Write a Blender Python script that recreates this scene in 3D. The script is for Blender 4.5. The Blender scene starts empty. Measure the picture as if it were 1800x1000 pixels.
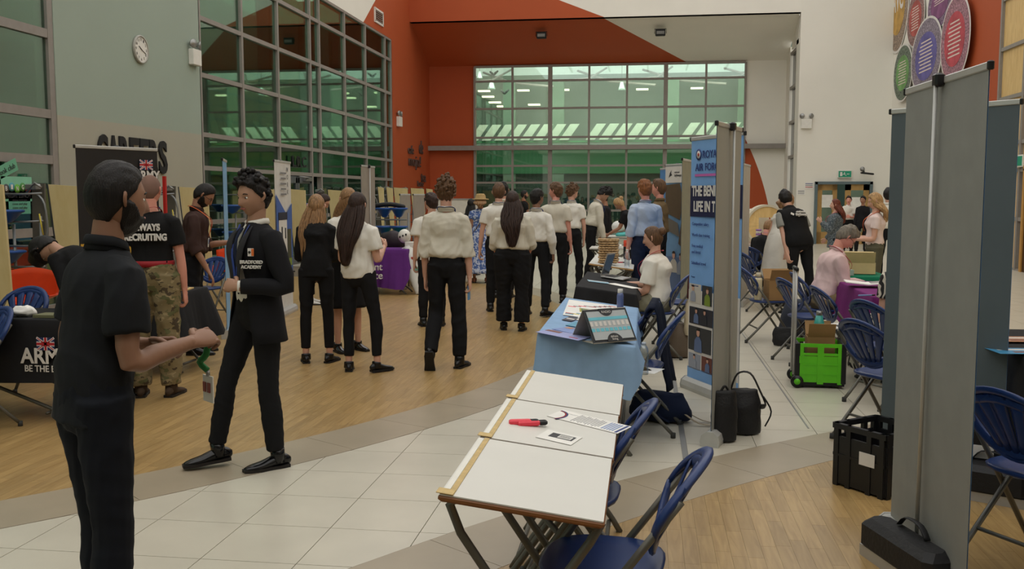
import bpy, bmesh, math, random
import numpy as np
from mathutils import Vector, Matrix
random.seed(7); RNG = np.random.RandomState(5)
SC = bpy.context.scene; COL = SC.collection
PI = math.pi
def R(a): return math.radians(a)

# ------------------------------------------------------------------ camera, sky, added fill lamps, exposure
FPX = 1680.0; PITCH = math.atan(156 / FPX); YAW = R(7.96); EYE = 1.6
cd = bpy.data.cameras.new('camera'); cam = bpy.data.objects.new('camera', cd); COL.objects.link(cam)
cd.sensor_width = 36; cd.lens = 36 * FPX / 1800; cd.clip_start = .05; cd.clip_end = 300
cam.location = (0, 0, EYE); cam.rotation_euler = (PI / 2 - PITCH, 0, YAW)
SC.camera = cam
SC.view_settings.view_transform = 'Standard'; SC.view_settings.look = 'None'
SC.view_settings.gamma = 1; SC.view_settings.exposure = 0.0; SC.view_settings.use_curve_mapping = False
wd = bpy.data.worlds.new('sky'); SC.world = wd; wd.use_nodes = True
bgn = wd.node_tree.nodes['Background']; bgn.inputs[0].default_value = (1.0, .98, .945, 1); bgn.inputs[1].default_value = 1.58
def area(name, loc, rot, sx, sy, power, col=(1, 1, 1)):
    l = bpy.data.lights.new(name, 'AREA'); l.shape = 'RECTANGLE'; l.size = sx; l.size_y = sy; l.energy = power; l.color = col
    o = bpy.data.objects.new(name, l); COL.objects.link(o); o.location = loc; o.rotation_euler = rot; return o
area('added_fill_back_room', (-1.5, 36.9, 6.3), (R(35), 0, 0), 11, 1, 420, (.95, 1, .88))  # added lamp, tilted to brighten the sun-patch panels behind the back glass
area('added_fill_lower_back_room', (-1.5, 37.3, 3.3), (R(30), 0, 0), 11, 1, 110, (.9, 1, .9))  # added lamp, brightens the curtain and wall below the slab
area('added_fill_side_room', (-10.2, 22, 6.9), (0, 0, 0), 3, 14, 200, (.8, 1, .85))  # added lamp, brightens the room behind the left glazing

# ------------------------------------------------------------------ pixel helpers (turn a point of the picture into a place in the hall)
_f = np.array([-math.sin(YAW) * math.cos(PITCH), math.cos(YAW) * math.cos(PITCH), -math.sin(PITCH)])
_r = np.array([math.cos(YAW), math.sin(YAW), 0]); _u = np.cross(_r, _f); _C = np.array([0, 0, EYE])
def ray(px, py): return _f + _r * (px - 900) / FPX + _u * (500 - py) / FPX
def at(px, py, z=0.0): d = ray(px, py); return _C + d * ((z - EYE) / d[2])
def onx(px, py, x): d = ray(px, py); return _C + d * (x / d[0])
def ony(px, py, y): d = ray(px, py); return _C + d * (y / d[1])
def atD(px, py, D):
    d = ray(px, py); h = d[0] * -math.sin(YAW) + d[1] * math.cos(YAW); return _C + d * (D / h)
def gD(px, D):  # ground point seen in column px at forward distance D
    y = 344 + EYE * FPX / D; p = atD(px, y, D); return (float(p[0]), float(p[1]))

# ------------------------------------------------------------------ materials
MATS = {}
def _new(name):
    m = bpy.data.materials.new(name); m.use_nodes = True; return m, m.node_tree, m.node_tree.nodes['Principled BSDF']
def lin(c): return tuple(((v / 255) / 12.92 if v / 255 <= .04045 else ((v / 255 + .055) / 1.055) ** 2.4) for v in c)
def mat(name, rgb, rough=.6, metal=0, var=.06, scale=8, bump=0.0, bscale=60, emit=0, spec=.4, stretch=None):
    """plain colour with a little uneven tone; rgb linear"""
    if name in MATS: return MATS[name]
    m, nt, b = _new(name); N, L = nt.nodes, nt.links
    b.inputs['Roughness'].default_value = rough; b.inputs['Metallic'].default_value = metal
    b.inputs['Specular IOR Level'].default_value = spec
    tc = N.new('ShaderNodeTexCoord'); src = tc.outputs['Object']
    if stretch:
        mp = N.new('ShaderNodeMapping'); mp.inputs['Scale'].default_value = stretch; L.new(src, mp.inputs[0]); src = mp.outputs[0]
    nz = N.new('ShaderNodeTexNoise'); nz.inputs['Scale'].default_value = scale; nz.inputs['Detail'].default_value = 4; L.new(src, nz.inputs['Vector'])
    rp = N.new('ShaderNodeValToRGB'); rp.color_ramp.elements[0].position = .3; rp.color_ramp.elements[1].position = .7
    rp.color_ramp.elements[0].color = tuple(max(0, c * (1 - var)) for c in rgb) + (1,)
    rp.color_ramp.elements[1].color = tuple(min(1, c * (1 + var)) for c in rgb) + (1,)
    L.new(nz.outputs[0], rp.inputs[0]); L.new(rp.outputs[0], b.inputs['Base Color'])
    if bump:
        n2 = N.new('ShaderNodeTexNoise'); n2.inputs['Scale'].default_value = bscale; n2.inputs['Detail'].default_value = 3; L.new(src, n2.inputs['Vector'])
        bp = N.new('ShaderNodeBump'); bp.inputs['Strength'].default_value = bump; bp.inputs['Distance'].default_value = .01
        L.new(n2.outputs[0], bp.inputs['Height']); L.new(bp.outputs[0], b.inputs['Normal'])
    if emit:
        b.inputs['Emission Color'].default_value = tuple(rgb) + (1,); b.inputs['Emission Strength'].default_value = emit
    MATS[name] = m; return m
def M(name, r, g, b, **k): return mat(name, lin((r, g, b)), **k)
def mask_mat(name, ca, cb, fn, rough=.7, var=.05):
    """two paints split by fn(N,L,x,y,z sockets)->0..1 socket, in world position"""
    m, nt, b = _new(name); N, L = nt.nodes, nt.links
    b.inputs['Roughness'].default_value = rough
    g = N.new('ShaderNodeNewGeometry'); s = N.new('ShaderNodeSeparateXYZ'); L.new(g.outputs['Position'], s.inputs[0])
    nz = N.new('ShaderNodeTexNoise'); nz.inputs['Scale'].default_value = 1.2; nz.inputs['Detail'].default_value = 5; L.new(g.outputs['Position'], nz.inputs['Vector'])
    mx = N.new('ShaderNodeMix'); mx.data_type = 'RGBA'; mx.inputs[6].default_value = tuple(ca) + (1,); mx.inputs[7].default_value = tuple(cb) + (1,)
    def math_(op, a, c):
        n = N.new('ShaderNodeMath'); n.operation = op
        for i, v in enumerate((a, c)):
            if isinstance(v, (int, float)): n.inputs[i].default_value = v
            else: L.new(v, n.inputs[i])
        return n.outputs[0]
    L.new(fn(math_, s.outputs[0], s.outputs[1], s.outputs[2]), mx.inputs[0])
    hv = N.new('ShaderNodeHueSaturation'); L.new(mx.outputs[2], hv.inputs['Color'])
    L.new(math_('ADD', math_('MULTIPLY', nz.outputs[0], var * 2), 1 - var), hv.inputs['Value']); L.new(hv.outputs[0], b.inputs['Base Color'])
    MATS[name] = m; return m
def glass_mat(name, tint, refl=.14, rcol=(.6, .9, .75)):
    m, nt, b = _new(name); N, L = nt.nodes, nt.links; N.remove(b); out = N['Material Output']
    t = N.new('ShaderNodeBsdfTransparent'); t.inputs[0].default_value = tuple(tint) + (1,)
    g = N.new('ShaderNodeBsdfGlossy'); g.inputs['Color'].default_value = tuple(rcol) + (1,); g.inputs['Roughness'].default_value = .02
    fr = N.new('ShaderNodeLayerWeight'); fr.inputs[0].default_value = .35
    ad = N.new('ShaderNodeMath'); ad.operation = 'MULTIPLY_ADD'; ad.inputs[1].default_value = .45; ad.inputs[2].default_value = refl; L.new(fr.outputs['Fresnel'], ad.inputs[0])
    x = N.new('ShaderNodeMixShader'); L.new(ad.outputs[0], x.inputs[0]); L.new(t.outputs[0], x.inputs[1]); L.new(g.outputs[0], x.inputs[2]); L.new(x.outputs[0], out.inputs[0])
    MATS[name] = m; return m
def wood_mat(name, c1, c2, rough=.35, rnd=.25, stretch=(14, 1.2, 14), objrnd=True):
    m, nt, b = _new(name); N, L = nt.nodes, nt.links; b.inputs['Roughness'].default_value = rough
    g = N.new('ShaderNodeNewGeometry'); mp = N.new('ShaderNodeMapping'); mp.inputs['Scale'].default_value = stretch; L.new(g.outputs['Position'], mp.inputs[0])
    nz = N.new('ShaderNodeTexNoise'); nz.inputs['Scale'].default_value = 2.2; nz.inputs['Detail'].default_value = 6; nz.inputs['Distortion'].default_value = 1.2; L.new(mp.outputs[0], nz.inputs['Vector'])
    rp = N.new('ShaderNodeValToRGB'); rp.color_ramp.elements[0].position = .32; rp.color_ramp.elements[1].position = .68
    rp.color_ramp.elements[0].color = tuple(c1) + (1,); rp.color_ramp.elements[1].color = tuple(c2) + (1,); L.new(nz.outputs[0], rp.inputs[0])
    hv = N.new('ShaderNodeHueSaturation'); L.new(rp.outputs[0], hv.inputs['Color'])
    ma = N.new('ShaderNodeMath'); ma.operation = 'MULTIPLY_ADD'; ma.inputs[1].default_value = rnd * 2; ma.inputs[2].default_value = 1 - rnd
    L.new(g.outputs['Random Per Island'], ma.inputs[0])
    if objrnd:
        oi = N.new('ShaderNodeObjectInfo'); ad = N.new('ShaderNodeMath'); ad.operation = 'ADD'; L.new(oi.outputs['Random'], ad.inputs[0]); L.new(g.outputs['Random Per Island'], ad.inputs[1])
        fr = N.new('ShaderNodeMath'); fr.operation = 'FRACT'; L.new(ad.outputs[0], fr.inputs[0]); L.new(fr.outputs[0], ma.inputs[0])
    L.new(ma.outputs[0], hv.inputs['Value']); L.new(hv.outputs[0], b.inputs['Base Color']); MATS[name] = m; return m

# ------------------------------------------------------------------ mesh builder
class MB:
    def __init__(s): s.v = []; s.f = []; s.m = []; s.sm = []; s.mats = []
    def slot(s, m):
        if m not in s.mats: s.mats.append(m)
        return s.mats.index(m)
    def add(s, v, f, m=None, smooth=False, T=None):
        o = len(s.v); k = s.slot(m) if m is not None else 0
        if T is not None: v = [T @ Vector(p) for p in v]
        s.v += [tuple(map(float, p)) for p in v]; s.f += [tuple(i + o for i in q) for q in f]
        s.m += [k] * len(f); s.sm += [smooth] * len(f)
    def box(s, c, d, m=None, T=None, bev=0.0):
        x, y, z = [q / 2 for q in d]
        if bev > 0:
            b = min(bev, x * .9, y * .9, z * .9); V = []; 
            for sz in (-1, 1):
                for ix, (zz, e) in enumerate(((z, b), (z - b, 0)) if sz < 0 else ((z - b, 0), (z, b))):
                    X, Y = x - e, y - e
                    ring = [(-X + b, -Y), (X - b, -Y), (X, -Y + b), (X, Y - b), (X - b, Y), (-X + b, Y), (-X, Y - b), (-X, -Y + b)]
                    V += [(c[0] + p[0], c[1] + p[1], c[2] + sz * zz) for p in ring]
            F = [tuple(range(7, -1, -1)), tuple(range(24, 32))]
            for k in range(3): F += [(k * 8 + i, k * 8 + (i + 1) % 8, k * 8 + 8 + (i + 1) % 8, k * 8 + 8 + i) for i in range(8)]
            s.add(V, F, m, False, T); return s
        V = [(c[0] + i * x, c[1] + j * y, c[2] + k * z) for k in (-1, 1) for j in (-1, 1) for i in (-1, 1)]
        s.add(V, [(0, 2, 3, 1), (4, 5, 7, 6), (0, 1, 5, 4), (2, 6, 7, 3), (0, 4, 6, 2), (1, 3, 7, 5)], m, False, T); return s
    def prism(s, pts, z0, z1, m=None, T=None):
        n = len(pts); V = [(p[0], p[1], z0) for p in pts] + [(p[0], p[1], z1) for p in pts]
        s.add(V, [tuple(range(n - 1, -1, -1)), tuple(range(n, 2 * n))] + [(i, (i + 1) % n, n + (i + 1) % n, n + i) for i in range(n)], m, False, T); return s
    def tube(s, P, Rr, n=8, m=None, T=None, cap=True, side=None, smooth=True, sub=1, round_=False, ridge=None):
        P = [np.array(p, float) for p in P]
        if not hasattr(Rr, '__len__'): Rr = [Rr] * len(P)
        Rr = [np.array(r if hasattr(r, '__len__') else (r, r), float) for r in Rr]
        if sub > 1 and len(P) > 2: P, Rr = smooth_path(P, Rr, sub)
        if round_:
            a, b = P[0] - P[1], P[-1] - P[-2]; a /= np.linalg.norm(a) + 1e-9; b /= np.linalg.norm(b) + 1e-9
            r0, r1 = Rr[0].min(), Rr[-1].min()
            P = [P[0] + a * r0, P[0] + a * r0 * .75] + P + [P[-1] + b * r1 * .75, P[-1] + b * r1]
            Rr = [Rr[0] * .3, Rr[0] * .72] + Rr + [Rr[-1] * .72, Rr[-1] * .3]
        k = len(P); V = []; prev = None
        for i in range(k):
            t = P[min(i + 1, k - 1)] - P[max(i - 1, 0)]; t /= np.linalg.norm(t) + 1e-9
            if side is not None: x = np.array(side, float); x = x - t * x.dot(t)
            elif prev is not None: x = prev - t * prev.dot(t)
            else:
                h = np.array((0, 0, 1.)) if abs(t[2]) < .9 else np.array((1., 0, 0)); x = np.cross(h, t)
            x /= np.linalg.norm(x) + 1e-9; prev = x; y = np.cross(t, x)
            for j in range(n):
                a = 2 * PI * j / n; q = 1.0 if ridge is None else ridge(i / (k - 1), a)
                V.append(P[i] + x * math.cos(a) * Rr[i][0] * q + y * math.sin(a) * Rr[i][1] * q)
        F = [(i * n + j, i * n + (j + 1) % n, (i + 1) * n + (j + 1) % n, (i + 1) * n + j) for i in range(k - 1) for j in range(n)]
        if cap: F += [tuple(range(n - 1, -1, -1)), tuple(range((k - 1) * n, k * n))]
        s.add(V, F, m, smooth, T); return s
    def cyl(s, c, r, h, n=16, m=None, T=None, r2=None, smooth=True):
        return s.tube([(c[0], c[1], c[2]), (c[0], c[1], c[2] + h)], [r, r if r2 is None else r2], n, m, T, smooth=smooth)
    def lathe(s, prof, n=20, m=None, T=None, c=(0, 0, 0)):
        V = []; k = len(prof)
        for r, z in prof: V += [(c[0] + r * math.cos(2 * PI * j / n), c[1] + r * math.sin(2 * PI * j / n), c[2] + z) for j in range(n)]
        F = [(i * n + j, i * n + (j + 1) % n, (i + 1) * n + (j + 1) % n, (i + 1) * n + j) for i in range(k - 1) for j in range(n)]
        F += [tuple(range(n - 1, -1, -1)), tuple(range((k - 1) * n, k * n))]
        s.add(V, F, m, True, T); return s
    def ball(s, c, r, m=None, T=None, nu=12, nv=8):
        r = r if hasattr(r, '__len__') else (r, r, r); V = []
        for i in range(nv + 1):
            a = -PI / 2 + PI * i / nv
            a = max(-PI / 2 + .02, min(PI / 2 - .02, a))
            V += [(c[0] + r[0] * math.cos(a) * math.cos(2 * PI * j / nu), c[1] + r[1] * math.cos(a) * math.sin(2 * PI * j / nu), c[2] + r[2] * math.sin(a)) for j in range(nu)]
        F = [(i * nu + j, i * nu + (j + 1) % nu, (i + 1) * nu + (j + 1) % nu, (i + 1) * nu + j) for i in range(nv) for j in range(nu)]
        F += [tuple(range(nu - 1, -1, -1)), tuple(range(nv * nu, (nv + 1) * nu))]
        s.add(V, F, m, True, T); return s
    def grid(s, P, m=None, T=None, smooth=True, thick=0.0):
        """P[i][j] points -> sheet, with thickness along +-normal (approx) if asked"""
        A = np.array(P, float); a, b = A.shape[:2]
        F = [(i * b + j, i * b + j + 1, (i + 1) * b + j + 1, (i + 1) * b + j) for i in range(a - 1) for j in range(b - 1)]
        if thick:
            du = np.gradient(A, axis=0); dv = np.gradient(A, axis=1); nn = np.cross(du, dv); nn /= np.linalg.norm(nn, axis=2, keepdims=True) + 1e-9
            B = A - nn * thick; V = list(A.reshape(-1, 3)) + list(B.reshape(-1, 3)); o = a * b
            F2 = [tuple(o + i for i in reversed(q)) for q in F]; E = []
            for j in range(b - 1): E += [(j + 1, j, o + j, o + j + 1), ((a - 1) * b + j, (a - 1) * b + j + 1, o + (a - 1) * b + j + 1, o + (a - 1) * b + j)]
            for i in range(a - 1): E += [(i * b, (i + 1) * b, o + (i + 1) * b, o + i * b), ((i + 1) * b + b - 1, i * b + b - 1, o + i * b + b - 1, o + (i + 1) * b + b - 1)]
            s.add(V, F + F2 + E, m, smooth, T)
        else: s.add(list(A.reshape(-1, 3)), F, m, smooth, T)
        return s
    def mesh(s, name):
        me = bpy.data.meshes.new(name); me.from_pydata(s.v, [], s.f)
        for m in s.mats: me.materials.append(m)
        me.polygons.foreach_set('material_index', s.m); me.polygons.foreach_set('use_smooth', s.sm); me.update(); return me
    def build(s, name, parent=None, m=None, **k):
        if m is not None: s.mats = [m]; s.m = [0] * len(s.f)
        return link(name, s.mesh(name), parent, **k)
def smooth_path(P, Rr, sub):
    A = np.array(P); B = np.array(Rr); k = len(A); o = []; q = []
    for i in range(k - 1):
        p0, p1, p2, p3 = A[max(i - 1, 0)], A[i], A[i + 1], A[min(i + 2, k - 1)]
        r0, r1, r2, r3 = B[max(i - 1, 0)], B[i], B[i + 1], B[min(i + 2, k - 1)]
        for j in range(sub):
            t = j / sub
            cr = lambda a, b, c, d: .5 * (2 * b + (c - a) * t + (2 * a - 5 * b + 4 * c - d) * t * t + (3 * b - a - 3 * c + d) * t ** 3)
            o.append(cr(p0, p1, p2, p3)); q.append(cr(r0, r1, r2, r3))
    o.append(A[-1]); q.append(B[-1]); return o, q
def link(name, me, parent=None, label=None, cat=None, group=None, kind=None, loc=None, rz=None):
    o = bpy.data.objects.new(name, me); COL.objects.link(o)
    if parent is not None: o.parent = parent
    if loc is not None: o.location = loc
    if rz is not None: o.rotation_euler = (0, 0, rz)
    tag(o, label, cat, group, kind); return o
def tag(o, label=None, cat=None, group=None, kind=None):
    if label: o['label'] = label
    if cat: o['category'] = cat
    if group: o['group'] = group
    if kind: o['kind'] = kind
    return o
def thing(name, label, cat, loc=(0, 0, 0), rz=0, group=None):
    o = bpy.data.objects.new(name, None); COL.objects.link(o); o.empty_display_size = .1
    o.location = tuple(map(float, loc)) if len(loc) == 3 else (float(loc[0]), float(loc[1]), 0); o.rotation_euler = (0, 0, rz); return tag(o, label, cat, group)
def structure(name, mb=None, m=None, loc=(0, 0, 0), rz=0):
    o = bpy.data.objects.new(name, mb.mesh(name) if mb else None) if mb is None or m is None else None
    if o is None: mb.mats = [m]; mb.m = [0] * len(mb.f); o = bpy.data.objects.new(name, mb.mesh(name))
    COL.objects.link(o); o.location = loc; o.rotation_euler = (0, 0, rz); o['kind'] = 'structure'; return o
def copy_tree(o, parent=None):
    kids = KIDS(o); c = o.copy(); COL.objects.link(c)
    if parent is not None: c.parent = parent
    for ch in kids: copy_tree(ch, c)
    return c
def KIDS(o): return [c for c in COL.objects if c.parent == o]
def text(s, size, m, T, parent, name='lettering', bold=.0, ex=.0008, xs=1.0, align='CENTER', spacing=1.0, **k):
    """flat raised lettering; T maps text plane (x right, y up) to parent space"""
    c = bpy.data.curves.new('t', 'FONT'); c.body = s; c.size = size; c.offset = bold; c.extrude = ex; c.align_x = align; c.resolution_u = 3; c.space_character = spacing; c.space_line = .85
    o = bpy.data.objects.new('t', c); TMP.collection.objects.link(o); TMP.view_layers[0].update()
    me = bpy.data.meshes.new_from_object(o.evaluated_get(TMP.view_layers[0].depsgraph)); bpy.data.objects.remove(o); bpy.data.curves.remove(c)
    me.transform(T @ Matrix.Diagonal((xs, 1, 1, 1))); me.materials.clear(); me.materials.append(m)
    return link(name, me, parent, **k)
TMP = bpy.data.scenes.new('tmp')
def frame(o, x, y):
    """matrix with origin o, x axis x, y axis y"""
    x = Vector(x).normalized(); y = Vector(y); y = (y - x * y.dot(x)).normalized(); z = x.cross(y)
    return Matrix(((x[0], y[0], z[0], o[0]), (x[1], y[1], z[1], o[1]), (x[2], y[2], z[2], o[2]), (0, 0, 0, 1)))
def remesh(mb, voxel, smooth_it=3, name='m'):
    me = mb.mesh('r'); o = bpy.data.objects.new('r', me); TMP.collection.objects.link(o)
    r = o.modifiers.new('r', 'REMESH'); r.mode = 'VOXEL'; r.voxel_size = voxel; r.use_smooth_shade = True
    if smooth_it:
        q = o.modifiers.new('s', 'SMOOTH'); q.iterations = smooth_it; q.factor = .5
    TMP.view_layers[0].update(); d = TMP.view_layers[0].depsgraph
    out = bpy.data.meshes.new_from_object(o.evaluated_get(d)); out.name = name; bpy.data.objects.remove(o); bpy.data.meshes.remove(me)
    return out
def wrinkle(me, amp=.004, freq=(9, 9, 14), seed=0, z0=None):
    n = len(me.vertices); co = np.empty(n * 3, np.float32); me.vertices.foreach_get('co', co); co = co.reshape(-1, 3)
    no = np.empty(n * 3, np.float32); me.vertex_normals.foreach_get('vector', no); no = no.reshape(-1, 3)
    rs = np.random.RandomState(seed); d = np.zeros(n)
    w = co + .05 * np.sin(co[:, [1, 2, 0]] * 11 + rs.rand(3) * 6) 
    for i in range(7):
        k = rs.randn(3) * np.array(freq) * (1 + .35 * i); d += (1 - np.abs(np.sin(w @ k + rs.rand() * 6)) * 1.9) / (1 + .3 * i)
    d = d * amp / 2.5 + .3 * amp; co += no * d[:, None]; me.vertices.foreach_set('co', co.astype(np.float32).ravel()); me.update(); return me

# ------------------------------------------------------------------ shared materials
XL, XR, YF, YB = -8.2, 7.9, 33.0, 36.0
white_paint = mat('white_wall_paint', (.78, .755, .68), .8, scale=.6, var=.03)
orange = (.40, .068, .012); whitec = (.78, .755, .68)
def circle_mask(mt, x, y, z):
    dx = mt('MAXIMUM', mt('ADD', x, 5.212), 0.0); dz = mt('ADD', z, .875)
    return mt('MAXIMUM', mt('GREATER_THAN', mt('ADD', mt('MULTIPLY', dx, dx), mt('MULTIPLY', dz, dz)), 9.864 ** 2), mt('GREATER_THAN', mt('ADD', z, mt('MULTIPLY', x, .395)), 7.005))
back_paint = mask_mat('orange_circle_on_white_paint', orange, whitec, circle_mask)
left_paint = mask_mat('orange_sweep_on_left_wall_paint', whitec, orange, lambda mt, x, y, z: mt('GREATER_THAN', y, mt('MULTIPLY_ADD' if False else 'ADD', mt('MULTIPLY', z, 1.47), 27.43 - 6.59 * 1.47)))
green_paint = mask_mat('sage_wall_paint_over_grey', (.36, .35, .28), (.30, .365, .305), lambda mt, x, y, z: mt('GREATER_THAN', z, 2.73))
right_paint = mask_mat('orange_block_on_right_wall_paint', orange, whitec, lambda mt, x, y, z: mt('GREATER_THAN', mt('ADD', y, mt('MULTIPLY', z, -.25)), 24.75))
alu = M('grey_powder_coated_frame', 140, 134, 128, rough=.45)
dark_alu = M('dark_grey_door_frame', 88, 92, 94, rough=.4)
cream_tile = mat('cream_floor_tile', (.56, .52, .425), .28, scale=3, var=.05, spec=.5)
tan_tile = mat('tan_floor_tile', (.35, .29, .205), .32, scale=3, var=.07, spec=.5)
grout = M('dark_tile_grout', 112, 100, 82, rough=.9)
oak = wood_mat('oak_strip_floor', lin((150, 120, 74)), lin((171, 141, 92)), .33, .10)
oak_dk = M('oak_floor_underlay', 130, 102, 60, rough=.5)
glass_back = glass_mat('pale_green_glass', (.80, .88, .83), .13, (.8, .92, .86))
glass_left = glass_mat('green_tinted_glass', (.48, .62, .54), .22, (.66, .82, .73))
birch = wood_mat('birch_panel', lin((205, 170, 110)), lin((222, 190, 130)), .45, .06, (6, 6, 1), objrnd=False)
BLACK = M('matt_black', 22, 22, 23, rough=.6); blackp = M('black_plastic', 26, 26, 28, rough=.35)
whitep = M('white_plastic', 222, 220, 212, rough=.4); PAPER = M('white_paper', 232, 230, 224, rough=.8)
steel = M('brushed_steel', 150, 150, 148, rough=.35, metal=.7); dkgreen = M('dark_interior_green', 28, 66, 48); 

# ------------------------------------------------------------------ floor: tiles, border tiles and oak strips are pieces with open joints
mb = MB(); mb.box((0, 15, -.03), (17.2, 48, .04)); floor = structure('floor', mb, grout)
C1, R1 = (-10.46, 11.04), 9.67; C2, R2 = (9.43, -3.30), 12.38; BW = .475
def clip(poly, a, b, c):   # keep a*x+b*y<=c
    o = []
    for i in range(len(poly)):
        p, q = poly[i], poly[(i + 1) % len(poly)]; dp, dq = a * p[0] + b * p[1] - c, a * q[0] + b * q[1] - c
        if dp <= 0: o.append(p)
        if dp * dq < 0: t = dp / (dp - dq); o.append((p[0] + (q[0] - p[0]) * t, p[1] + (q[1] - p[1]) * t))
    return o
def clip_circle(poly, C, r, inside):
    """cut by the tangent at the spot of the circle nearest the polygon"""
    ds = [math.hypot(p[0] - C[0], p[1] - C[1]) for p in poly]
    if inside and max(ds) <= r or not inside and min(ds) >= r: return poly
    if inside and min(ds) >= r or not inside and max(ds) <= r: return []
    cx = sum(p[0] for p in poly) / len(poly) - C[0]; cy = sum(p[1] for p in poly) / len(poly) - C[1]; n = math.hypot(cx, cy); cx /= n; cy /= n
    k = cx * C[0] + cy * C[1] + r
    return clip(poly, cx, cy, k) if inside else clip(poly, -cx, -cy, -k)
def inset(poly, g):
    cx = sum(p[0] for p in poly) / len(poly); cy = sum(p[1] for p in poly) / len(poly); o = []
    for p in poly:
        d = math.hypot(p[0] - cx, p[1] - cy) + 1e-6; k = max(.3, 1 - g * 1.41 / d); o.append((cx + (p[0] - cx) * k, cy + (p[1] - cy) * k))
    return o
def in_view(x, y, m=60):
    v = np.array((x, y, 0)) - _C; d = v @ _f
    if d < .4: return False
    u = 900 + FPX * (v @ _r) / d; w = 500 - FPX * (v @ _u) / d
    return -m < u < 1800 + m and w < 1000 + m
def piece(poly, z, name, m, parent):
    b = MB(); b.prism(poly, z - .01, z, m); return b.build(name, parent)
rest = MB(); cnt = 0; cells = []
for i in range(-16, 21):
    for j in range(-6, 78):
        x0, y0 = -1.05 + .4425 * i, 3.87 + .46 * (j - 8); s = .002
        P = [(x0 + s, y0 + s), (x0 + .4425 - s, y0 + s), (x0 + .4425 - s, y0 + .46 - s), (x0 + s, y0 + .46 - s)]
        P = clip_circle(P, C1, R1 + BW, False) if P else P
        P = clip_circle(P, C2, R2 + BW, False) if P else P
        if P and y0 < YB: cells.append((math.hypot(x0, y0), P, in_view(x0 + .2, y0 + .2)))
cells.sort(key=lambda c: c[0])
for d, P, v in cells:
    if v and cnt < 290 and d < 15: piece(P, 0, 'tile', cream_tile, floor); cnt += 1
    else: rest.prism(P, -.01, 0, cream_tile)
o = rest.build('tiles', floor); o['kind'] = 'stuff'
def border(C, r0, r1, a0, a1, step):
    a = a0
    while a < a1:
        b = min(a + step, a1); n = 6; g = .0015 / r0
        A = [a + g + (b - a - 2 * g) * i / n for i in range(n + 1)]
        P = [(C[0] + r0 * math.cos(t), C[1] + r0 * math.sin(t)) for t in A] + [(C[0] + (r1 - .003) * math.cos(t), C[1] + (r1 - .003) * math.sin(t)) for t in reversed(A)]
        b_ = MB(); k = n + 1
        V = [(p[0], p[1], .0012) for p in P] + [(p[0], p[1], -.012) for p in P]
        b_.add(V, [(i, i + 1, 2 * k - 2 - i, 2 * k - 1 - i)[::-1] for i in range(n)] + [(i, (i + 1) % (2 * k), 2 * k + (i + 1) % (2 * k), 2 * k + i) for i in range(2 * k)], tan_tile)
        b_.build('border_tile', floor); a = b
border(C1, R1, R1 + BW, R(-75), R(55), .46 * 1.45 / R1)
border(C2, R2, R2 + BW, R(70), R(190), .46 * 1.45 / R2)
planks = []
def strips(C, r, x0, x1, y0, y1, ymaxd):
    w = .0705; L0 = .42
    for i in range(int((x1 - x0) / w)):
        x = x0 + i * w; y = y0 - random.random() * L0
        while y < y1:
            l = L0 * random.uniform(.75, 1.25)
            P = [(x + .0004, y + .0005), (x + w - .0004, y + .0005), (x + w - .0004, y + l - .0005), (x + .0004, y + l - .0005)]; y += l
            P = clip_circle(P, C, r, True)
            if len(P) >= 3 and P[0][1] < YB: planks.append((math.hypot(P[0][0], P[0][1]), P, in_view(P[0][0], P[0][1])))
strips(C1, R1, -8.2, -.79, 2.4, 18, 0); strips(C2, R2, -.8, 7.9, 1.2, 7.5, 0)
planks.sort(key=lambda c: c[0]); cnt = 0; rest = MB()
for d, P, v in planks:
    if v and cnt < 290: piece(P, 0, 'floor_strip', oak, floor); cnt += 1
    elif v or d < 3: rest.prism(P, -.01, 0, oak)
    else: rest.prism(P, -.01, 0, oak)
o = rest.build('floor_strips', floor); o['kind'] = 'stuff'
b = MB(); b.box((.26, 10.4, .0025), (.035, 9.2, .006)); b.build('joint_cover', floor, steel); b = MB(); b.box((1.13, 13.4, .001), (.012, 13.4, .003)); b.build('joint_cover', floor, steel)

# ------------------------------------------------------------------ walls
TOP = 11.0
b = MB()
b.box((XL - .15, 3.2, TOP / 2), (.3, 18.72, TOP)); 
wall_left = None
def wall(name, boxes, m, kind=True):
    b = MB()
    for c, d in boxes: b.box(c, d)
    return structure(name, b, m)
def seg(x, y0, y1, z0, z1, t=.3): return ((x + (-t / 2 if x < 0 else t / 2), (y0 + y1) / 2, (z0 + z1) / 2), (t, y1 - y0, z1 - z0))
WZ = 6.62
wall_left = wall('wall_left', [seg(XL, 12.56, 17.0, 0, TOP)], green_paint)
wall('wall_left_upper', [seg(XL, 17.0, 30.56, WZ, TOP), seg(XL, 30.56, YB, 0, TOP)], left_paint)
wall('wall_left_near', [seg(XL, -7, 12.56, 5.0, TOP)], white_paint)
wall('wall_right', [seg(XR, 23.35, YF, 0, TOP)], right_paint)
wall('wall_behind', [((0, -7.15, TOP / 2), (17, .3, TOP))], white_paint)
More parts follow.
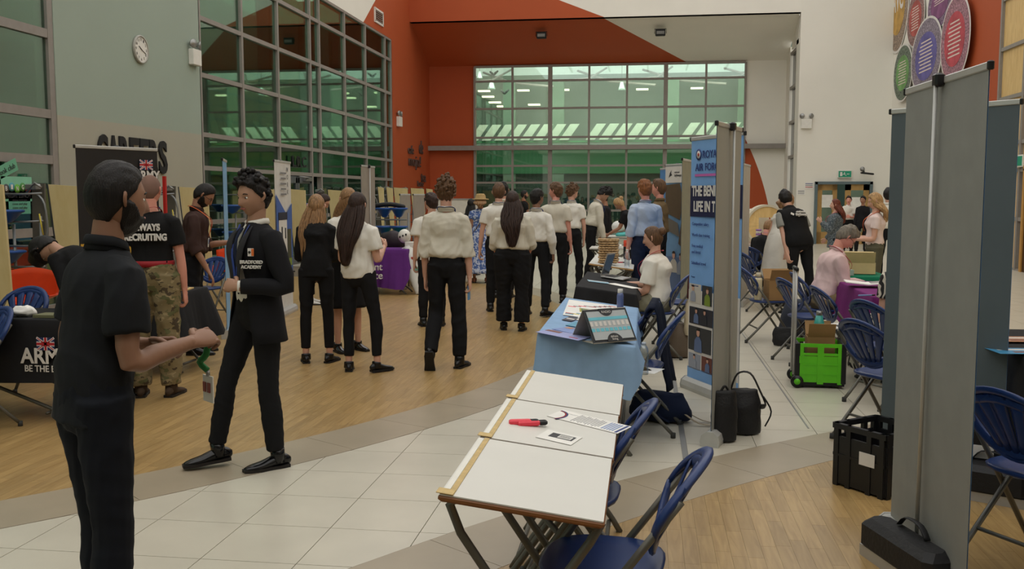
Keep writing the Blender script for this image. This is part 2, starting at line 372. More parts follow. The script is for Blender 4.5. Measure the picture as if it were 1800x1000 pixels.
# back: upper wall over the recess, wall beside it, sloping soffit, recess back wall
ZR = 7.59; XRR = 4.95
b = MB(); b.box(((XL + XRR) / 2, YF + .15, (ZR + TOP) / 2), (XRR - XL, .3, TOP - ZR))
b.add([(XL, YF + .3, ZR), (XRR, YF + .3, ZR), (XRR, YB, 6.46), (XL, YB, 6.46), (XL, YF + .3, ZR + .3), (XRR, YF + .3, ZR + .3), (XRR, YB, 6.8), (XL, YB, 6.8)], [(3, 2, 1, 0), (4, 5, 6, 7), (0, 1, 5, 4), (2, 3, 7, 6)])
b.add([(XL, YF, ZR), (XRR, YF, ZR), (XRR, YF + .3, ZR), (XL, YF + .3, ZR)], [(0, 3, 2, 1)])
structure('wall_back_upper', b, back_paint)
DX0, DX1, DZ = 4.8 + .0, 0, 0
da, db_ = ony(1432, 330, YF)[0], ony(1533, 330, YF)[0]; DH = 2.06
wall('wall_back', [(((XRR + .0 + da) / 2, YF + .15, TOP / 2), (da - XRR, .3, TOP)), (((db_ + XR) / 2, YF + .15, TOP / 2), (XR - db_, .3, TOP)), (((da + db_) / 2, YF + .15, (DH + TOP) / 2), (db_ - da, .3, TOP - DH))], white_paint)
WX0, WX1 = -6.45, 3.51; WT = 6.41
wall('wall_recess_back', [(((XL + WX0) / 2, YB + .15, 3.3), (WX0 - XL, .3, 6.6)), (((WX1 + XRR) / 2, YB + .15, 3.3), (XRR - WX1, .3, 6.6)), (((WX0 + WX1) / 2, YB + .15, 6.52), (WX1 - WX0, .3, .16))], back_paint)
wall('wall_recess_right', [((XRR + .1, 34.1, 7.1), (.2, 1.5, .9)), ((XRR + .1, 33.56, 3.4), (.2, .5, 6.8)), ((XRR + .1, 35.6, 3.4), (.2, .8, 6.8))], white_paint)
# narrow side window in the recess
w = structure('window_4'); 
for k, (z0, z1) in enumerate(((.3, 1.6), (1.7, 2.9), (3.0, 4.1), (4.2, 5.3), (5.4, 6.5))):
    b = MB(); b.box((XRR + .1, 34.5, (z0 + z1) / 2), (.02, 1.3, z1 - z0)); b.build('pane', w, M('dark_slate_glass', 66, 72, 74, rough=.1))
    b = MB(); b.box((XRR + .06, 34.5, z1 + .05), (.1, 1.4, .1)); b.build('transom', w, alu)
def glazing(name, axis, c, us, zs, skip=(), bars=None, gm=None, wbar=.07, thick=(), zthick=(), holes=(), depth=.12):
    w = structure(name)
    def bx(u, z, du, dz, dep, m, nm, off=0):
        b = MB(); b.box((c + off, u, z) if axis == 'x' else (u, c + off, z), (dep, du, dz) if axis == 'x' else (du, dep, dz)); return b.build(nm, w, m)
    for i in range(len(us) - 1):
        for j in range(len(zs) - 1):
            if (i, j) in holes: continue
            bx((us[i] + us[i + 1]) / 2, (zs[j] + zs[j + 1]) / 2, us[i + 1] - us[i] - wbar * .8, zs[j + 1] - zs[j] - wbar * .8, .012, gm, 'pane')
    for u in us: bx(u, (zs[0] + zs[-1]) / 2, wbar * (2.0 if u in thick else 1), zs[-1] - zs[0], depth * (1.6 if u in thick else 1), alu, 'mullion')
    for z in zs: bx((us[0] + us[-1]) / 2, z, us[-1] - us[0], wbar * (1.7 if z in zthick else 1), depth * .9, alu, 'transom')
    return w
glazing('window_1', 'x', XL - .06, [-3.9, -1.1, 1.6, 4.0, 6.2, 8.6, 12.5], [.02, 1.1, 2.10, 2.73, 3.83, 4.95], gm=glass_left, wbar=.12, depth=.1)
win2 = glazing('window_2', 'x', XL - .06, [17.02, 18.92, 20.86, 22.96, 23.64, 25.71, 27.68, 29.83, 30.55], [.02, 1.1, 2.12, 2.74, 3.84, 4.88, 5.95, 6.6], gm=glass_left, wbar=.085, holes=[(3, 0), (3, 1), (2, 0), (2, 1)])
win3 = glazing('window_3', 'y', YB - .02, [-6.45, -5.01, -3.59, -2.14, -.75, .66, 2.11, 3.51], [.02, 1.05, 2.09, 2.72, 3.39, 3.78, 4.85, 5.87, 6.41], gm=glass_back, wbar=.075, thick=(-3.59, .66), zthick=(3.39,))
b = MB(); b.box(((XL + XRR) / 2, YB - .2, 3.39), (XRR - XL, .2, .17)); structure('trim_1', b, alu)
# red paint strip of panes at the far end of the left glazing is the dark return pane
# glazed double doors in the left glazing
dr = structure('door_2')
for k in range(2):
    y0 = 20.95 + k * .97 + .02
    b = MB()
    for yy in (y0 + .05, y0 + .88): b.box((XL - .04, yy, 1.02), (.07, .1, 2.02))
    for zz in (.1, 1.98): b.box((XL - .04, y0 + .465, zz), (.07, .92, .16))
    lf = b.build('door_leaf', dr, dark_alu); b = MB(); b.box((XL - .04, y0 + .465, 1.04), (.012, .74, 1.72)); b.build('pane', lf, glass_left)
b = MB(); b.box((XL + .02, 22.5, 2.0), (.1, .5, .09)); b.tube([(XL + .06, 22.3, 2.0), (XL + .25, 22.0, 2.03), (XL + .08, 21.8, 2.05)], .015); b.build('door_closer', dr, steel)
# ------------------------------------------------------------------ rooms behind the glass
inner = M('side_room_wall', 78, 88, 80); grey_in = M('grey_green_room_wall', 104, 118, 108, rough=.9); pale = M('pale_green_sun_patch', 215, 226, 205, rough=.7)
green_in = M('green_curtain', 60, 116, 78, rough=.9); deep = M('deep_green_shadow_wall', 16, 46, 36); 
bk = structure('wall_back_room')
def inbox(c, d, m, nm='wall_panel', p=bk): b = MB(); b.box(c, d); return b.build(nm, p, m)
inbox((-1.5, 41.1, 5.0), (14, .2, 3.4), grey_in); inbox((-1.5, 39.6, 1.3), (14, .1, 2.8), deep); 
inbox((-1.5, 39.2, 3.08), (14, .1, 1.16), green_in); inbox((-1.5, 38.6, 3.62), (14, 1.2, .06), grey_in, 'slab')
inbox((-1.5, 41.3, 8.2), (14, .1, 3.0), M('glowing_sky_backing', 200, 214, 206, emit=.35), 'sky_backing'); inbox((-8.4, 39, 4), (.2, 5, 8), grey_in); inbox((5.4, 39, 4), (.2, 5, 8), grey_in)  # pale glowing panel added as sky backing behind the reflected trusses
inbox((-1.5, 38.5, 7.2), (14, 5, .1), grey_in, 'roof_panel') if False else None
for k, x in enumerate((-6.2, -4.2, .4, 3.2)): inbox((x + .6, 39.3, 4.1), (.5, .15, 4.4), M('green_column', 100, 124, 104), 'column')
inbox((-1.5, 38.3, 3.74), (14, .3, .08), M('pale_ledge', 60, 140, 90), 'ledge')
for k in range(24):  # sunlight on the balcony front, shaped as slanted pale panels
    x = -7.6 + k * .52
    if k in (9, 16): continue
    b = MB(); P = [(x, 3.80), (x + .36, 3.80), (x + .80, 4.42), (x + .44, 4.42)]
    b.add([(p[0], 38.1, p[1]) for p in P] + [(p[0], 38.15, p[1]) for p in P], [(0, 1, 2, 3), (7, 6, 5, 4), (0, 4, 5, 1), (1, 5, 6, 2), (2, 6, 7, 3), (3, 7, 4, 0)]); b.build('slat_or_sun_patch', bk, pale)
for k, (px, py) in enumerate([(851, 160), (858, 170), (870, 180), (884, 187), (920, 159), (990, 158), (977, 167), (1129, 157), (1225, 155), (939, 184)]):
    p = ony(px, py, 40.4); inbox(p, (.5, .25, .06), M('lit_strip_lamp', 250, 245, 205, emit=2.2), 'strip_lamp')
lampm = M('spun_metal_shade', 190, 205, 200, rough=.25, metal=.6)
for px, py, s in ((864, 150, .32), (843, 132, .25), (1093, 152, .3)):
    p = ony(px, py, 37.6); t = thing('pendant_lamp', {864: 'bell-shaped pendant lamp seen behind the large back window, lowest at its left', 843: 'small pendant lamp at the top left corner of the large back window', 1093: 'round pendant lamp behind the middle of the large back window'}[px], 'lamp', (p[0], p[1], p[2]))
    b = MB(); b.lathe([(.03, s * .6), (.06, s * .55), (s * .35, 0), (s * .5, -s * .45), (s * .46, -s * .5)], 16); b.build('lamp_shade', t, lampm)
    b = MB(); b.tube([(0, 0, s * .5), (0, 0, 2.0)], .008, 6); b.build('cord', t, BLACK)
for k, (px, py) in enumerate([(868, 130), (887, 163)]):
    p = ony(px, py, 36.8); b = MB()
    b.tube([(-.16, 0, .1), (-.04, 0, .0), (0, .02, -.04), (.05, 0, .02), (.17, 0, .12)], [(.012, .03), (.02, .05), (.035, .035), (.02, .05), (.01, .03)], 8)
    b.build('hanging_bird', None, BLACK, loc=p, label=['black bird ornament hanging beside the bell-shaped pendant lamp', 'black bird ornament hanging lower right of the bell-shaped lamp'][k], cat='ornament')
for x in (-6.9, -2.9, -.2, 3.1):  # tubes stand in for roof trusses reflected in the back glass
    b = MB(); b.tube([(x, 40.6, 6.8), (x + 1.4, 39.4, 6.2), (x + 3.2, 38.2, 5.9)], .05, 6); b.tube([(x + 1.2, 40.6, 6.9), (x + .6, 39.4, 6.35), (x - .6, 38.2, 6.1)], .04, 6); b.build('truss_reflection', bk, alu)
sr = structure('wall_side_room')
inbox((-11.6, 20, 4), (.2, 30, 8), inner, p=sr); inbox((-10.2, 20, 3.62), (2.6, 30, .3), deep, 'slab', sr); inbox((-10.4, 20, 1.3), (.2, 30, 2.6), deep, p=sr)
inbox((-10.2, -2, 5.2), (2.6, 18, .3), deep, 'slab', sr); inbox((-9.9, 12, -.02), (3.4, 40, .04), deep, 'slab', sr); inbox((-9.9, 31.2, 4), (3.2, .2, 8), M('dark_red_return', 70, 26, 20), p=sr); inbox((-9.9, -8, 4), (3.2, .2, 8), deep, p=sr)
for k in range(17):  # sun patches behind the left glazing, built as slanted green panels
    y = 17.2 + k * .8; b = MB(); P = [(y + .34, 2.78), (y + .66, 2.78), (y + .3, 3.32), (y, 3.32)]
    b.add([(-8.95, p[0], p[1]) for p in P] + [(-9.0, p[0], p[1]) for p in P], [(0, 1, 2, 3), (7, 6, 5, 4), (0, 4, 5, 1), (1, 5, 6, 2), (2, 6, 7, 3), (3, 7, 4, 0)]); b.build('slat_or_sun_patch', sr, M('mid_green_sun_patch', 150, 190, 160))
for y in (18.1, 22.6, 27.0): inbox((-9.2, y, 3.2), (.3, .3, 6.4), M('dark_column', 30, 50, 44), 'column', sr)
b = MB()
for k in range(90):
    y = 24.0 + (k % 45) * .125; z = (2.2 if k < 45 else 1.55); h = random.uniform(.2, .42); b.box((-8.7, y, z + h / 2), (.2, .07, h), M('book_tone_%d' % (k % 5), *[(90, 150, 130), (40, 90, 90), (120, 170, 150), (30, 60, 60), (70, 120, 80)][k % 5]))
o = b.build('shelved_books', None); tag(o, 'dense rows of books seen through the far end of the left glazing', 'books', kind='stuff')
# ------------------------------------------------------------------ right wall: birch panels in a grey grid
rw = structure('wall_right_panelling')
ys = [6, 8.4, 10.8, 13.2, 15.6, 18.0, 20.4, 21.85, 23.3]; zs = [0, .92, 2.0, 3.02, 4.05, 5.1, 6.15, 7.2]
p1, p2 = onx(1747, 94, XR), onx(1745, 179, XR); zs = [0, 1.1, 2.15, 2.75, p2[2], p1[2], 2 * p1[2] - p2[2], 7.6, 9.2, 11]
for i in range(len(ys) - 1):
    for j in range(len(zs) - 1):
        if 18.5 < (ys[i] + ys[i + 1]) / 2 < 21.5 and j < 2: continue
        b = MB(); b.box((XR + .05, (ys[i] + ys[i + 1]) / 2, (zs[j] + zs[j + 1]) / 2), (.04, ys[i + 1] - ys[i] - .05, zs[j + 1] - zs[j] - .05)); b.build('panel', rw, birch)
for y in ys: b = MB(); b.box((XR + .03, y, 5.5), (.12, .09, 11)); b.build('mullion', rw, alu)
for z in zs: b = MB(); b.box((XR + .03, 14.6, z), (.1, 17.3, .08)); b.build('transom', rw, alu)
b = MB(); b.box((XR + .25, 10, 5.5), (.2, 34, 11)); structure('wall_right_near', b, white_paint)
d3 = structure('door_3')
b = MB(); b.box((XR - .02, 20.9, 1.05), (.06, .95, 2.1)); b.build('door_leaf', d3, M('brown_door', 66, 40, 18, rough=.4)); b = MB(); b.box((XR - .03, 20.38, 1.08), (.1, .1, 2.16)); b.box((XR - .03, 21.42, 1.08), (.1, .1, 2.16)); b.box((XR - .03, 20.9, 2.18), (.1, 1.14, .1)); b.build('door_frame', d3, M('honey_wood_frame', 186, 138, 70, rough=.45))
# ------------------------------------------------------------------ double doors in the back wall
d1 = structure('door_1'); honey = M('honey_wood', 176, 140, 84, rough=.45)
b = MB(); b.box((da + .04, YF - .03, DH / 2), (.09, .14, DH)); b.box((db_ - .04, YF - .03, DH / 2), (.09, .14, DH)); b.box(((da + db_) / 2, YF - .03, DH - .04), (db_ - da, .14, .09)); b.build('door_frame', d1, M('blue_grey_frame', 92, 108, 112, rough=.5))
def leaf(x0, x1, rot, hinge):
    w_ = x1 - x0; b = MB(); b.box((w_ * .12, 0, 1), (w_ * .24, .05, 1.96)); b.box((w_ * .88, 0, 1), (w_ * .24, .05, 1.96)); b.box((w_ / 2, 0, 1.88), (w_, .05, .2)); b.box((w_ / 2, 0, .2), (w_, .05, .4))
    T = Matrix.Translation((x0, YF + .02, 0)) if hinge == 0 else Matrix.Translation((x1, YF + .02, 0)) @ Matrix.Rotation(rot, 4, 'Z') @ Matrix.Translation((-w_, 0, 0))
    if hinge == 0: T = T @ Matrix.Rotation(rot, 4, 'Z')
    o = b.build('door_leaf', d1, honey); o.data.transform(T); b = MB(); b.box((w_ / 2, 0, 1.1), (w_ * .54, .01, 1.6)); g = b.build('pane', o, glass_left); g.data.transform(T); return T, w_
mid = da + (db_ - da) * .47
T1, w1 = leaf(da + .09, mid - .1, R(12), 0); T2, w2 = leaf(mid + .12, db_ - .09, 0, 1)
for k, (T, w_, zc, hh, ww) in enumerate(((T1, w1, 1.42, .42, .5), (T2, w2, 1.3, .5, .62))):
    b = MB(); b.box((w_ * .5, -.035, zc), (ww * w_ * 1.1, .004, hh)); o = b.build('notice', None, PAPER); o.data.transform(T); tag(o, ['white paper notice taped to the left leaf of the far wooden double doors', 'white paper notice on the right leaf of the far wooden double doors'][k], 'notice')
inbox(((da + db_) / 2, YF + 3, 1.5), (3, .1, 3), deep, p=structure('wall_corridor'))
# roof structure over the hall (glazed: open to the sky) and the gallery slab above the camera
b = MB()
for y in range(4, 37, 4): b.box((-.1, y, 11.2), (16.4, .14, .4))
for x in (-6, -3, 0, 3, 6): b.box((x, 16, 11.5), (.1, 44, .12))
structure('ceiling', b, M('white_roof_steel', 205, 205, 200))
b = MB(); b.box((-.15, -4.2, 5.0), (16.1, 5.6, .35)); structure('ceiling_gallery', b, white_paint)

# ------------------------------------------------------------------ people: one continuous body mesh each, clothes, hair and shoes as children
def fbm(p, f, seed, o=4):
    rs = np.random.RandomState(seed); d = np.zeros(len(p))
    for i in range(o):
        k = rs.randn(3, 3) * f * (1 + i * .9); d += np.sin(p @ k[0] + rs.rand() * 6) * np.sin(p @ k[1] + rs.rand() * 6) / (1 + i * .7)
    return d
def head_surface(nl=34, no=44):
    """unit-scale head grid, front = +y; returns verts (nl+1, no, 3) and lon/lat arrays"""
    ph = np.linspace(-PI / 2 + .03, PI / 2 - .03, nl + 1)[:, None]; th = np.linspace(0, 2 * PI, no, endpoint=False)[None, :]
    th = th - .18 * np.sin(th)  # denser at the face
    dx = np.cos(ph) * np.sin(th); dy = np.cos(ph) * np.cos(th); dz = np.sin(ph) * np.ones_like(th)
    x = dx * .076; y = dy * .096; z = dz * .117
    low = np.clip(-z / .117, 0, 1)
    x = x * (1 - .30 * low ** 1.6); back = y < 0
    y = np.where(back, y * (1 - .5 * np.clip((-z - .02) / .1, 0, 1) ** 1.2), y)
    fr = np.clip(dy, 0, 1)
    g = lambda a, b, sa, sb, sgn=1: np.exp(-((np.abs(x) - a) / sa) ** 2 - ((z - b) / sb) ** 2) * fr
    y = y - .012 * g(.031, .006, .016, .012) + .005 * g(.026, .028, .03, .009) + .004 * g(.045, -.022, .02, .02)
    nose = np.exp(-(x / .0125) ** 2) * np.clip((.022 - z) / .052, 0, 1) * (z > -.034) * fr; y = y + .025 * nose
    y = y + .006 * np.exp(-(x / .024) ** 2 - ((z + .056) / .007) ** 2) * fr - .004 * np.exp(-(x / .03) ** 2 - ((z + .078) / .01) ** 2) * fr + .010 * np.exp(-(x / .025) ** 2 - ((z + .098) / .016) ** 2) * fr
    return np.stack([x, y, z], 2), th * np.ones_like(ph), dy
def ang(th):
    a = np.mod(th, 2 * PI); return np.minimum(a, 2 * PI - a)
HAIRLINE = {'short': [.078, .074, .055, .012, -.03, -.075, -.085], 'long': [.078, .07, .05, -.02, -.07, -.1, -.1], 'receding': [.10, .098, .085, .03, -.02, -.07, -.08], 'buzz': [.08, .075, .06, .015, -.025, -.07, -.08]}
def hair_shell(style, t0, seed, rough=.35, freq=60, top=1.6):
    Hs, th, _ = head_surface(40, 64); z = Hs[..., 2]; a = np.degrees(ang(th))
    hl = np.interp(a, [0, 28, 55, 78, 98, 125, 180], HAIRLINE[style])
    w = np.clip((z - hl + .006) / .014, 0, 1); w = w * w * (3 - 2 * w)
    nn = Hs.copy(); nn[..., 2] *= .75; nn[..., 1] += .01; nn /= np.linalg.norm(nn, axis=2, keepdims=True)
    up = np.clip(z / .11, 0, 1); t = t0 * (.55 + (top - .55) * up ** .8)
    P = Hs.reshape(-1, 3); ns = (fbm(P, freq, seed) * rough).reshape(z.shape); t = t * (1 + ns)
    return Hs + nn * (t * w - .012 * (1 - w))[..., None], w
def add_grid_closed(mb, G, m, T):
    a, b = G.shape[:2]; V = list(G.reshape(-1, 3)); F = [(i * b + j, i * b + (j + 1) % b, (i + 1) * b + (j + 1) % b, (i + 1) * b + j) for i in range(a - 1) for j in range(b)]
    F += [tuple(range(b - 1, -1, -1)), tuple(range((a - 1) * b, a * b))]; F = [q[::-1] for q in F]
    mb.add(V, F, m, True, T)
def V3(a): return np.array(a, float)
def rotm(ax, deg): return np.array(Matrix.Rotation(R(deg), 3, ax))
def unit(v): v = V3(v); return v / np.linalg.norm(v)
def hand(mb, wp, d, nrm, skin, s=1.0, curl=35, side=1, spread=0, n=7):
    """palm, four fingers of unequal length, thumb leaving the side of the palm; nrm = palm faces this way; side=+1 thumb towards d x nrm"""
    d = unit(d); nrm = V3(nrm); nrm = unit(nrm - d * d.dot(nrm)); x = np.cross(d, nrm) * side; wp = V3(wp)
    kn = wp + d * .088 * s
    mb.tube([wp - d * .03 * s, wp, wp + d * .03 * s, wp + d * .06 * s, kn], [(.026 * s, .02 * s), (.027 * s, .019 * s), (.036 * s, .016 * s), (.041 * s, .015 * s), (.038 * s, .011 * s)], 12, skin, side=x, sub=2, round_=True)
    for i, (o, L) in enumerate(((.030, .068), (.0105, .078), (-.0095, .072), (-.029, .056))):
        p = wp + d * .078 * s + x * o * s; q = unit(d + x * (o * spread)); pts = [p]; 
        c = 0
        for k, fr in enumerate((.18, .42, .27, .22)):
            if k: c += curl * (1, 1.1, .8)[k - 1]
            dr = q * math.cos(R(c)) + nrm * math.sin(R(c)); p = p + dr * L * fr * s * 1.02; pts.append(p)
        mb.tube(pts, [.0085 * s, .0092 * s, .0085 * s, .0078 * s, .0068 * s], n, skin, round_=True, sub=2)
    p = wp + d * .022 * s + x * .026 * s; t1 = unit(d * .62 + x * .72 + nrm * .35); t2 = unit(d * .85 + x * .25 + nrm * .55)
    mb.tube([p - t1 * .01, p + t1 * .034 * s, p + t1 * .034 * s + t2 * .03 * s, p + t1 * .034 * s + t2 * .055 * s], [.0135 * s, .012 * s, .0105 * s, .008 * s], n, skin, round_=True, sub=2)

SKIN = {'light': M('light_skin', 205, 158, 136, rough=.5, var=.05), 'pink': M('pink_skin', 214, 150, 132, rough=.5, var=.06), 'tan': M('tan_skin', 160, 116, 92, rough=.5, var=.05), 'brown': M('brown_skin', 142, 104, 82, rough=.5, var=.05), 'olive': M('olive_skin', 168, 128, 104, rough=.5, var=.05)}
LIP = M('lip', 150, 84, 76, rough=.45); EYEW = M('eye_white', 215, 212, 205, rough=.3); IRIS = M('dark_iris', 35, 24, 18, rough=.2)
def hairm(nm, r, g, b, sx=(70, 70, 5)): return mat(nm, lin((r, g, b)), .5, var=.45, scale=1.2, stretch=sx, spec=.3, bump=.5, bscale=4)
H_BLACK = hairm('black_hair', 24, 20, 19); H_DK = hairm('dark_brown_hair', 50, 34, 28); H_BR = hairm('brown_hair', 92, 66, 44); H_LB = hairm('light_brown_hair', 142, 108, 74); H_BL = hairm('blonde_hair', 176, 140, 96); H_GR = hairm('grey_hair', 112, 104, 92); H_RD = hairm('auburn_hair', 104, 50, 34); H_GG = hairm('ginger_brown_hair', 128, 80, 46)
def cloth(nm, r, g, b, bump=.25, **k): return M(nm, r, g, b, rough=.85, var=k.pop('var', .06), bump=bump, bscale=k.pop('bscale', 14), spec=.2, **k)
C_BLK = cloth('black_school_trouser_cloth', 24, 24, 26); C_SHIRT = cloth('cream_shirt_cotton', 206, 200, 184); C_WHITE = cloth('white_shirt_cotton', 222, 218, 208); C_SHOE = M('black_shoe_leather', 20, 20, 21, rough=.3)
C_BLZ = cloth('black_blazer_wool', 26, 26, 29); C_NAVY = cloth('navy_cloth', 28, 36, 58)

def person(label, loc, rz, h=1.75, w=1.0, fem=False, skin='light', hair=('short', H_DK, .018), hs=1.0, lean=0, twist=0, head=(0, 0, 0), bendhead=0,
           aR=((.12, .0, -1), (.08, .22, -1)), aL=((.12, .0, -1), (.08, .22, -1)), lR=((.05, 0, -1), (.02, 0, -1)), lL=((.05, 0, -1), (.02, 0, -1)), feet=((8, 0), (8, 0)),
           top=None, bottom=None, shoes=C_SHOE, beard=None, lany=None, badge=False, glasses=None, sit=None, vox=.019, seed=1, handR=None, handL=None, belt=None, heel=0, eyes=True, curl=38, group=None, bag=None):
    """faces +y in its own space. arm/leg directions: (outward, forward, up)."""
    w = w * (.96 if fem else .92); s = h / 1.73; sk = SKIN[skin]; t = thing('person', label, 'person', loc, rz, group); rs = np.random.RandomState(seed)
    def D(v, sg): return unit((v[0] * sg, v[1], v[2]))
    L1, L2, LT, LS = .285 * s, .255 * s, .43 * s, .42 * s
    hipx = (.092 if fem else .088) * s * (w ** .5)
    an = []
    for sg, l in ((1, lR), (-1, lL)):
        k = V3((sg * hipx, 0, 0)) + D(l[0], sg) * LT; a = k + D(l[1], sg) * LS; an.append((V3((sg * hipx, 0, 0)), k, a))
    pz = (-min(a[2][2] for a in an) + .085 * s) if sit is None else sit
    pel = V3((0, 0, pz)); an = [[p + pel for p in a] for a in an]
    # spine (leaning from the hips, a little curved)
    Q = lambda z: rotm('Z', twist * min(1, z / .45)) @ rotm('X', -lean * (0.75 + .25 * min(1, max(0, z) / .45)))
    def sp(x, y, z): return pel + Q(z) @ V3((x, y, z)) * s
    nb = sp(0, -.01, .53); hq = rotm('Z', twist) @ rotm('X', -(lean + bendhead)) @ rotm('Z', head[0]) @ rotm('X', -head[1]) @ rotm('Y', head[2])
    hc = nb + rotm('X', -lean * .8 - bendhead * .5) @ V3((0, .018, .148)) * s
    shx = (.150 if fem else .168) * w ** .5
    # ---- body
    b = MB()
    tr = [(-.10, .085, .07), (-.03, .155, .10), (.05, .160, .108), (.12, .145 if not fem else .13, .10), (.18, .135 if not fem else .118, .09), (.27, .145 if not fem else .13, .10), (.36, .158 if not fem else .142, .115), (.42, .156 if not fem else .136, .11), (.465, .128, .09), (.50, .085, .068), (.52, .066, .058), (.55, .056, .056)]
    def torso(mb, off, z0=-.2, z1=1, m=None, extra=None, n=18):
        P, Rr = [], []
        for z, rx, ry in tr:
            if z0 <= z <= z1: e = extra(z) if extra else 0; P.append(sp(0, 0, z)); Rr.append(((rx * w + off + e) * s, (ry * w + off + e) * s))
        mb.tube(P, Rr, n, m, side=Q(.3) @ V3((1, 0, 0)), sub=2)
    torso(b, -.006)
    b.tube([sp(0, -.01, .49), sp(0, -.008, .55), hc + hq @ V3((0, -.018, -.05)) * s], [.062 * s * w ** .3, .053 * s, .052 * s], 14, sk, sub=2)
    arms = []
    for sg, a in ((1, aR), (-1, aL)):
        sh = sp(sg * shx, -.005, .434); el = sh + Q(.45) @ D(a[0], sg) * L1; wr = el + Q(.45) @ D(a[1], sg) * L2; arms.append((sh, el, wr))
        b.tube([sp(sg * .10, 0, .425), sh, sh * .45 + el * .55, el, el * .6 + wr * .4, wr], [.052 * s, .05 * s * w, .042 * s * w, .036 * s * w ** .5, .037 * s * w ** .5, .025 * s], 12, sk, sub=2, round_=True)
    for (hp, kn, ak) in an:
        b.tube([hp + V3((0, 0, .02)), hp * .5 + kn * .5, kn, kn * .65 + ak * .35, ak], [.080 * s * w, .064 * s * w, .046 * s, .047 * s, .033 * s], 12, sk, sub=2, round_=True)
    me = remesh(b, vox, 2, 'body'); bb = MB(); nv = len(me.vertices); co = np.empty(nv * 3, np.float32); me.vertices.foreach_get('co', co)
    bb.add(co.reshape(-1, 3), [tuple(p.vertices) for p in me.polygons], sk, True); bpy.data.meshes.remove(me)
    Th = Matrix([[*(hq[i] * s * hs), hc[i]] for i in range(3)] + [[0, 0, 0, 1]])
    Hs, th, dy = head_surface(); add_grid_closed(bb, Hs, sk, Th)
    for sg in (1, -1):
        bb.tube([(sg * .070, .004, .014), (sg * .083, -.004, .018), (sg * .083, -.004, -.002), (sg * .071, .006, -.024)], [(.008, .012), (.006, .016), (.006, .013), (.006, .007)], 8, sk, T=Th, sub=2, round_=True)
        if eyes:
            bb.ball((sg * .031, .074, .006), (.0125, .010, .0075), EYEW, Th, 10, 6); bb.ball((sg * .031, .0815, .006), (.0055, .004, .0055), IRIS, Th, 8, 6)
            hm = hair[1] if hair else H_DK
            bb.tube([(sg * .014, .0885, .025), (sg * .031, .088, .031), (sg * .047, .076, .026)], [(.003, .003), (.0035, .0035), (.002, .002)], 6, hm, T=Th, sub=2)
    if eyes: bb.tube([(-.023, .086, -.057), (-.01, .0935, -.0545), (0, .095, -.056), (.01, .0935, -.0545), (.023, .086, -.057)], [(.0035, .0025), (.005, .005), (.005, .005), (.005, .005), (.003, .002)], 8, LIP, T=Th, sub=2)
    for sg, (sh, el, wr), hd, aa in ((1, arms[0], handR, aR), (-1, arms[1], handL, aL)):
        d = unit(wr - el); nr = V3((-sg, 0, 0)); cu = curl; dd = d
        if hd: nr = V3((hd[0][0] * sg, hd[0][1], hd[0][2])); cu = hd[1]; dd = unit(V3((hd[2][0] * sg, hd[2][1], hd[2][2]))) if len(hd) > 2 else d
        hand(bb, wr + d * .012 * s, dd, nr, sk, s * (1 if not fem else .93), cu, sg if True else 1)
    bb.build('body', t)
    # ---- clothes
    if bottom:
        kind, m = bottom[0], bottom[1]; o = bottom[2] if len(bottom) > 2 else {}
        cb = MB(); wb = o.get('waist', .115)
        if kind in ('trousers', 'slim', 'shorts'):
            lo = {'trousers': .014, 'slim': .008, 'shorts': .02}[kind] + o.get('loose', 0)
            torso(cb, .010 + o.get('loose', 0) * .5, -.12, wb + .01); fl = o.get('flare', 0)
            for (hp, kn, ak) in an:
                end = .93 if kind != 'slim' else .9; e = kn + (ak - kn) * (o.get('end', end))
                cb.tube([hp + V3((0, 0, .03)), hp * .5 + kn * .5, kn, kn * .6 + e * .4, e], [(.086 * w) * s + lo, .068 * s * w + lo, .050 * s + lo, .050 * s + lo * 1.0 + fl * .5, .038 * s + lo * 1.2 + fl], 14, m, sub=3)
        else:
            # skirt / dress: a hanging cone with soft folds
            l0 = o.get('len', .5); n = 40; ph = rs.rand() * 6
            rid = lambda u, a: 1 + o.get('fold', .05) * u * math.sin(a * o.get('n', 9) + ph + math.sin(a * 3)) 
            P = [sp(0, 0, .17), sp(0, 0, .10)]; q = [(.13 * w * s + .01, .10 * w * s + .01), (.15 * w * s + .012, .115 * w * s + .012)]
            dirv = unit(((an[0][1] + an[1][1]) / 2 - pel)) if sit is not None else V3((0, 0, -1))
            for k in range(1, 7):
                u = k / 6; P.append(pel + dirv * l0 * s * u + V3((0, 0, .03 * (1 - u)))); q.append(((.165 * w + o.get('fl', .06) * u) * s + .01, (.125 * w + o.get('fl', .06) * u) * s + .01))
            cb.tube(P, q, n, m, side=(1, 0, 0), sub=2, ridge=rid)
        if kind in ('skirt', 'dress'): ob = cb.build('skirt', t)
        else:
            me = remesh(cb, max(vox * .8, .009), 3, 'trousers'); wrinkle(me, o.get('wr', .007), (9, 9, 9), seed); me.materials.clear(); me.materials.append(m); ob = link('trousers', me, t)
        if o.get('label'): ob['label'] = o['label']
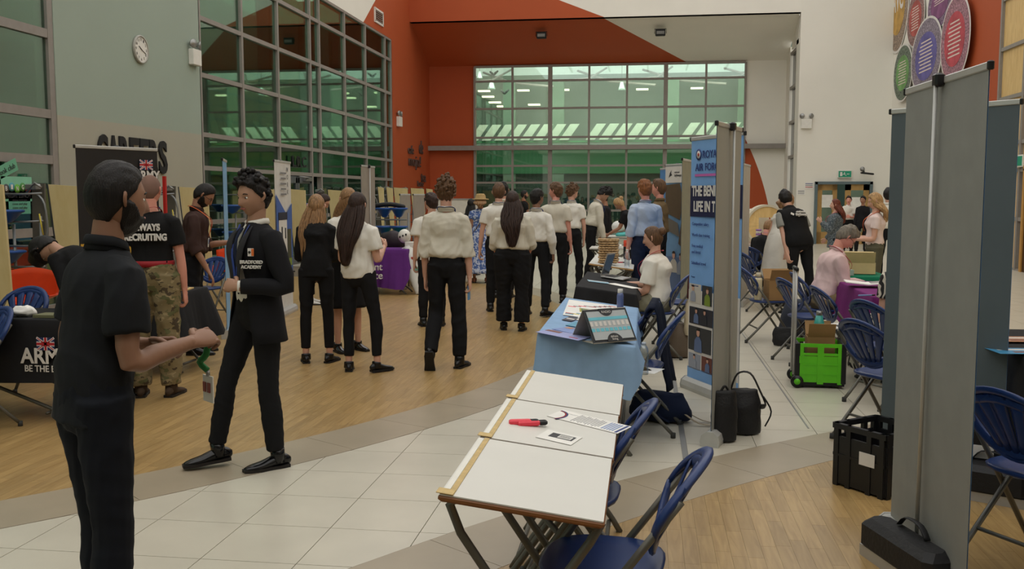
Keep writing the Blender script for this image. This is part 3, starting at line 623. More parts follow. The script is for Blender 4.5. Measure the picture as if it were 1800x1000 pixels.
    if top:
        kind, m = top[0], top[1]; o = top[2] if len(top) > 2 else {}
        ct = MB(); lo = o.get('loose', .012); hem = o.get('hem', .10); rl = o.get('sleeve', 'short'); bl = o.get('blouse', 0)
        P, Rr = [], []
        zs = [z for z in (-.22, -.15, -.08, 0, .06, .12, .18, .27, .36, .42, .465, .50, .52) if z > hem]; zs = [hem] + zs
        for z in zs:
            rx = float(np.interp(z, [q[0] for q in tr], [q[1] for q in tr])); ry = float(np.interp(z, [q[0] for q in tr], [q[2] for q in tr]))
            if z < -.05: rx, ry = .158, .108
            ex = lo + (bl if z < .2 and z > hem + .015 else 0) + (.012 if .1 < z < .25 else 0) * (0 if o.get('fit') else 1)
            if z > .48: ex = .008
            P.append(sp(0, 0, z)); Rr.append(((rx * w + ex) * s, (ry * w + ex + (.022 if fem and .30 < z < .42 else 0)) * s))
        ct.tube(P, Rr, 20, m, side=Q(.3) @ V3((1, 0, 0)), sub=2)
        for sg, (sh, el, wr) in ((1, arms[0]), (-1, arms[1])):
            if rl == 'none': continue
            sl = lo * .8 + .006
            pts = [sp(sg * .09, 0, .432), sh, sh * .5 + el * .5]; rr = [.060 * s, (.052 * w) * s + sl * .6, .045 * w * s + sl]
            if rl == 'short': pts[-1] = sh + (el - sh) * o.get('slen', .62); rr[-1] = .047 * w * s + sl * 1.4
            elif rl == 'roll': pts += [el, el + (wr - el) * .22, el + (wr - el) * .23]; rr += [.042 * s + sl, .043 * s + sl * 1.25, .040 * s + sl * 1.25]
            else: pts += [el, el * .5 + wr * .5, wr + (wr - el) * .02]; rr += [.041 * s + sl, .038 * s + sl, .03 * s + sl * .7]
            ct.tube(pts, rr, 14, m, sub=2)
        me = remesh(ct, max(vox * .8, .009), 2, 'top'); wrinkle(me, o.get('wr', .008), (9, 9, 5), seed + 50); me.materials.clear(); me.materials.append(m)
        nm = {'shirt': 'shirt', 'tee': 't_shirt', 'blazer': 'blazer', 'polo': 'polo_shirt', 'coat': 'cardigan', 'vest': 'waistcoat', 'dress': 'bodice'}[kind]; ob = link(nm, me, t)
        if o.get('label'): ob['label'] = o['label']
        if kind in ('shirt', 'polo'):
            cc = MB(); n = 20; G = []
            for (z, r_, yy) in ((.505, .075, 0), (.535, .070, .0), (.556, .066, -.004), (.552, .073, -.004), (.525, .082, -.002)):
                row = []
                for j in range(n + 1):
                    a = R(100 + 340 * j / n) ; row.append(sp(math.cos(a) * r_ * w ** .3, yy + math.sin(a) * r_ * .92 - .006, z - .015 * max(0, math.sin(a))))
                G.append(row)
            cc.grid(G, o.get('collar', m), thick=.003); cc.build('collar', t)
    if o_v := (top[2].get('vest') if top and len(top) > 2 else None):
        vb = MB(); P, Rr = [], []
        for z in (-.06, 0, .08, .16, .27, .36, .43, .475, .5, .56):
            rx = float(np.interp(z, [q[0] for q in tr], [q[1] for q in tr])); ry = float(np.interp(z, [q[0] for q in tr], [q[2] for q in tr])); e = .042 if z < .5 else .022
            P.append(sp(0, 0, z)); Rr.append(((rx * w + e) * s, (ry * w + e) * s))
        vb.tube(P, Rr, 20, o_v, side=Q(.3) @ V3((1, 0, 0)), sub=2)
        for sg in (1, -1): vb.tube([sp(sg * .1, 0, .44), sp(sg * (shx + .02), 0, .45)], [.07 * s, .068 * s], 14, o_v)
        me = remesh(vb, .012, 3, 'waistcoat'); wrinkle(me, .004, (6, 6, 12), seed); me.materials.clear(); me.materials.append(o_v); link('waistcoat', me, t)
    # ---- shoes
    if shoes:
        for i, (hp, kn, ak) in enumerate(an):
            sg = 1 if i == 0 else -1; yaw, pit = feet[i]; q = rotm('Z', -sg * yaw) @ rotm('X', -pit); sb = MB()
            T = Matrix([[*(q[k] * s), (ak)[k]] for k in range(3)] + [[0, 0, 0, 1]]); f = .92 if fem else 1.0
            sb.tube([(0, -.062 * f, -.045), (0, -.03 * f, -.038), (0, .03 * f, -.045), (0, .09 * f, -.056), (0, .15 * f, -.062), (0, .185 * f, -.066)], [(.028 * f, .034), (.034 * f, .042), (.038 * f, .036), (.044 * f, .026), (.042 * f, .02), (.026 * f, .013)], 14, shoes, T, side=(1, 0, 0), sub=2, round_=True)
            if o_b := (isinstance(feet, tuple) and True): sb.tube([(0, -.01, -.05), (0, -.008, .0), (0, -.006, .035 if not fem else .01)], [(.042, .05), (.042, .048), (.042, .046)], 12, shoes, T)
            pr = [(-.035, -.075), (.035, -.075), (.042, -.03), (.043, .05), (.05, .11), (.044, .17), (.025, .202), (-.025, .202), (-.044, .17), (-.05, .11), (-.043, .05), (-.042, -.03)]
            sb.prism([(p[0] * f, p[1] * f) for p in pr], -.085, -.066, BLACK if shoes is C_SHOE else M('dark_sole', 30, 26, 24), T)
            if isinstance(shoes, bpy.types.Material): sb.build('shoe', t)
    # ---- hair
    if hair:
        st, hm, tk = hair[0], hair[1], hair[2]; ho = hair[3] if len(hair) > 3 else {}; hb = MB()
        base = {'short': 'short', 'curly': 'short', 'long': 'long', 'bun': 'long', 'receding': 'receding', 'buzz': 'buzz', 'pony': 'long', 'bob': 'long', 'crop': 'short'}[st]
        G, _ = hair_shell(base, tk, seed, ho.get('rough', {'curly': .5, 'short': .25}.get(st, .12)), ho.get('freq', 55 if st == 'curly' else 40), ho.get('top', 1.6 if st in ('short', 'curly') else 1.15))
        add_grid_closed(hb, G, hm, Th)
        if st in ('curly',):
            for k in range(90):
                i, j = rs.randint(18, 39), rs.randint(0, 64); p = G[i, j]
                if p[2] > .075 or (p[1] < -.01 and p[2] > -.05): hb.ball(p * (1.0 + .02 * rs.rand()), .011 + .008 * rs.rand(), hm, Th, 7, 5)
        if st in ('long', 'bob', 'pony'):
            L = ho.get('len', .42); n = 44; wv = ho.get('wave', 0); f = ho.get('front', 1.0); P = []; q = []
            sd = Q(.4) @ V3((1, 0, 0)); bk = Q(.4) @ V3((0, -1, 0)); K = 9
            hb_top = hc + hq @ V3((0, -.012, .06)) * s * hs
            for k in range(K + 1):
                u = k / K; dz = .06 + u * L
                if st == 'pony': wx, wy = .022 + .012 * math.sin(u * PI), .02; off = .105
                else:
                    wx = (.088 + .028 * math.sin(min(1, u * 1.4) * PI) * ho.get('spread', 1)) * (1 - .45 * max(0, u - .55) / .45); wy = .085 - .05 * min(1, u * 1.9); off = .0 + .105 * min(1, u * 1.7) + .075 * min(1, u * 2)
                tgt = hb_top + V3((0, 0, -1)) * dz * s
                p = tgt + bk * off * s * .78 * w + sd * (ho.get('sway', 0) * u + wv * math.sin(u * 9) * .012) * s
                P.append(p); q.append((wx * s * w ** .3, wy * s))
            ph = rs.rand(5) * 6
            rid = lambda u, a: 1 + (.05 * math.sin(a * 11 + ph[0] + u * 3 * (1 + wv)) + .035 * math.sin(a * 23 + ph[1] + u * 7 * wv) + .03 * math.sin(a * 5 + ph[2] + u * 12 * wv)) * min(1, u * 3)
            hb.tube(P, q, n, hm, side=sd, sub=3, ridge=rid, round_=True)
            for k in range(ho.get('locks', 16)):
                a = rs.uniform(-1.35, 1.35); l = rs.uniform(.75, 1.08); pts = []
                for i in range(7):
                    u = i / 6 * l; j = min(K, u * K); i0 = int(j); i1 = min(K, i0 + 1); fq = j - i0; c = P[i0] * (1 - fq) + P[i1] * fq; r0 = q[i0][0] * (1 - fq) + q[i1][0] * fq; r1 = q[i0][1] * (1 - fq) + q[i1][1] * fq
                    if u > 1: c = c + V3((0, 0, -1)) * L * (u - 1) * s
                    pts.append(c + sd * math.sin(a) * r0 * 1.04 + bk * math.cos(a) * r1 * 1.06 + sd * wv * .014 * math.sin(u * 10 + k))
                hb.tube(pts, [.004 * s, .012 * s, .013 * s, .012 * s, .011 * s, .008 * s, .002 * s], 6, hm, sub=2)
        if st == 'bun':
            hb.ball((.0, -.105, .055), (.045, .042, .042), hm, Th, 16, 12)
            hb.tube([(-.03, -.09, .03), (.0, -.13, .07), (.03, -.1, .085)], .016, 8, hm, T=Th, sub=3)
        hb.build('hair', t)
    if beard:
        Hs2, th2, _ = head_surface(40, 64); z = Hs2[..., 2]; a = np.degrees(ang(th2)); up = np.interp(a, [0, 14, 26, 50, 75, 95, 180], [-.040, -.042, -.05, -.045, .0, .01, -.2])
        w_ = np.clip((up - z + .004) / .01, 0, 1) * np.clip((100 - a) / 12, 0, 1) * np.where((a < 16) & (np.abs(z + .056) < .006), 0, 1); nn = Hs2 / np.linalg.norm(Hs2, axis=2, keepdims=True)
        tt = beard[1] * (1 + .25 * fbm(Hs2.reshape(-1, 3), 60, seed).reshape(z.shape)); G = Hs2 + nn * (tt * w_ - .01 * (1 - w_))[..., None]
        hb = MB(); add_grid_closed(hb, G, beard[0], Th); hb.build('beard', t)
    if glasses:
        gb = MB()
        for sg in (1, -1):
            c = [(sg * .031 + .022 * math.cos(a), .094, .004 + .017 * math.sin(a)) for a in np.linspace(0, 2 * PI, 13)]; gb.tube(c, .0018, 5, glasses, Th); gb.tube([(sg * .053, .092, .01), (sg * .08, .05, .012), (sg * .082, -.005, .01)], .002, 5, glasses, Th)
        gb.tube([(-.01, .096, .008), (.01, .096, .008)], .0018, 5, glasses, Th); gb.build('glasses', t)
    if lany:
        lb = MB(); o = .02 + (top[2].get('loose', .012) if top and len(top) > 2 else .012)
        zb = .26
        for sg in (1, -1):
            lb.tube([sp(0, -.088, .545), sp(sg * .05, -.07, .552), sp(sg * .078, -.01, .535), sp(sg * .07, .07, .49), sp(sg * .05, (.115 * w + o), .42), sp(sg * .02, .108 * w + o + (.02 if fem else .004), .33), sp(0, .098 * w + o + (.01 if fem else 0), zb)], [(.0085, .002)] * 7, 6, lany, sub=3)
        lb.build('lanyard', t)
    if badge:
        lb = MB(); c = sp(0, .115 * w + .025, .20); q = Q(.3); T = Matrix([[*(q[i]), c[i]] for i in range(3)] + [[0, 0, 0, 1]]); lb.box((0, 0, 0), (.06, .004, .09), whitep, T); lb.box((0, .003, .01), (.045, .002, .05), M('badge_photo_print', 60, 80, 130), T); lb.build('badge', t)
    if belt:
        lb = MB(); P = [];
        for j in range(25):
            a = 2 * PI * j / 24; P.append(sp(math.cos(a) * (.142 * w + .022), math.sin(a) * (.100 * w + .022), .115))
        for dz, m_, rr in belt: lb.tube([p + V3((0, 0, dz)) for p in P], [(.004, rr)] * len(P), 6, m_, side=None)
        lb.build('belt', t)
    return dict(t=t, sp=sp, hc=hc, arms=arms, pel=pel, an=an, Q=Q, s=s, Th=Th)
def face_text(p, s_, size, m, x, y, z, back=True, tilt=0, turn=0, xs=1.0, name='print', bold=.004, label=None, flush=.004):
    """flat print on the chest or back"""
    q = p['Q'](z); o = p['sp'](x, y, z); ex = q @ (V3((-math.cos(R(turn)), -math.sin(R(turn)), 0)) if not back else V3((1, 0, 0))); ey = q @ V3((0, 0, 1))
    return text(s_, size, m, frame(o, ex, ey), p['t'], name, bold=bold, xs=xs, ex=flush)

# ------------------------------------------------------------------ furniture
BLUE = M('blue_chair_plastic', 28, 52, 104, rough=.35); TUBE = M('grey_painted_tube', 98, 96, 88, rough=.4, metal=.3); RUB = M('grey_rubber_foot', 60, 60, 58, rough=.8)
def folding_chair():
    t = thing('folding_chair', 'chair', 'chair')
    b = MB(); n = 28; V = [];
    for z, e in ((.432, .9), (.438, .98), (.452, 1.0), (.458, .95), (.452, .7)):
        for k in range(n):
            a = 2 * PI * k / n; c, s_ = math.cos(a), math.sin(a); q = (abs(c) ** 3 + abs(s_) ** 3) ** (-1 / 3)
            V.append((.205 * c * q * e, .02 + .195 * s_ * q * e, z))
    F = [(i * n + j, i * n + (j + 1) % n, (i + 1) * n + (j + 1) % n, (i + 1) * n + j) for i in range(4) for j in range(n)] + [tuple(range(n - 1, -1, -1)), tuple(range(4 * n, 5 * n))]
    b.add(V, F, BLUE, True); b.build('seat', t)
    def bk(x, h, o=0): # point on the slanting back; h 0..1
        z = .50 + .31 * h; y = -.085 - .26 * (z - .44) / .36 * .75 - .045 * (1 - (x / .22) ** 2) + .03 + o; return (x, y, z)
    out = []
    for k in range(33):
        a = 2 * PI * k / 32; c, s_ = math.cos(a), math.sin(a); w_ = .215 - .05 * max(0, -s_) ; out.append(bk(c * w_, .5 + .5 * s_ * (1 if s_ > 0 else .92)))
    b = MB(); b.tube(out, [(.022, .013)] * len(out), 8, BLUE, side=None)
    for k in range(-2, 3):
        P = [bk(k * .034, .10), bk(k * .060, .5), bk(k * .086, .93 - .04 * abs(k))]; b.tube(P, [(.018, .006), (.028, .006), (.040, .006)], 6, BLUE, side=(1, 0, 0), sub=2)
    P = [bk(-.13, .2), bk(0, .10), bk(.13, .2)]; b.tube(P, [(.03, .008)] * 3, 6, BLUE, side=(0, 0, 1), sub=3)
    P = [bk(-.16, .78), bk(0, .9), bk(.16, .78)]; b.tube(P, [(.022, .006)] * 3, 6, BLUE, side=(0, 0, 1), sub=3)
    b.build('backrest', t)
    for sx in (-1, 1):
        b = MB(); b.tube([(sx * .215, .25, .02), (sx * .21, -.04, .45), (sx * .20, -.235, .72)], .0125, 8, TUBE); b.build('upright', t)
        b = MB(); b.tube([(sx * .19, -.27, .02), (sx * .19, -.22, .07), (sx * .185, .12, .43)], .0125, 8, TUBE); b.build('leg', t)
        for y in (.25, -.27): b = MB(); b.cyl((sx * (.215 if y > 0 else .19), y, 0), .017, .035, 8, RUB); b.build('rubber_foot', t)
    b = MB(); b.tube([(-.21, .19, .11), (.21, .19, .11)], .009, 6, TUBE); b.build('cross_bar', t); b = MB(); b.tube([(-.19, -.14, .155), (.19, -.14, .155)], .009, 6, TUBE); b.build('cross_bar', t)
    return t
_fc = folding_chair(); _fc_used = [False]
def fchair(label, x, y, face, group=None, z=0, tilt=None):
    """face: compass angle of the sitter's gaze in degrees, 0 = +y, 90 = -x"""
    o = _fc if not _fc_used[0] else copy_tree(_fc); _fc_used[0] = True
    o['label'] = label; o['category'] = 'chair'; o.location = (float(x), float(y), z); o.rotation_euler = (0, 0, R(face)); o['group'] = group or 'blue folding chairs'
    return o
WHITE_TOP = M('scuffed_white_laminate', 214, 212, 204, rough=.4, var=.03, scale=3); BROWN_EDGE = M('brown_desk_edge', 128, 82, 44, rough=.5); TAPE = M('masking_tape', 196, 170, 116, rough=.7, var=.15, scale=25)
SL = .128
def zt(x): return .73 - (x + .335) * SL
def onrow(px, py):
    d = ray(px, py); # z = .73-(x+.335)*SL
    t_ = (.73 - .335 * SL - EYE) / (d[2] + SL * d[0]); return _C + d * t_
def leg_frame(t, w, y, m, hz=.70, tilt=0, r=.014):
    for sx, yy in ((1, y), (-1, y + .03)):
        b = MB(); b.tube([(sx * w * .30, yy, hz - sx * w * .30 * tilt), (sx * w * .42, yy, hz - .015 - sx * w * .42 * tilt), (sx * w * .40, yy, hz - .09), (-sx * w * .40, yy, .06), (-sx * w * .45, yy, 0.01)], r, 8, m, sub=2); b.build('leg', t)
def desk(label, cx, cy, L, W, tilt=SL, top=WHITE_TOP, tape=True, edge=BROWN_EDGE, rz=0, group=None, base=.73, wide=False):
    t = thing('exam_desk' if not wide else 'folding_table', label, 'desk' if not wide else 'table', (cx, cy, 0), rz, group)
    T = Matrix.Translation((0, 0, base)) @ Matrix.Rotation(math.atan(tilt), 4, 'Y')
    b = MB(); b.box((0, 0, -.012), (W, L - .004, .020), edge, T, bev=.006); b.box((0, 0, -.001), (W - .008, L - .010, .004), top, T); b.build('tabletop', t)
    for y in (-L / 2 + .07, L / 2 - .10): leg_frame(t, W, y, TUBE, base - .025, tilt)
    b = MB(); b.tube([(-W * .42, -L / 2 + .07, .05), (-W * .42, L / 2 - .07, .05)], .011, 6, TUBE); b.build('stretcher', t); b = MB(); b.tube([(W * .36, -L / 2 + .07, .05), (W * .36, L / 2 - .07, .05)], .011, 6, TUBE); b.build('stretcher', t)
    if tape:
        b = MB(); b.box((-W / 2 + .035, 0, .0025), (.017, L - .01, .002), TAPE, T); b.box((-W / 2 + .017, 0, .002), (.016, L - .03, .002), M('white_edge_tape', 226, 224, 214), T)
        b.box((-W / 2 + .018, -L / 2 + .024, .0045), (.05, .045, .003), TAPE, T, bev=.001); b.build('tape', t)
    return t
for k, (lab) in enumerate(('nearest white exam desk, bare top with taped left edge and brown front edge', 'middle white exam desk of the row holding the pink markers and printed papers', 'far white exam desk of the row, next to the blue tablecloth')):
    desk(lab, -.337 + .004 * k, 2.905 + .655 * k, .65, .475)
def flat_on(px, py, w, l, rz, name, label, cat, m=PAPER, h=.0012, group=None, surf=onrow, parts=None, tilt=True, zoff=.0035):
    p = surf(px, py); t = thing(name, label, cat, (p[0], p[1], p[2] + zoff), 0, group); t.rotation_euler = (Matrix.Rotation(math.atan(SL) if tilt else 0, 4, 'Y') @ Matrix.Rotation(R(rz), 4, 'Z')).to_euler()
    b = MB(); b.box((0, 0, 0), (w, l, h)); b.build('sheet', t, m)
    T = lambda x, y: frame((x, y, h * .5 + .0003), (1, 0, 0), (0, 1, 0))
    if parts: parts(t, T, h)
    return t
INK = M('grey_ink', 120, 120, 122); NAVYINK = M('navy_ink', 40, 60, 120); REDINK = M('red_ink', 170, 40, 40); DINK = M('dark_ink', 50, 50, 54)
def bar(t, x, y, w, l, m, h, nm='print', z=.0006): b = MB(); b.box((x, y, h * .5 + z / 2), (w, l, z)); return b.build(nm, t, m)
def leaflet(t, T, h):
    b = MB()
    for r_, m_ in ((.10, NAVYINK), (.09, REDINK)):
        P = [(-.148 + r_ * math.cos(a) * .55, -.035 + r_ * math.sin(a) * .9, h * .5 + .0006) for a in np.linspace(-.7, 1.55, 12)]; b.tube(P, [(.0035, .0005)] * 12, 4, m_, side=None)
    b.build('print', t)
    for k in range(12): bar(t, -.055 + .010 * k, 0, .003, .125 - .015 * (k % 3), INK, h)
    for k in range(5): bar(t, .075 + .011 * k, 0, .006, .12, M('pale_blue_ink', 130, 150, 190), h)
    bar(t, .137, 0, .010, .14, NAVYINK, h); text('Applications', .011, M('print_grey', 150, 150, 155), T(-.09, .03), t, 'print', ex=.0002)
flat_on(1036, 742, .30, .155, -20, 'leaflet', 'long white printed leaflet with red and navy curved logo on the middle desk', 'leaflet', parts=leaflet)
flat_on(983, 770, .135, .135, -14, 'card', 'small white card with a dark printed block beside the pink markers', 'card', parts=lambda t, T, h: (bar(t, .008, .01, .09, .06, DINK, h), bar(t, .02, .01, .05, .042, PAPER, h, z=.0009), [bar(t, .02, .022 - .008 * k, .042, .003, DINK, h, z=.0012) for k in range(4)]))
PINK = M('fluorescent_pink_plastic', 238, 66, 84, rough=.35)
for k, (px, py, rz, lab) in enumerate(((921, 747, 14, 'pink highlighter marker with black cap, left of the pair on the white desk'), (936, 749, 20, 'pink highlighter marker with black cap, right of the pair beside the printed card'))):
    p = onrow(px, py); t = thing('highlighter', lab, 'marker', (p[0], p[1], p[2] + .012), R(rz), 'pink markers on the white desk')
    b = MB(); b.box((-.014, 0, 0), (.085, .028, .020), PINK, bev=.005); b.build('barrel', t); b = MB(); b.box((.040, 0, 0), (.034, .025, .019), blackp, bev=.005); b.box((.035, 0, .009), (.026, .005, .003), blackp); b.build('cap', t)

def drape(t, x0, x1, y0, y1, zf, drops, m, name='tablecloth', amp=.012, seed=1, nw=7, flare=.03, tint=None):
    """cloth over a table; drops = (left,right,near,far) hanging lengths"""
    rs = np.random.RandomState(seed); per = []; N = 26
    for k in range(N): per.append((x0 + (x1 - x0) * k / N, y0, 0, -1, drops[2]))
    for k in range(N): per.append((x1, y0 + (y1 - y0) * k / N, 1, 0, drops[1]))
    for k in range(N): per.append((x1 - (x1 - x0) * k / N, y1, 0, 1, drops[3]))
    for k in range(N): per.append((x0, y1 - (y1 - y0) * k / N, -1, 0, drops[0]))
    n = len(per); rows = []; cx, cy = (x0 + x1) / 2, (y0 + y1) / 2; ph = rs.rand(4) * 6
    for lv in range(12):
        row = []
        for i, (x, y, nx, ny, d) in enumerate(per):
            j = i % N; e = min(j, N - j) / (N / 2)
            if j == 0: p_ = per[i - 1]; nx, ny = (nx + p_[2]) * .7, (ny + p_[3]) * .7; d = (d + p_[4]) / 2
            u = max(0, (lv - 2) / 9); a = 2 * PI * i / n
            wv = (math.sin(a * nw + ph[0]) + .6 * math.sin(a * nw * 2.3 + ph[1]) + .5 * math.sin(a * nw * 4.1 + ph[2] + u * 2)) * amp * u + flare * u * (1.6 - e)
            if lv == 0: k_ = .96; row.append((cx + (x - cx) * k_, cy + (y - cy) * k_, zf(cx + (x - cx) * k_) + .004))
            elif lv == 1: row.append((x, y, zf(x) + .003))
            else: row.append((x + nx * (.006 + wv), y + ny * (.006 + wv), zf(x) - .006 - d * u * (1 + .03 * math.sin(a * 3 + ph[3]))))
        rows.append(row)
    b = MB(); V = [p for r_ in rows for p in r_]; F = [(i * n + j, (i + 1) * n + j, (i + 1) * n + (j + 1) % n, i * n + (j + 1) % n) for i in range(11) for j in range(n)]
    F.append(tuple(range(n))); F = [q if len(q) == 4 else q for q in F]; b.add(V, F, m, True); o = b.build(name, t); return o
def clothed_table(label, x0, x1, y0, y1, zf, drops, m, tlabel, rz=0, **k):
    cx, cy = (x0 + x1) / 2, (y0 + y1) / 2
    t = desk(tlabel, cx, cy, y1 - y0 - .01, x1 - x0 - .01, tilt=(zf(0) - zf(1)), tape=False, base=zf(cx) - .004, wide=True, top=WHITE_TOP)
    c = drape(None, x0, x1, y0, y1, zf, drops, m, **k); tag(c, label, 'tablecloth'); return t, c
CB = cloth('light_blue_tablecloth', 138, 168, 200, bscale=8); CK = cloth('black_tablecloth', 34, 34, 36); CP = cloth('purple_tablecloth', 112, 40, 104); CG = cloth('green_tablecloth', 20, 112, 82); CV = cloth('violet_tablecloth', 96, 46, 122); CLG = cloth('bright_green_cloth', 44, 150, 70)
clothed_table('light blue tablecloth hanging to mid-height behind the white exam desks', -.64, -.055, 5.72, 7.75, zt, (.30, .10, .30, .08), CB, 'folding table hidden under the light blue tablecloth', seed=3)
clothed_table('short black tablecloth under the open laptop beside the seated woman', -.63, -.08, 8.75, 10.5, zt, (.20, .06, .16, .1), CK, 'folding table under the black cloth where the seated woman works', seed=4)
# long exam desks further along the aisle
for k, lab in enumerate(('bare exam desk carrying the woven wooden tower beyond the laptop table', 'exam desk behind the woven tower, next to the man in the blue shirt')):
    desk(lab, -.42, 12.35 + .95 * k, .94, .56, tape=False, edge=M('tan_desk_edge', 176, 140, 92))
# black-clothed recruiting tables at the left
z73 = lambda x: .735
clothed_table('long black tablecloth printed with a union flag and slogan at the left edge', -5.9, -3.95, 6.12, 6.75, z73, (.4, .40, .44, .4), CK, 'folding table under the flag-printed black cloth, legs showing below', seed=5, amp=.005, flare=.012, nw=5)
clothed_table('plain dark cloth draped over the table right of the camouflage trousers', -4.8, -4.12, 7.95, 8.55, z73, (.4, .44, .44, .4), CK, 'folding table under the dark cloth in front of the man with the orange lanyard', seed=6, flare=.09)
# flag print
def union_flag(t, T, w, h, z=.0012):
    q = [(M('flag_blue', 36, 44, 92), [(0, 0, w, h, 0)]), (M('flag_white', 220, 214, 214), [(0, 0, math.hypot(w, h) * .98, h * .17, math.atan2(h, w)), (0, 0, math.hypot(w, h) * .98, h * .17, -math.atan2(h, w)), (0, 0, w, h * .34, 0), (0, 0, w * .2, h, 0)]), (M('flag_red', 178, 36, 44), [(0, 0, math.hypot(w, h) * .9, h * .06, math.atan2(h, w)), (0, 0, math.hypot(w, h) * .9, h * .06, -math.atan2(h, w)), (0, 0, w, h * .2, 0), (0, 0, w * .12, h, 0)])]
    b = MB()
    for i, (m_, L_) in enumerate(q):
        for (x, y, a, c, r_) in L_: b.box((0, 0, 0), (a, c, .0006), m_, T @ Matrix.Translation((x, y, z + i * .0007)) @ Matrix.Rotation(r_, 4, 'Z'))
    return b.build('flag_print', t)
tc = [o for o in COL.objects if o.get('label', '').startswith('long black tablecloth')][0]
LET = M('white_lettering', 214, 210, 204)
py_ = 6.095
for (s_, px, py, sz, xs, bold) in (('ARMY', 83, 638, .150, .95, .004), ('BE THE BEST', 83, 653, .064, .92, .001)):
    p = ony(px, py, py_); text(s_, sz, LET, frame((p[0], py_ - .012, p[2]), (1, 0, 0), (0, 0, 1)), tc, 'lettering', bold=bold, xs=xs)
p = ony(82, 604, py_); union_flag(tc, frame((p[0], py_ - .012, p[2]), (1, 0, 0), (0, 0, 1)), .135, .09)

# ------------------------------------------------------------------ roll-up banners
GREYB = M('grey_banner_back', 156, 156, 149, rough=.6, var=.04, scale=2); SLATEB = M('slate_banner_back', 84, 95, 100, rough=.6, var=.06, scale=2); SILVER = M('silver_anodised', 186, 186, 182, rough=.35, metal=.25); RAFB = M('sky_blue_banner_print', 122, 168, 222, rough=.55)
def rollup(label, A, B, H=2.05, front=RAFB, back=GREYB, lean=.0, pole=True, name='roll_up_banner', base=True, bow=.012, group=None, ze=.09):
    """A, B: ground points of its left and right end seen from its printed front (local -y)"""
    A, B = Vector((*A, 0)), Vector((*B, 0)); c = (A + B) / 2; L = (B - A).length; rz = math.atan2(B.y - A.y, B.x - A.x)
    t = thing(name, label, 'banner', (c.x, c.y, 0), rz, group); n = 14
    if base:
        b = MB(); prof = [(-.055, .0), (-.06, .03), (-.05, .07), (-.02, .095), (.02, .095), (.05, .07), (.06, .03), (.055, 0)]
        T = frame((-L / 2 - .01, 0, 0), (0, 1, 0), (0, 0, 1)); b.prism(prof, 0, L + .02, SILVER, T); b.build('cassette', t)
        for sx in (-1, 1):
            b = MB(); b.prism([(q[0] * 1.05, q[1] * 1.04) for q in prof], 0, .012, SILVER, frame((sx * (L / 2 + .008), 0, 0), (0, 1, 0), (0, 0, 1))); b.build('end_cap', t)
    def pt(u, z, o): return ((u - .5) * (L - .04), lean * z + math.sin(u * PI) * bow * math.sin(min(1, z / H) * PI) + o, z)
    G = [[pt(i / n, ze + (H - ze) * j / 10, -.003) for j in range(11)] for i in range(n + 1)]
    G2 = [[pt(i / n, ze + (H - ze) * j / 10, .001) for j in range(11)] for i in range(n + 1)]
    b = MB(); b.grid([g[::-1] for g in G][::-1], front); 
    b.v, b.f, b.m, b.sm, b.mats = [], [], [], [], []
    A1 = [p for g in G for p in g]; A2 = [p for g in G2 for p in g]; k = 11
    F = [(i * k + j, (i + 1) * k + j, (i + 1) * k + j + 1, i * k + j + 1) for i in range(n) for j in range(10)]
    b.add(A1, F, front, True); b.add(A2, [q[::-1] for q in F], back, True); b.build('graphic', t)
    b = MB(); b.box((0, lean * H - .001, H), (L - .02, .016, .03), SILVER, bev=.004); b.build('top_rail', t)
    for sx in (-1, 1): b = MB(); b.box((sx * (L / 2 - .01), lean * H, H), (.016, .024, .034), blackp, bev=.004); b.build('end_cap', t)
    if pole:
        b = MB(); b.tube([(0, .035, .06), (0, lean * H + .03, H - .01)], .009, 8, SILVER); b.build('pole', t)
        b = MB(); b.box((0, lean * H + .02, H), (.05, .04, .055), blackp, bev=.008); b.build('clip', t)
    t['L'] = L; return t
def bprint(t, x, z, w, h, m, o=.006, nm='print'): b = MB(); b.box((x, -o, z), (w, .0015, h)); return b.build(nm, t, m)
def btext(t, s_, x, z, size, m, o=.008, **k): return text(s_, size, m, frame((x, -o, z), (1, 0, 0), (0, 0, 1)), t, 'print', **k)
gx = lambda px, D: gD(px, D)
# tall grey one at the right, seen from behind
rollup('tallest grey roll-up banner seen from behind at the right, thin pole down its back', gD(1698, 3.5), gD(1562, 4.42), 2.07, lean=.0, back=M('charcoal_grey_banner_back', 134, 136, 132))
rollup('slate blue roll-up banner seen from behind, right behind the tallest grey banner', gD(1766, 5.15), gD(1541, 5.8), 2.1, back=SLATEB, pole=False)
rollup('grey roll-up banner back with black bags at its foot in the middle of the aisle', gD(1293, 6.65), gD(1248, 6.0), 2.05)
rollup('dull green-grey roll-up banner back behind the seated woman', gD(1228, 12.9), gD(1194, 11.4), 2.03, back=M('olive_grey_banner_back', 142, 143, 126))
rollup('pale grey narrow roll-up banner back behind the blue printed banner', gD(1314, 14.6), gD(1299, 13.7), 2.05, back=M('pale_grey_banner_back', 180, 178, 172), pole=False)
rf = rollup('sky blue roll-up banner with air force lettering and photographs', gD(1207, 7.93), gD(1300, 7.12), 2.06, back=GREYB)
NAVY = M('navy_print', 22, 28, 66); L_ = rf['L']; x0 = -L_ / 2
btext(rf, 'ROYAL', x0 + .21, 1.90, .085, NAVYINK, align='LEFT', bold=.001); btext(rf, 'AIR FORCE', x0 + .10, 1.80, .085, NAVYINK, align='LEFT', bold=.001); bprint(rf, x0 + .26, 1.765, .34, .02, M('rose_print', 190, 100, 170))
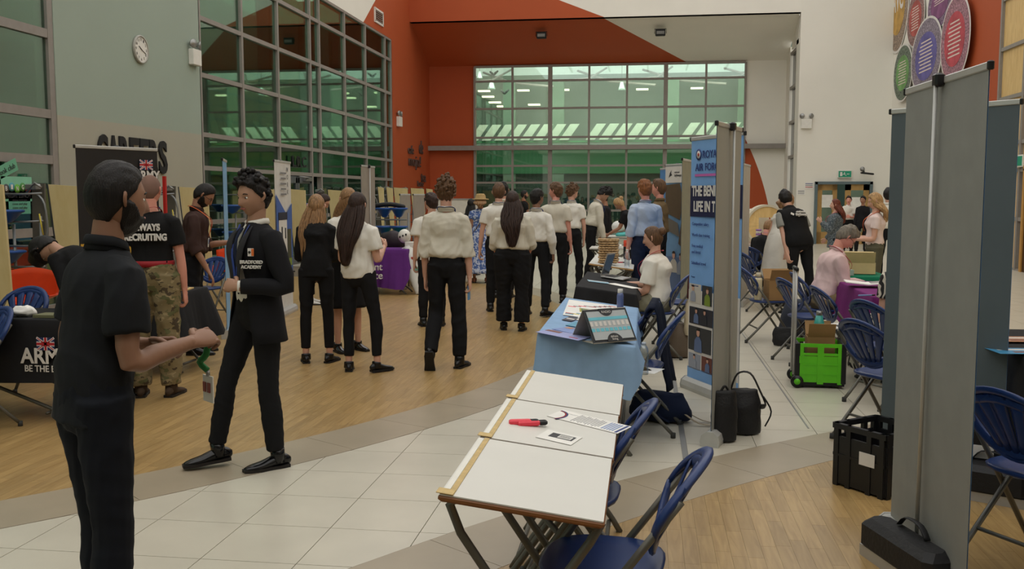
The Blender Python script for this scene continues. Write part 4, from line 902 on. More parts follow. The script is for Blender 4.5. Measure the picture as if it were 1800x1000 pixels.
b = MB(); b.cyl((x0 + .15, 0, 0), .045, .002, 20, NAVYINK, Matrix.Translation((0, -.006, 1.93)) @ Matrix.Rotation(PI / 2, 4, 'X')); b.cyl((x0 + .15, 0, .002), .03, .001, 20, LET, Matrix.Translation((0, -.006, 1.93)) @ Matrix.Rotation(PI / 2, 4, 'X')); b.cyl((x0 + .15, 0, .003), .014, .001, 16, REDINK, Matrix.Translation((0, -.006, 1.93)) @ Matrix.Rotation(PI / 2, 4, 'X')); b.build('print', rf)
bprint(rf, 0, 1.555, L_ - .04, .25, NAVY); btext(rf, 'THE BENEFITS OF', x0 + .05, 1.60, .115, LET, align='LEFT', bold=.004, xs=.8, o=.009); btext(rf, 'LIFE IN THE RAF', x0 + .08, 1.475, .115, LET, align='LEFT', bold=.004, xs=.8, o=.009)
for k, (z, s_) in enumerate(((1.36, 'Competitive salary'), (1.27, 'World-class training'), (1.18, 'Free medical'), (1.13, 'and dental'), (1.04, 'Subsidised travel'), (.93, 'Pension'), (.86, 'Six weeks leave'))): btext(rf, s_, x0 + .06, z, .036 if k < 5 else .02, NAVYINK, align='LEFT')
PH = [M('photo_tone_%d' % i, *c, rough=.5) for i, c in enumerate([(196, 190, 180), (52, 56, 60), (120, 140, 52), (92, 112, 150), (176, 120, 84), (40, 44, 56), (150, 156, 170), (110, 60, 50), (70, 74, 50), (210, 205, 196)])]
bprint(rf, 0, .47, L_ - .04, .72, LET, .005)
for (x, z, w_, h_, a) in ((.13, .80, .20, .16, 0), (.33, .80, .16, .16, 1), (.24, .62, .40, .14, 5), (.55, .70, .2, .3, 3), (.22, .43, .38, .2, 1), (.14, .24, .2, .13, 6), (.36, .24, .2, .13, 7), (.58, .4, .3, .3, 5)):
    bprint(rf, x0 + x, z, w_, h_, PH[a], .007)
def figure_print(t, x, z, s_, skin, cl, o=.010, hair=None):
    b = MB(); T = Matrix.Translation((x, -o, z))
    b.prism([(s_ * .14 * math.cos(a), s_ * .18 * math.sin(a)) for a in np.linspace(0, 2 * PI, 12, endpoint=False)], 0, .001, skin, T @ Matrix.Translation((0, 0, s_ * .35)) @ Matrix.Rotation(PI / 2, 4, 'X'))
    b.prism([(-s_ * .34, -s_ * .5), (s_ * .34, -s_ * .5), (s_ * .30, 0), (s_ * .12, s_ * .16), (-s_ * .12, s_ * .16), (-s_ * .30, 0)], 0, .001, cl, T @ Matrix.Rotation(PI / 2, 4, 'X'))
    if hair: b.prism([(s_ * .16 * math.cos(a), s_ * .13 * math.sin(a)) for a in np.linspace(0, PI, 8)], 0, .001, hair, T @ Matrix.Translation((0, -.001, s_ * .43)) @ Matrix.Rotation(PI / 2, 4, 'X'))
    b.build('print', t)
for (x, z, s_, c, h_) in ((.10, .80, .13, PH[6], H_DK), (.34, .79, .14, PH[2], H_BR), (.16, .62, .12, PH[3], BLACK), (.30, .62, .12, PH[5], BLACK), (.20, .42, .19, PH[3], BLACK), (.14, .24, .11, PH[6], H_DK), (.36, .24, .11, PH[3], H_DK)): figure_print(rf, x0 + x, z, s_, SKIN['light'], c, hair=h_)
bprint(rf, 0, .14, L_ - .04, .09, RAFB, .007)
# printed banner with white head and brown facets
hw = rollup('banner with white top panel, running-figure logo and brown faceted photograph', gD(1166, 14.4), gD(1205, 13.8), 2.05, front=M('teal_blue_print', 110, 150, 190)); x0 = -hw['L'] / 2; Lh = hw['L']
bprint(hw, 0, 1.91, Lh - .04, .24, LET); btext(hw, 'national', x0 + .28, 1.93, .045, DINK, align='LEFT'); btext(hw, 'highways', x0 + .28, 1.88, .055, DINK, align='LEFT', bold=.001)
b = MB(); b.add([(x0 + .12, -.009, 1.86), (x0 + .15, -.009, 1.93), (x0 + .2, -.009, 1.98), (x0 + .19, -.009, 1.93), (x0 + .22, -.009, 1.90), (x0 + .17, -.009, 1.89)], [(0, 1, 2, 3, 4, 5)], DINK); b.build('print', hw)
BRP = M('brown_facet_print', 92, 76, 58); 
for pts, m_ in (([(.03, 1.76), (Lh - .2, 1.78), (Lh - .1, 1.5), (.45, 1.25), (.03, 1.35)], BRP), ([(.03, 1.3), (.4, 1.2), (.45, 1.0), (.03, 1.1)], M('taupe_print', 110, 104, 96)), ([(.5, 1.25), (Lh - .03, 1.3), (Lh - .03, .8), (.42, .9)], BRP)):
    b = MB(); b.add([(x0 + p[0], -.007, p[1]) for p in pts], [tuple(range(len(pts)))], m_); b.build('print', hw)
bprint(hw, 0, .45, Lh - .05, .5, PH[3], .005)
for x, z, c in ((.3, .62, PH[0]), (.5, .6, PH[6]), (.65, .55, PH[8])): figure_print(hw, x0 + x, z, .3, SKIN['light'], c, hair=H_DK)
sb = rollup('narrow blue banner edge left of the faceted photograph banner', gD(1157, 16.4), gD(1169, 16.1), 2.05, front=M('mid_blue_print', 84, 132, 186), pole=False)
# black recruiting banner at the left
ab = rollup('black roll-up banner with union flag and yellow foot behind the near man', gD(145, 8.8), gD(291, 9.55), 2.05, front=M('black_banner_print', 34, 33, 34, rough=.5)); La = ab['L']
union_flag(ab, frame((La / 2 - .16, -.018, 1.90), (1, 0, 0), (0, 0, 1)), .145, .095); btext(ab, 'ARMY', La / 2 - .155, 1.755, .125, LET, bold=.004, o=.02, xs=.85); btext(ab, 'BE THE BEST', La / 2 - .155, 1.705, .05, LET, bold=.0015, o=.02, xs=.85)
bprint(ab, 0, .78, La - .05, .75, M('yellow_print', 206, 158, 52), .016); bprint(ab, La / 2 - .17, 1.45, .24, .10, M('yellow_print', 206, 158, 52), .018); btext(ab, 'ARMY', La / 2 - .17, 1.42, .085, BLACK, o=.024, bold=.003)
b = MB(); p = gD(299, 9.9); b.box((0, 0, .9), (.03, .03, 1.8), None); b.box((0, 0, .02), (.3, .3, .03)); o = b.build('red_post', None, M('red_paint', 186, 30, 24, rough=.35), loc=(p[0], p[1], 0), label='slim red stand post just right of the black flag banner', cat='stand')
# pale blue one edge-on, white one turned away
rollup('pale blue banner seen almost edge-on beside the boy in the blazer', gD(399, 10.6), gD(406, 11.3), 2.0, front=M('pale_blue_print', 120, 166, 206), back=M('pale_blue_back', 120, 160, 200), pole=False, ze=.09)
wb = rollup('white and blue banner with a photo of a white house, seen obliquely', gD(487, 12.4), gD(516, 13.3), 2.05, front=M('white_banner_print', 205, 205, 202)); Lw = wb['L']
b = MB(); b.add([(-Lw / 2 + .03, -.014, 1.62), (0.1, -.014, 1.36), (Lw / 2 - .03, -.014, 1.5), (Lw / 2 - .03, -.014, .3), (-Lw / 2 + .03, -.014, .3)], [(0, 1, 2, 3, 4)], M('royal_blue_print', 64, 96, 164)); b.build('print', wb)
for k, s_ in enumerate('WORK'): btext(wb, s_, .2, 1.92 - .1 * k, .09, DINK, o=.016)
for k in range(5): bprint(wb, -.02, 1.9 - k * .07, .3 - .04 * (k % 2), .02, INK, .016)
bprint(wb, -.1, 1.05, .42, .5, M('white_house_print', 214, 214, 210), .018)
for x, z, w_, h_, a in ((-.1, 1.33, .46, .1, 5), (-.16, 1.12, .06, .14, 1), (.02, 1.1, .06, .14, 1), (-.14, .9, .1, .16, 1), (.22, .95, .2, .4, 8), (0, .7, .7, .1, 2)): bprint(wb, x, z, w_, h_, PH[a], .021)
rollup('grey roll-up banner back standing behind the girls, in front of the glazing', gD(662, 16.0), gD(637, 15.1), 2.07, back=M('warm_grey_banner_back', 146, 138, 128))
for A_, B_, lab in ((gD(723, 18), gD(704, 17.4), 'left half of the low grey banner pair behind the white robot figure'), (gD(748, 18.9), gD(727, 18.3), 'right half of the low grey banner pair behind the white robot figure')):
    rollup(lab, A_, B_, 1.62, back=M('warm_grey_banner_back', 146, 138, 128), pole=False)

# ------------------------------------------------------------------ special cloths
def camo_mat():
    m, nt, b = _new('camouflage_cloth'); N, L = nt.nodes, nt.links; b.inputs['Roughness'].default_value = .9
    tc = N.new('ShaderNodeTexCoord'); prev = None; cols = [lin(c) for c in ((122, 108, 76), (92, 92, 58), (70, 58, 40), (146, 130, 96))]
    for i, (sc, th) in enumerate(((9, .55), (14, .60), (17, .62))):
        mp = N.new('ShaderNodeMapping'); mp.inputs['Location'].default_value = (i * 7, i * 3, i); mp.inputs['Scale'].default_value = (1, 1, 1.6); L.new(tc.outputs['Object'], mp.inputs[0])
        nz = N.new('ShaderNodeTexNoise'); nz.inputs['Scale'].default_value = sc; nz.inputs['Detail'].default_value = 3; L.new(mp.outputs[0], nz.inputs['Vector'])
        g = N.new('ShaderNodeMath'); g.operation = 'GREATER_THAN'; g.inputs[1].default_value = th; L.new(nz.outputs[0], g.inputs[0])
        mx = N.new('ShaderNodeMix'); mx.data_type = 'RGBA'; mx.inputs[7].default_value = cols[i + 1] + (1,)
        if prev is None: mx.inputs[6].default_value = cols[0] + (1,)
        else: L.new(prev, mx.inputs[6])
        L.new(g.outputs[0], mx.inputs[0]); prev = mx.outputs[2]
    L.new(prev, b.inputs['Base Color']); return m
def pattern_mat(name, c1, c2, scale, kind='noise', th=.5, dist=3):
    m, nt, b = _new(name); N, L = nt.nodes, nt.links; b.inputs['Roughness'].default_value = .85; tc = N.new('ShaderNodeTexCoord')
    if kind == 'zebra': n = N.new('ShaderNodeTexWave'); n.inputs['Distortion'].default_value = dist; n.inputs['Detail'].default_value = 1.5
    else: n = N.new('ShaderNodeTexNoise'); n.inputs['Detail'].default_value = 3
    n.inputs['Scale'].default_value = scale; L.new(tc.outputs['Object'], n.inputs['Vector'])
    g = N.new('ShaderNodeMath'); g.operation = 'GREATER_THAN'; g.inputs[1].default_value = th; L.new(n.outputs[0] if kind != 'zebra' else n.outputs[1], g.inputs[0])
    mx = N.new('ShaderNodeMix'); mx.data_type = 'RGBA'; mx.inputs[6].default_value = lin(c1) + (1,); mx.inputs[7].default_value = lin(c2) + (1,); L.new(g.outputs[0], mx.inputs[0]); L.new(mx.outputs[2], b.inputs['Base Color']); return m
CAMO = camo_mat(); ZEBRA = pattern_mat('zebra_print_cloth', (28, 26, 26), (196, 188, 172), 9, 'zebra', .55, 9); BLUEDRESS = pattern_mat('blue_flower_print_cloth', (74, 100, 160), (186, 194, 214), 26, 'noise', .52); CARD = pattern_mat('grey_flecked_cardigan_knit', (66, 76, 84), (122, 130, 134), 60, 'noise', .55)
C_POLO = cloth('charcoal_polo_cotton', 30, 32, 35); C_TROU = cloth('blue_black_trouser_cloth', 24, 27, 34); C_BTEE = cloth('black_cotton', 22, 22, 23); C_BROWN = cloth('dark_brown_shirt_cotton', 62, 44, 40); C_PURP = cloth('purple_cotton', 72, 38, 104); C_LBLUE = cloth('light_blue_shirt_cotton', 172, 184, 204); C_OLIVE = cloth('olive_brown_shirt_cotton', 108, 90, 64); C_PINK = cloth('pale_pink_shirt_cotton', 214, 186, 184); C_KHAKI = cloth('khaki_trouser_cloth', 142, 124, 92); C_SAGE = cloth('sage_trouser_cloth', 140, 138, 118); C_GRN = cloth('grey_green_trouser_cloth', 84, 82, 66); C_GREY = cloth('grey_marl_cotton', 138, 138, 132)
BLUEL = M('blue_lanyard_ribbon', 36, 60, 130); ORL = M('orange_lanyard_ribbon', 206, 96, 40); REDL = M('red_lanyard_ribbon', 160, 34, 54); PINKL = M('pink_lanyard_ribbon', 190, 50, 110); BOOT = M('brown_suede_boot', 66, 50, 36, rough=.9); WSHOE = M('white_trainer', 200, 198, 192); RSHOE = M('dark_red_suede_shoe', 96, 24, 32); SANDAL = M('black_sandal_strap', 26, 22, 20); SHINY = M('patent_black_shoe', 20, 20, 22, rough=.12)
def SH(m=C_SHIRT, sleeve='roll', **k): return ('shirt', m, {**dict(sleeve=sleeve, loose=.017, hem=.09, blouse=.016, wr=.011), **k})
def TE(m=C_WHITE, hem=-.02, **k): return ('tee', m, dict(hem=hem, **k))
TR = ('trousers', C_BLK, dict(loose=.002)); SLM = ('slim', C_BLK)
# 1 near man in the black polo
p = person('man with black beard in a black polo shirt, nearest the camera at left', gD(184, 3.12), R(-38), 1.71, w=1.06, lean=8, bendhead=4, skin='brown', hair=('crop', H_BLACK, .013, dict(rough=.12, freq=70, top=1.5)), head=(0, -8, 0), beard=(H_BLACK, .011),
    aR=((.16, .10, -1), (-.30, .92, .26)), aL=((.20, -.05, -1), (-.62, .95, .16)), top=('polo', C_POLO, dict(hem=-.07, sleeve='short', slen=.66, loose=.014)), bottom=('trousers', C_TROU, dict(loose=.002)), lR=((.03, .03, -1), (.02, -.08, -1)), lL=((.05, .1, -1), (.02, .0, -1)), vox=.0095, seed=11, handR=((-.6, .3, -.5), 48), handL=((-.6, .2, -.6), 45))
b = MB(); hp = p['arms'][0][2] + V3((-.09, .06, -.03)); b.tube([hp + V3((.0, .05, .03)), hp + V3((.02, .03, -.03)), hp + V3((-.01, .02, -.06)), hp + V3((.01, .04, -.09))], [(.012, .008)] * 4, 8, M('green_lanyard_ribbon', 40, 120, 60), sub=3); b.build('lanyard', p['t'])
b = MB(); b.box(hp + V3((.01, .04, -.155)), (.075, .004, .095), whitep); b.box(hp + V3((.02, .036, -.15)), (.02, .003, .035), M('photo_red', 140, 70, 64)); b.box(hp + V3((-.012, .036, -.15)), (.02, .003, .035), M('photo_red', 140, 70, 64)); b.tube([hp + V3((.01, .04, -.09)), hp + V3((.01, .04, -.11))], .008, 6, steel); b.build('badge', p['t'])
# 2 boy in the blazer
def open_jacket(p, m, hem=-.16, w=1.0, gap=30, flare=.05, back=C_BLZ):
    sp, s, Q = p['sp'], p['s'], p['Q']; b = MB(); G = []; n = 30
    prof = [(.53, .068, .062), (.50, .102, .086), (.465, .150, .112), (.42, .180, .132), (.36, .178, .134), (.27, .166, .124), (.18, .160, .118), (.08, .170, .126), (0, .184, .136), (-.08, .192, .142), (hem, .198 + flare * .3, .150)]
    for i, (z, rx, ry) in enumerate(prof):
        u = max(0, (.42 - z) / .6); g = R(gap * (.35 + 1.1 * u)) if z < .45 else R(gap * .5); row = []
        for j in range(n + 1):
            a = PI / 2 + g + (2 * PI - 2 * g) * j / n; fx = 1 + flare * u * (1.2 if j < 5 or j > n - 5 else .4); row.append(sp(math.cos(a) * rx * w * fx, math.sin(a) * ry * fx, z))
        G.append(row)
    b.grid(G, m, smooth=True, thick=.006)
    for (sh, el, wr) in p['arms']:
        sg = 1 if np.allclose(sh, p['arms'][0][0]) else -1
        b.tube([sp(sg * .10, 0, .425), sh + V3((0, 0, .004)), sh * .5 + el * .5, el, el * .5 + wr * .5, wr * .98 + el * .02], [.060 * s, .068 * s, .062 * s, .055 * s, .05 * s, .042 * s], 16, m, sub=2)
    me = b.mesh('blazer'); wrinkle(me, .004, (6, 6, 10), 5); o = link('blazer', me, p['t'])
    for sg in (1, -1):   # lapels
        b = MB(); P = [sp(sg * .058, .06, .51), sp(sg * .075, .118, .44), sp(sg * .06, .142, .36), sp(sg * .036, .142, .24), sp(sg * .03, .138, .12)]; b.tube(P, [(.012, .004), (.030, .005), (.034, .005), (.022, .005), (.006, .004)], 8, M('blazer_lapel', 32, 32, 36, rough=.8), sub=3, side=Q(.3) @ V3((1, 0, 0))); b.build('lapel', p['t'])
    return o
p = person('teenage boy in an open black blazer, white shirt and dark tie walking towards the camera', gD(460, 5.55), R(143), 1.71, w=1.04, skin='olive', hair=('curly', H_BLACK, .020, dict(rough=.35)), head=(8, 8, 0), aL=((.34, -.12, -1), (-.62, .85, .02)), aR=((.22, -.1, -1), (.18, .0, -1)),
    lR=((.12, .32, -1), (.14, .14, -1)), lL=((.0, -.02, -1), (.0, -.10, -1)), feet=((18, 4), (-10, 0)), top=('shirt', C_WHITE, dict(sleeve='none', loose=.004, hem=-.03, wr=.002)), bottom=('trousers', C_BLK, dict(loose=-.002)), vox=.0095, seed=12, handL=((-.2, -.7, -.4), 55, (-.9, .3, .1)), shoes=SHINY)
open_jacket(p, C_BLZ)
el, wr = p['arms'][1][1], p['arms'][1][2]; b = MB(); b.tube([wr * .9 + el * .1, wr * 1.05 - el * .05], [.033, .034], 16, C_WHITE); b.build('shirt_cuff', p['t'])
sp = p['sp']; b = MB(); b.tube([sp(0, .088, .50), sp(0, .125, .44), sp(0, .138, .36), sp(0, .130, .25), sp(0, .124, .14)], [(.018, .008), (.013, .006), (.022, .005), (.030, .004), (.024, .003)], 8, C_NAVY, sub=3, side=p['Q'](.3) @ V3((1, 0, 0))); b.build('tie', p['t'])
b = MB(); b.tube([sp(-.055, .07, .52), sp(-.045, .125, .42), sp(-.03, .145, .30), sp(-.02, .146, .16)], [(.008, .0015)] * 4, 6, BLUEL, sub=3); b.tube([sp(.055, .07, .52), sp(.03, .138, .38), sp(-.005, .150, .26), sp(-.02, .15, .16)], [(.008, .0015)] * 4, 6, BLUEL, sub=3); b.build('lanyard', p['t'])
face_text(p, 'BRADFORD', .026, LET, -.135, .112, .300, back=False, bold=.0008, turn=36); face_text(p, 'ACADEMY', .026, LET, -.135, .112, .272, back=False, bold=.0008, turn=36)
q = p['Q'](.3) @ rotm('Z', 36); T = Matrix([[*(q[i]), sp(-.135, .114, .365)[i]] for i in range(3)] + [[0, 0, 0, 1]]); b = MB(); b.box((0, 0, 0), (.036, .003, .045), LET, T, bev=.001); b.box((-.012, .001, 0), (.014, .004, .04), M('orange_crest', 214, 110, 50), T); b.tube([(.0, .003, .0), (.008, .003, .006), (.012, .003, 0), (.008, .003, -.006), (0, .003, 0)], .003, 6, BLACK, T); b.build('crest', p['t'])
# 3 recruiter
p = person('man in a black recruiting t-shirt, red belt and camouflage trousers with his back turned', gD(276, 7.55), R(12), 1.76, w=1.10, skin='pink', hair=('buzz', M('cropped_grey_brown_hair', 120, 92, 80, rough=.9), .004), head=(-10, 5, 0), aR=((.16, .05, -1), (.05, .15, -1)), aL=((.2, .0, -1), (.0, .2, -1)), top=TE(C_BTEE, .12, loose=.012, wr=.006), bottom=('trousers', CAMO, dict(loose=.022, wr=.012, end=.98)), shoes=BOOT, feet=((10, 0), (10, 0)), seed=13, vox=.012, lany=REDL,
    belt=[(0, M('red_belt_web', 150, 24, 34), .028), (.0, M('yellow_belt_stripe', 190, 160, 60), .005)])
for (s_, z) in (('ALWAYS', .375), ('RECRUITING', .30)): face_text(p, s_, .072, LET, .0, -.146, z, bold=.003, xs=.78, flush=.006)
# 4 brown shirt man
p = person('bearded man in a dark brown shirt with an orange lanyard looking down at his phone', gD(345, 9.65), R(-72), 1.74, w=1.03, skin='tan', hair=('crop', H_BLACK, .014), beard=(H_BLACK, .012), lean=6, bendhead=34, glasses=BLACK, lany=ORL, badge=True, top=SH(C_BROWN), bottom=('trousers', C_BLK, {}), aR=((.12, .12, -1), (-.05, .62, -.95)), aL=((.10, .30, -1), (-.1, 1.0, .22)), seed=14, vox=.014, handL=((-.2, 0, 1), 30), handR=((0, -.3, -1), 20))
wr = p['arms'][1][2]; b = MB(); b.box(wr + V3((.0, .16, .05)), (.075, .15, .01), blackp, bev=.003); b.box(wr + V3((.0, .16, .056)), (.066, .138, .001), M('lit_phone_screen', 120, 150, 190, emit=.6)); b.build('phone', p['t'])
# 5 person bending behind the near man
person('dark-haired person in black bending over behind the man in the black polo', gD(206, 7.45), R(82), 1.72, skin='olive', hair=('bob', H_BLACK, .026, dict(len=.10)), lean=66, bendhead=40, top=TE(C_BTEE, 0, sleeve='long'), bottom=SLM, aR=((.1, .9, -.6), (0, .8, -.7)), aL=((.1, .7, -.9), (0, .5, -.9)), seed=15)
# 6 purple top
p = person('woman with glasses in a purple printed t-shirt leaning over her table', gD(546, 14.1), R(-78), 1.66, fem=True, w=1.12, hair=('bun', H_DK, .014), lean=16, bendhead=22, glasses=M('brown_glasses', 90, 50, 40), top=TE(C_PURP, -.05), bottom=('slim', C_BLK), shoes=WSHOE, aR=((.1, .5, -1), (0, .9, -.3)), aL=((.1, .5, -1), (0, .9, -.3)), seed=16)
face_text(p, 'T-LEV', .07, LET, -.02, -.13, .36, bold=.003, flush=.01)
# 7 blonde in black
person('girl with very long dark blonde hair in a black top, head bowed', gD(559, 9.1), R(14), 1.62, fem=True, hair=('long', H_LB, .016, dict(len=.56, sway=-.10, wave=.5, spread=1.2)), lean=10, bendhead=12, top=TE(C_BTEE, -.06, sleeve='long'), bottom=('slim', C_BLK, dict(end=.84)), aR=((.1, .25, -1), (-.3, 1, .2)), aL=((.1, .3, -1), (-.3, 1, .3)), feet=((25, 0), (12, 0)), seed=17, vox=.014)
# 8 girl white tee, back
person('girl with long straight dark hair in a white t-shirt and black leggings, back turned', gD(632, 8.65), R(-10), 1.62, fem=True, w=1.02, hair=('long', H_DK, .016, dict(len=.54, sway=-.06, spread=1.25)), top=TE(C_WHITE, -.02, loose=.022, wr=.011), bottom=('slim', C_BLK, dict(end=.84)), lR=((.20, .05, -1), (.04, -.05, -1)), lL=((.02, -.04, -1), (.0, -.02, -1)), aR=((.18, .10, -1), (-.15, .85, .42)), aL=((.14, .1, -1), (-.4, .85, .3)), feet=((30, 0), (24, 0)), seed=18, vox=.012)
# 9 girl behind
person('girl with long light brown hair, white shirt and black skirt facing the other two girls', gD(612, 9.8), R(-135), 1.68, fem=True, skin='light', hair=('long', H_LB, .016, dict(len=.42)), bendhead=28, top=SH(C_WHITE), bottom=('skirt', C_BLK, dict(len=.46)), shoes=SHINY, aR=((.1, .3, -1), (-.2, .9, -.1)), aL=((.1, .3, -1), (-.2, .9, .1)), feet=((6, 0), (6, 0)), seed=19)
# 10 curly boy
p = person('student with curly brown hair and rolled cream sleeves, mid-stride, back turned', gD(786, 8.85), R(3), 1.75, w=.98, hair=('curly', H_BR, .020), top=SH(wr=.010), bottom=('trousers', C_BLK, dict(loose=.008)), lL=((.06, .10, -1), (.04, -.48, -.8)), lR=((.06, .02, -1), (.03, -.06, -1)), feet=((14, 0), (2, 68)), vox=.012, seed=3, lany=BLUEL, aR=((.14, 0, -1), (.05, .05, -1)), aL=((.14, .0, -1), (.02, .2, -1)))
wr = p['arms'][0][2]; b = MB(); b.box(wr + V3((-.01, .03, -.14)), (.015, .09, .13), M('blue_booklet', 96, 140, 180)); b.build('booklet', p['t'])
# 11 white tee behind him
person('student with dark brown hair in a plain white t-shirt half hidden behind the curly-haired student', gD(760, 11.7), R(16), 1.62, w=1.12, hair=('short', H_DK, .018), top=TE(C_WHITE, -.06, loose=.03), bottom=TR, seed=21, head=(25, 10, 0))
# 12 hat lady
p = person('woman in a straw hat and blue flowered dress walking away beyond the students', gD(845, 17.6), R(6), 1.62, fem=True, w=1.15, skin='tan', hair=('bob', H_LB, .012, dict(len=.10)), top=('dress', BLUEDRESS, dict(hem=.10, sleeve='short', slen=.4)), bottom=('skirt', BLUEDRESS, dict(len=.74, fl=.13, fold=.07, n=11)), shoes=M('tan_sandal', 150, 96, 70), seed=22)
b = MB(); b.lathe([(.165, .02), (.16, .035), (.105, .045), (.098, .10), (.07, .135), (.01, .14)], 24, M('straw', 168, 140, 94, rough=.9, var=.2, scale=60), p['Th']); b.build('hat', p['t'])
b = MB(); b.tube([p['sp'](.14, -.06, .46), p['sp'](.0, -.15, .25), p['sp'](-.16, -.08, .02)], (.008), 6, M('brown_strap', 100, 80, 60), sub=3); b.build('bag_strap', p['t'])
# 13 dark figure
person('woman with long black hair in black clothes standing left of the straw hat', gD(829, 19.3), R(0), 1.52, fem=True, hair=('long', H_BLACK, .03, dict(len=.5)), top=TE(C_BTEE, -.05, sleeve='long'), bottom=('skirt', C_BLK, dict(len=.7)), seed=23)
# 14 two boys behind the long-haired girl
person('tall student with black hair just visible behind the brown-haired student', gD(884, 15.0), R(5), 1.80, hair=('short', H_BLACK, .018), top=SH(), bottom=TR, seed=24)
person('student with short brown hair and hanging left arm, beside the wavy-haired girl', gD(877, 13.2), R(6), 1.76, w=1.08, hair=('short', H_BR, .017), top=SH(C_WHITE, 'short'), bottom=TR, aL=((.22, .0, -1), (.12, .12, -1)), lany=BLUEL, seed=25)
# 15 girl long wavy hair
person('girl with long wavy dark hair over a cream shirt, back turned', gD(901, 11.3), R(4), 1.64, fem=True, w=1.30, skin='pink', hair=('long', H_DK, .018, dict(len=.52, wave=1.0, spread=1.1, locks=24)), top=SH(wr=.012), bottom=('trousers', C_BLK, dict(loose=.02, flare=.02)), aR=((.25, .05, -1), (-.1, .9, -.35)), aL=((.25, .05, -1), (-.1, .7, -.5)), lL=((.03, .10, -1), (.0, .05, -1)), lR=((.03, -.02, -1), (.0, -.05, -1)), vox=.012, seed=26)
# 16
person('student with black hair and long white sleeves walking with hands in pockets', gD(943, 12.75), R(-12), 1.68, w=.98, skin='brown', hair=('short', H_BLACK, .018), head=(-30, 5, 0), top=SH(C_WHITE, 'long'), bottom=TR, aR=((.28, -.2, -1), (-.02, .35, -1)), aL=((.28, -.1, -1), (-.1, .4, -1)), lL=((.10, .08, -1), (.06, .02, -1)), lR=((.12, -.06, -1), (.10, -.28, -1)), feet=((30, 0), (10, 0)), seed=27, lany=BLUEL)
# 17
person('student with quiffed light brown hair looking left, cream shirt and black trousers', gD(976, 14.3), R(-6), 1.78, w=1.02, skin='pink', hair=('short', H_BR, .020), head=(72, 0, 0), top=SH(C_SHIRT, 'short'), bottom=TR, lany=BLUEL, seed=28)
# 18
person('student with wavy brown hair turning right beside the bending boy', gD(1003, 16.1), R(-14), 1.78, skin='light', hair=('curly', H_BR, .020), head=(-35, 12, 0), lean=4, top=SH(C_WHITE, 'short'), bottom=TR, lR=((.1, .15, -1), (.02, -.1, -1)), lL=((.02, -.05, -1), (0, -.25, -1)), lany=BLUEL, seed=29, aR=((.15, .2, -1), (-.1, .35, -1)))
# 19
person('student with floppy black hair bending right over the far table', gD(1037, 17.2), R(-72), 1.80, skin='olive', hair=('curly', H_BLACK, .026), lean=15, bendhead=42, top=SH(C_SHIRT, 'long'), bottom=TR, lany=BLUEL, aR=((.1, .35, -1), (-.05, .55, -1)), aL=((.1, .4, -1), (0, .6, -1)), lR=((.05, -.05, -1), (0, -.2, -1)), lL=((.05, .1, -1), (0, -.05, -1)), seed=30)
person('dark-haired person in a black jacket facing the bending student at the far table', gD(1067, 20.6), R(80), 1.66, skin='tan', hair=('short', H_BLACK, .02), bendhead=20, lean=6, top=('blazer', C_BLZ, dict(hem=-.1, sleeve='long')), bottom=SLM, seed=31)
person('man with an orange lanyard gesturing in front of the large back window', gD(921, 26), R(-76), 1.74, skin='tan', hair=('crop', H_BLACK, .014), beard=(H_BLACK, .01), top=TE(C_BTEE, 0), lany=ORL, bottom=SLM, aR=((.1, .4, -.9), (0, 1, .4)), aL=((.1, .3, -.9), (0, 1, .3)), seed=32)
person('blonde woman bending over the far white table towards the doll, facing left', gD(1112, 17.6), R(88), 1.62, fem=True, skin='tan', hair=('bun', H_BL, .014), lean=22, bendhead=24, top=TE(C_BTEE, -.05), bottom=SLM, aR=((.1, .8, -.8), (0, 1, -.15)), aL=((.1, .8, -.8), (0, 1, -.15)), seed=33)
p = person('man with ginger hair in a light blue shirt, hand in pocket', gD(1131, 12.7), R(34), 1.80, w=1.10, skin='pink', hair=('short', H_GG, .018), top=SH(C_LBLUE), bottom=('trousers', C_NAVY, dict(loose=.004)), lany=REDL, aL=((.18, -.05, -1), (-.05, .35, -1)), aR=((.2, 0, -1), (-.1, .3, -1)), seed=34, vox=.012)
person('man in an olive brown shirt, hand on hip, behind the man in light blue', gD(1156, 13.7), R(72), 1.82, w=1.05, skin='pink', hair=('short', H_BR, .016), top=SH(C_OLIVE), bottom=SLM, aL=((.75, -.5, -.75), (-.3, .75, -.6)), aR=((.2, 0, -1), (-.1, .5, -.8)), seed=35)
# seated woman at the laptop
SITL = ((.10, 1, -.06), (.04, -.05, -1))
p = person('woman with a hair bun, white t-shirt and red lanyard sitting at the laptop', gD(1156, 9.5), R(72), 1.68, fem=True, w=1.18, skin='light', hair=('bun', H_BR, .012), head=(6, 6, 0), lean=5, sit=.52, lR=((.10, 1, -.04), (.06, .05, -1)), lL=((.10, 1, -.04), (.06, .12, -1)), top=TE(C_WHITE, .03, loose=.018, slen=.75, wr=.006), bottom=('trousers', C_SAGE, dict(loose=.012, waist=.06)), lany=REDL, aR=((.08, .55, -1), (-.05, 1, .12)), aL=((.10, .25, -1), (-.25, .9, -.12)), handR=((0, 0, -1), 22), handL=((0, 0, -1), 25), shoes=C_SHOE, seed=36, vox=.012)
b = MB(); el, wr = p['arms'][1][1], p['arms'][1][2]; d = unit(wr - el); b.tube([wr - d * .03, wr - d * .005], .033, 12, blackp); b.build('watch', p['t'])
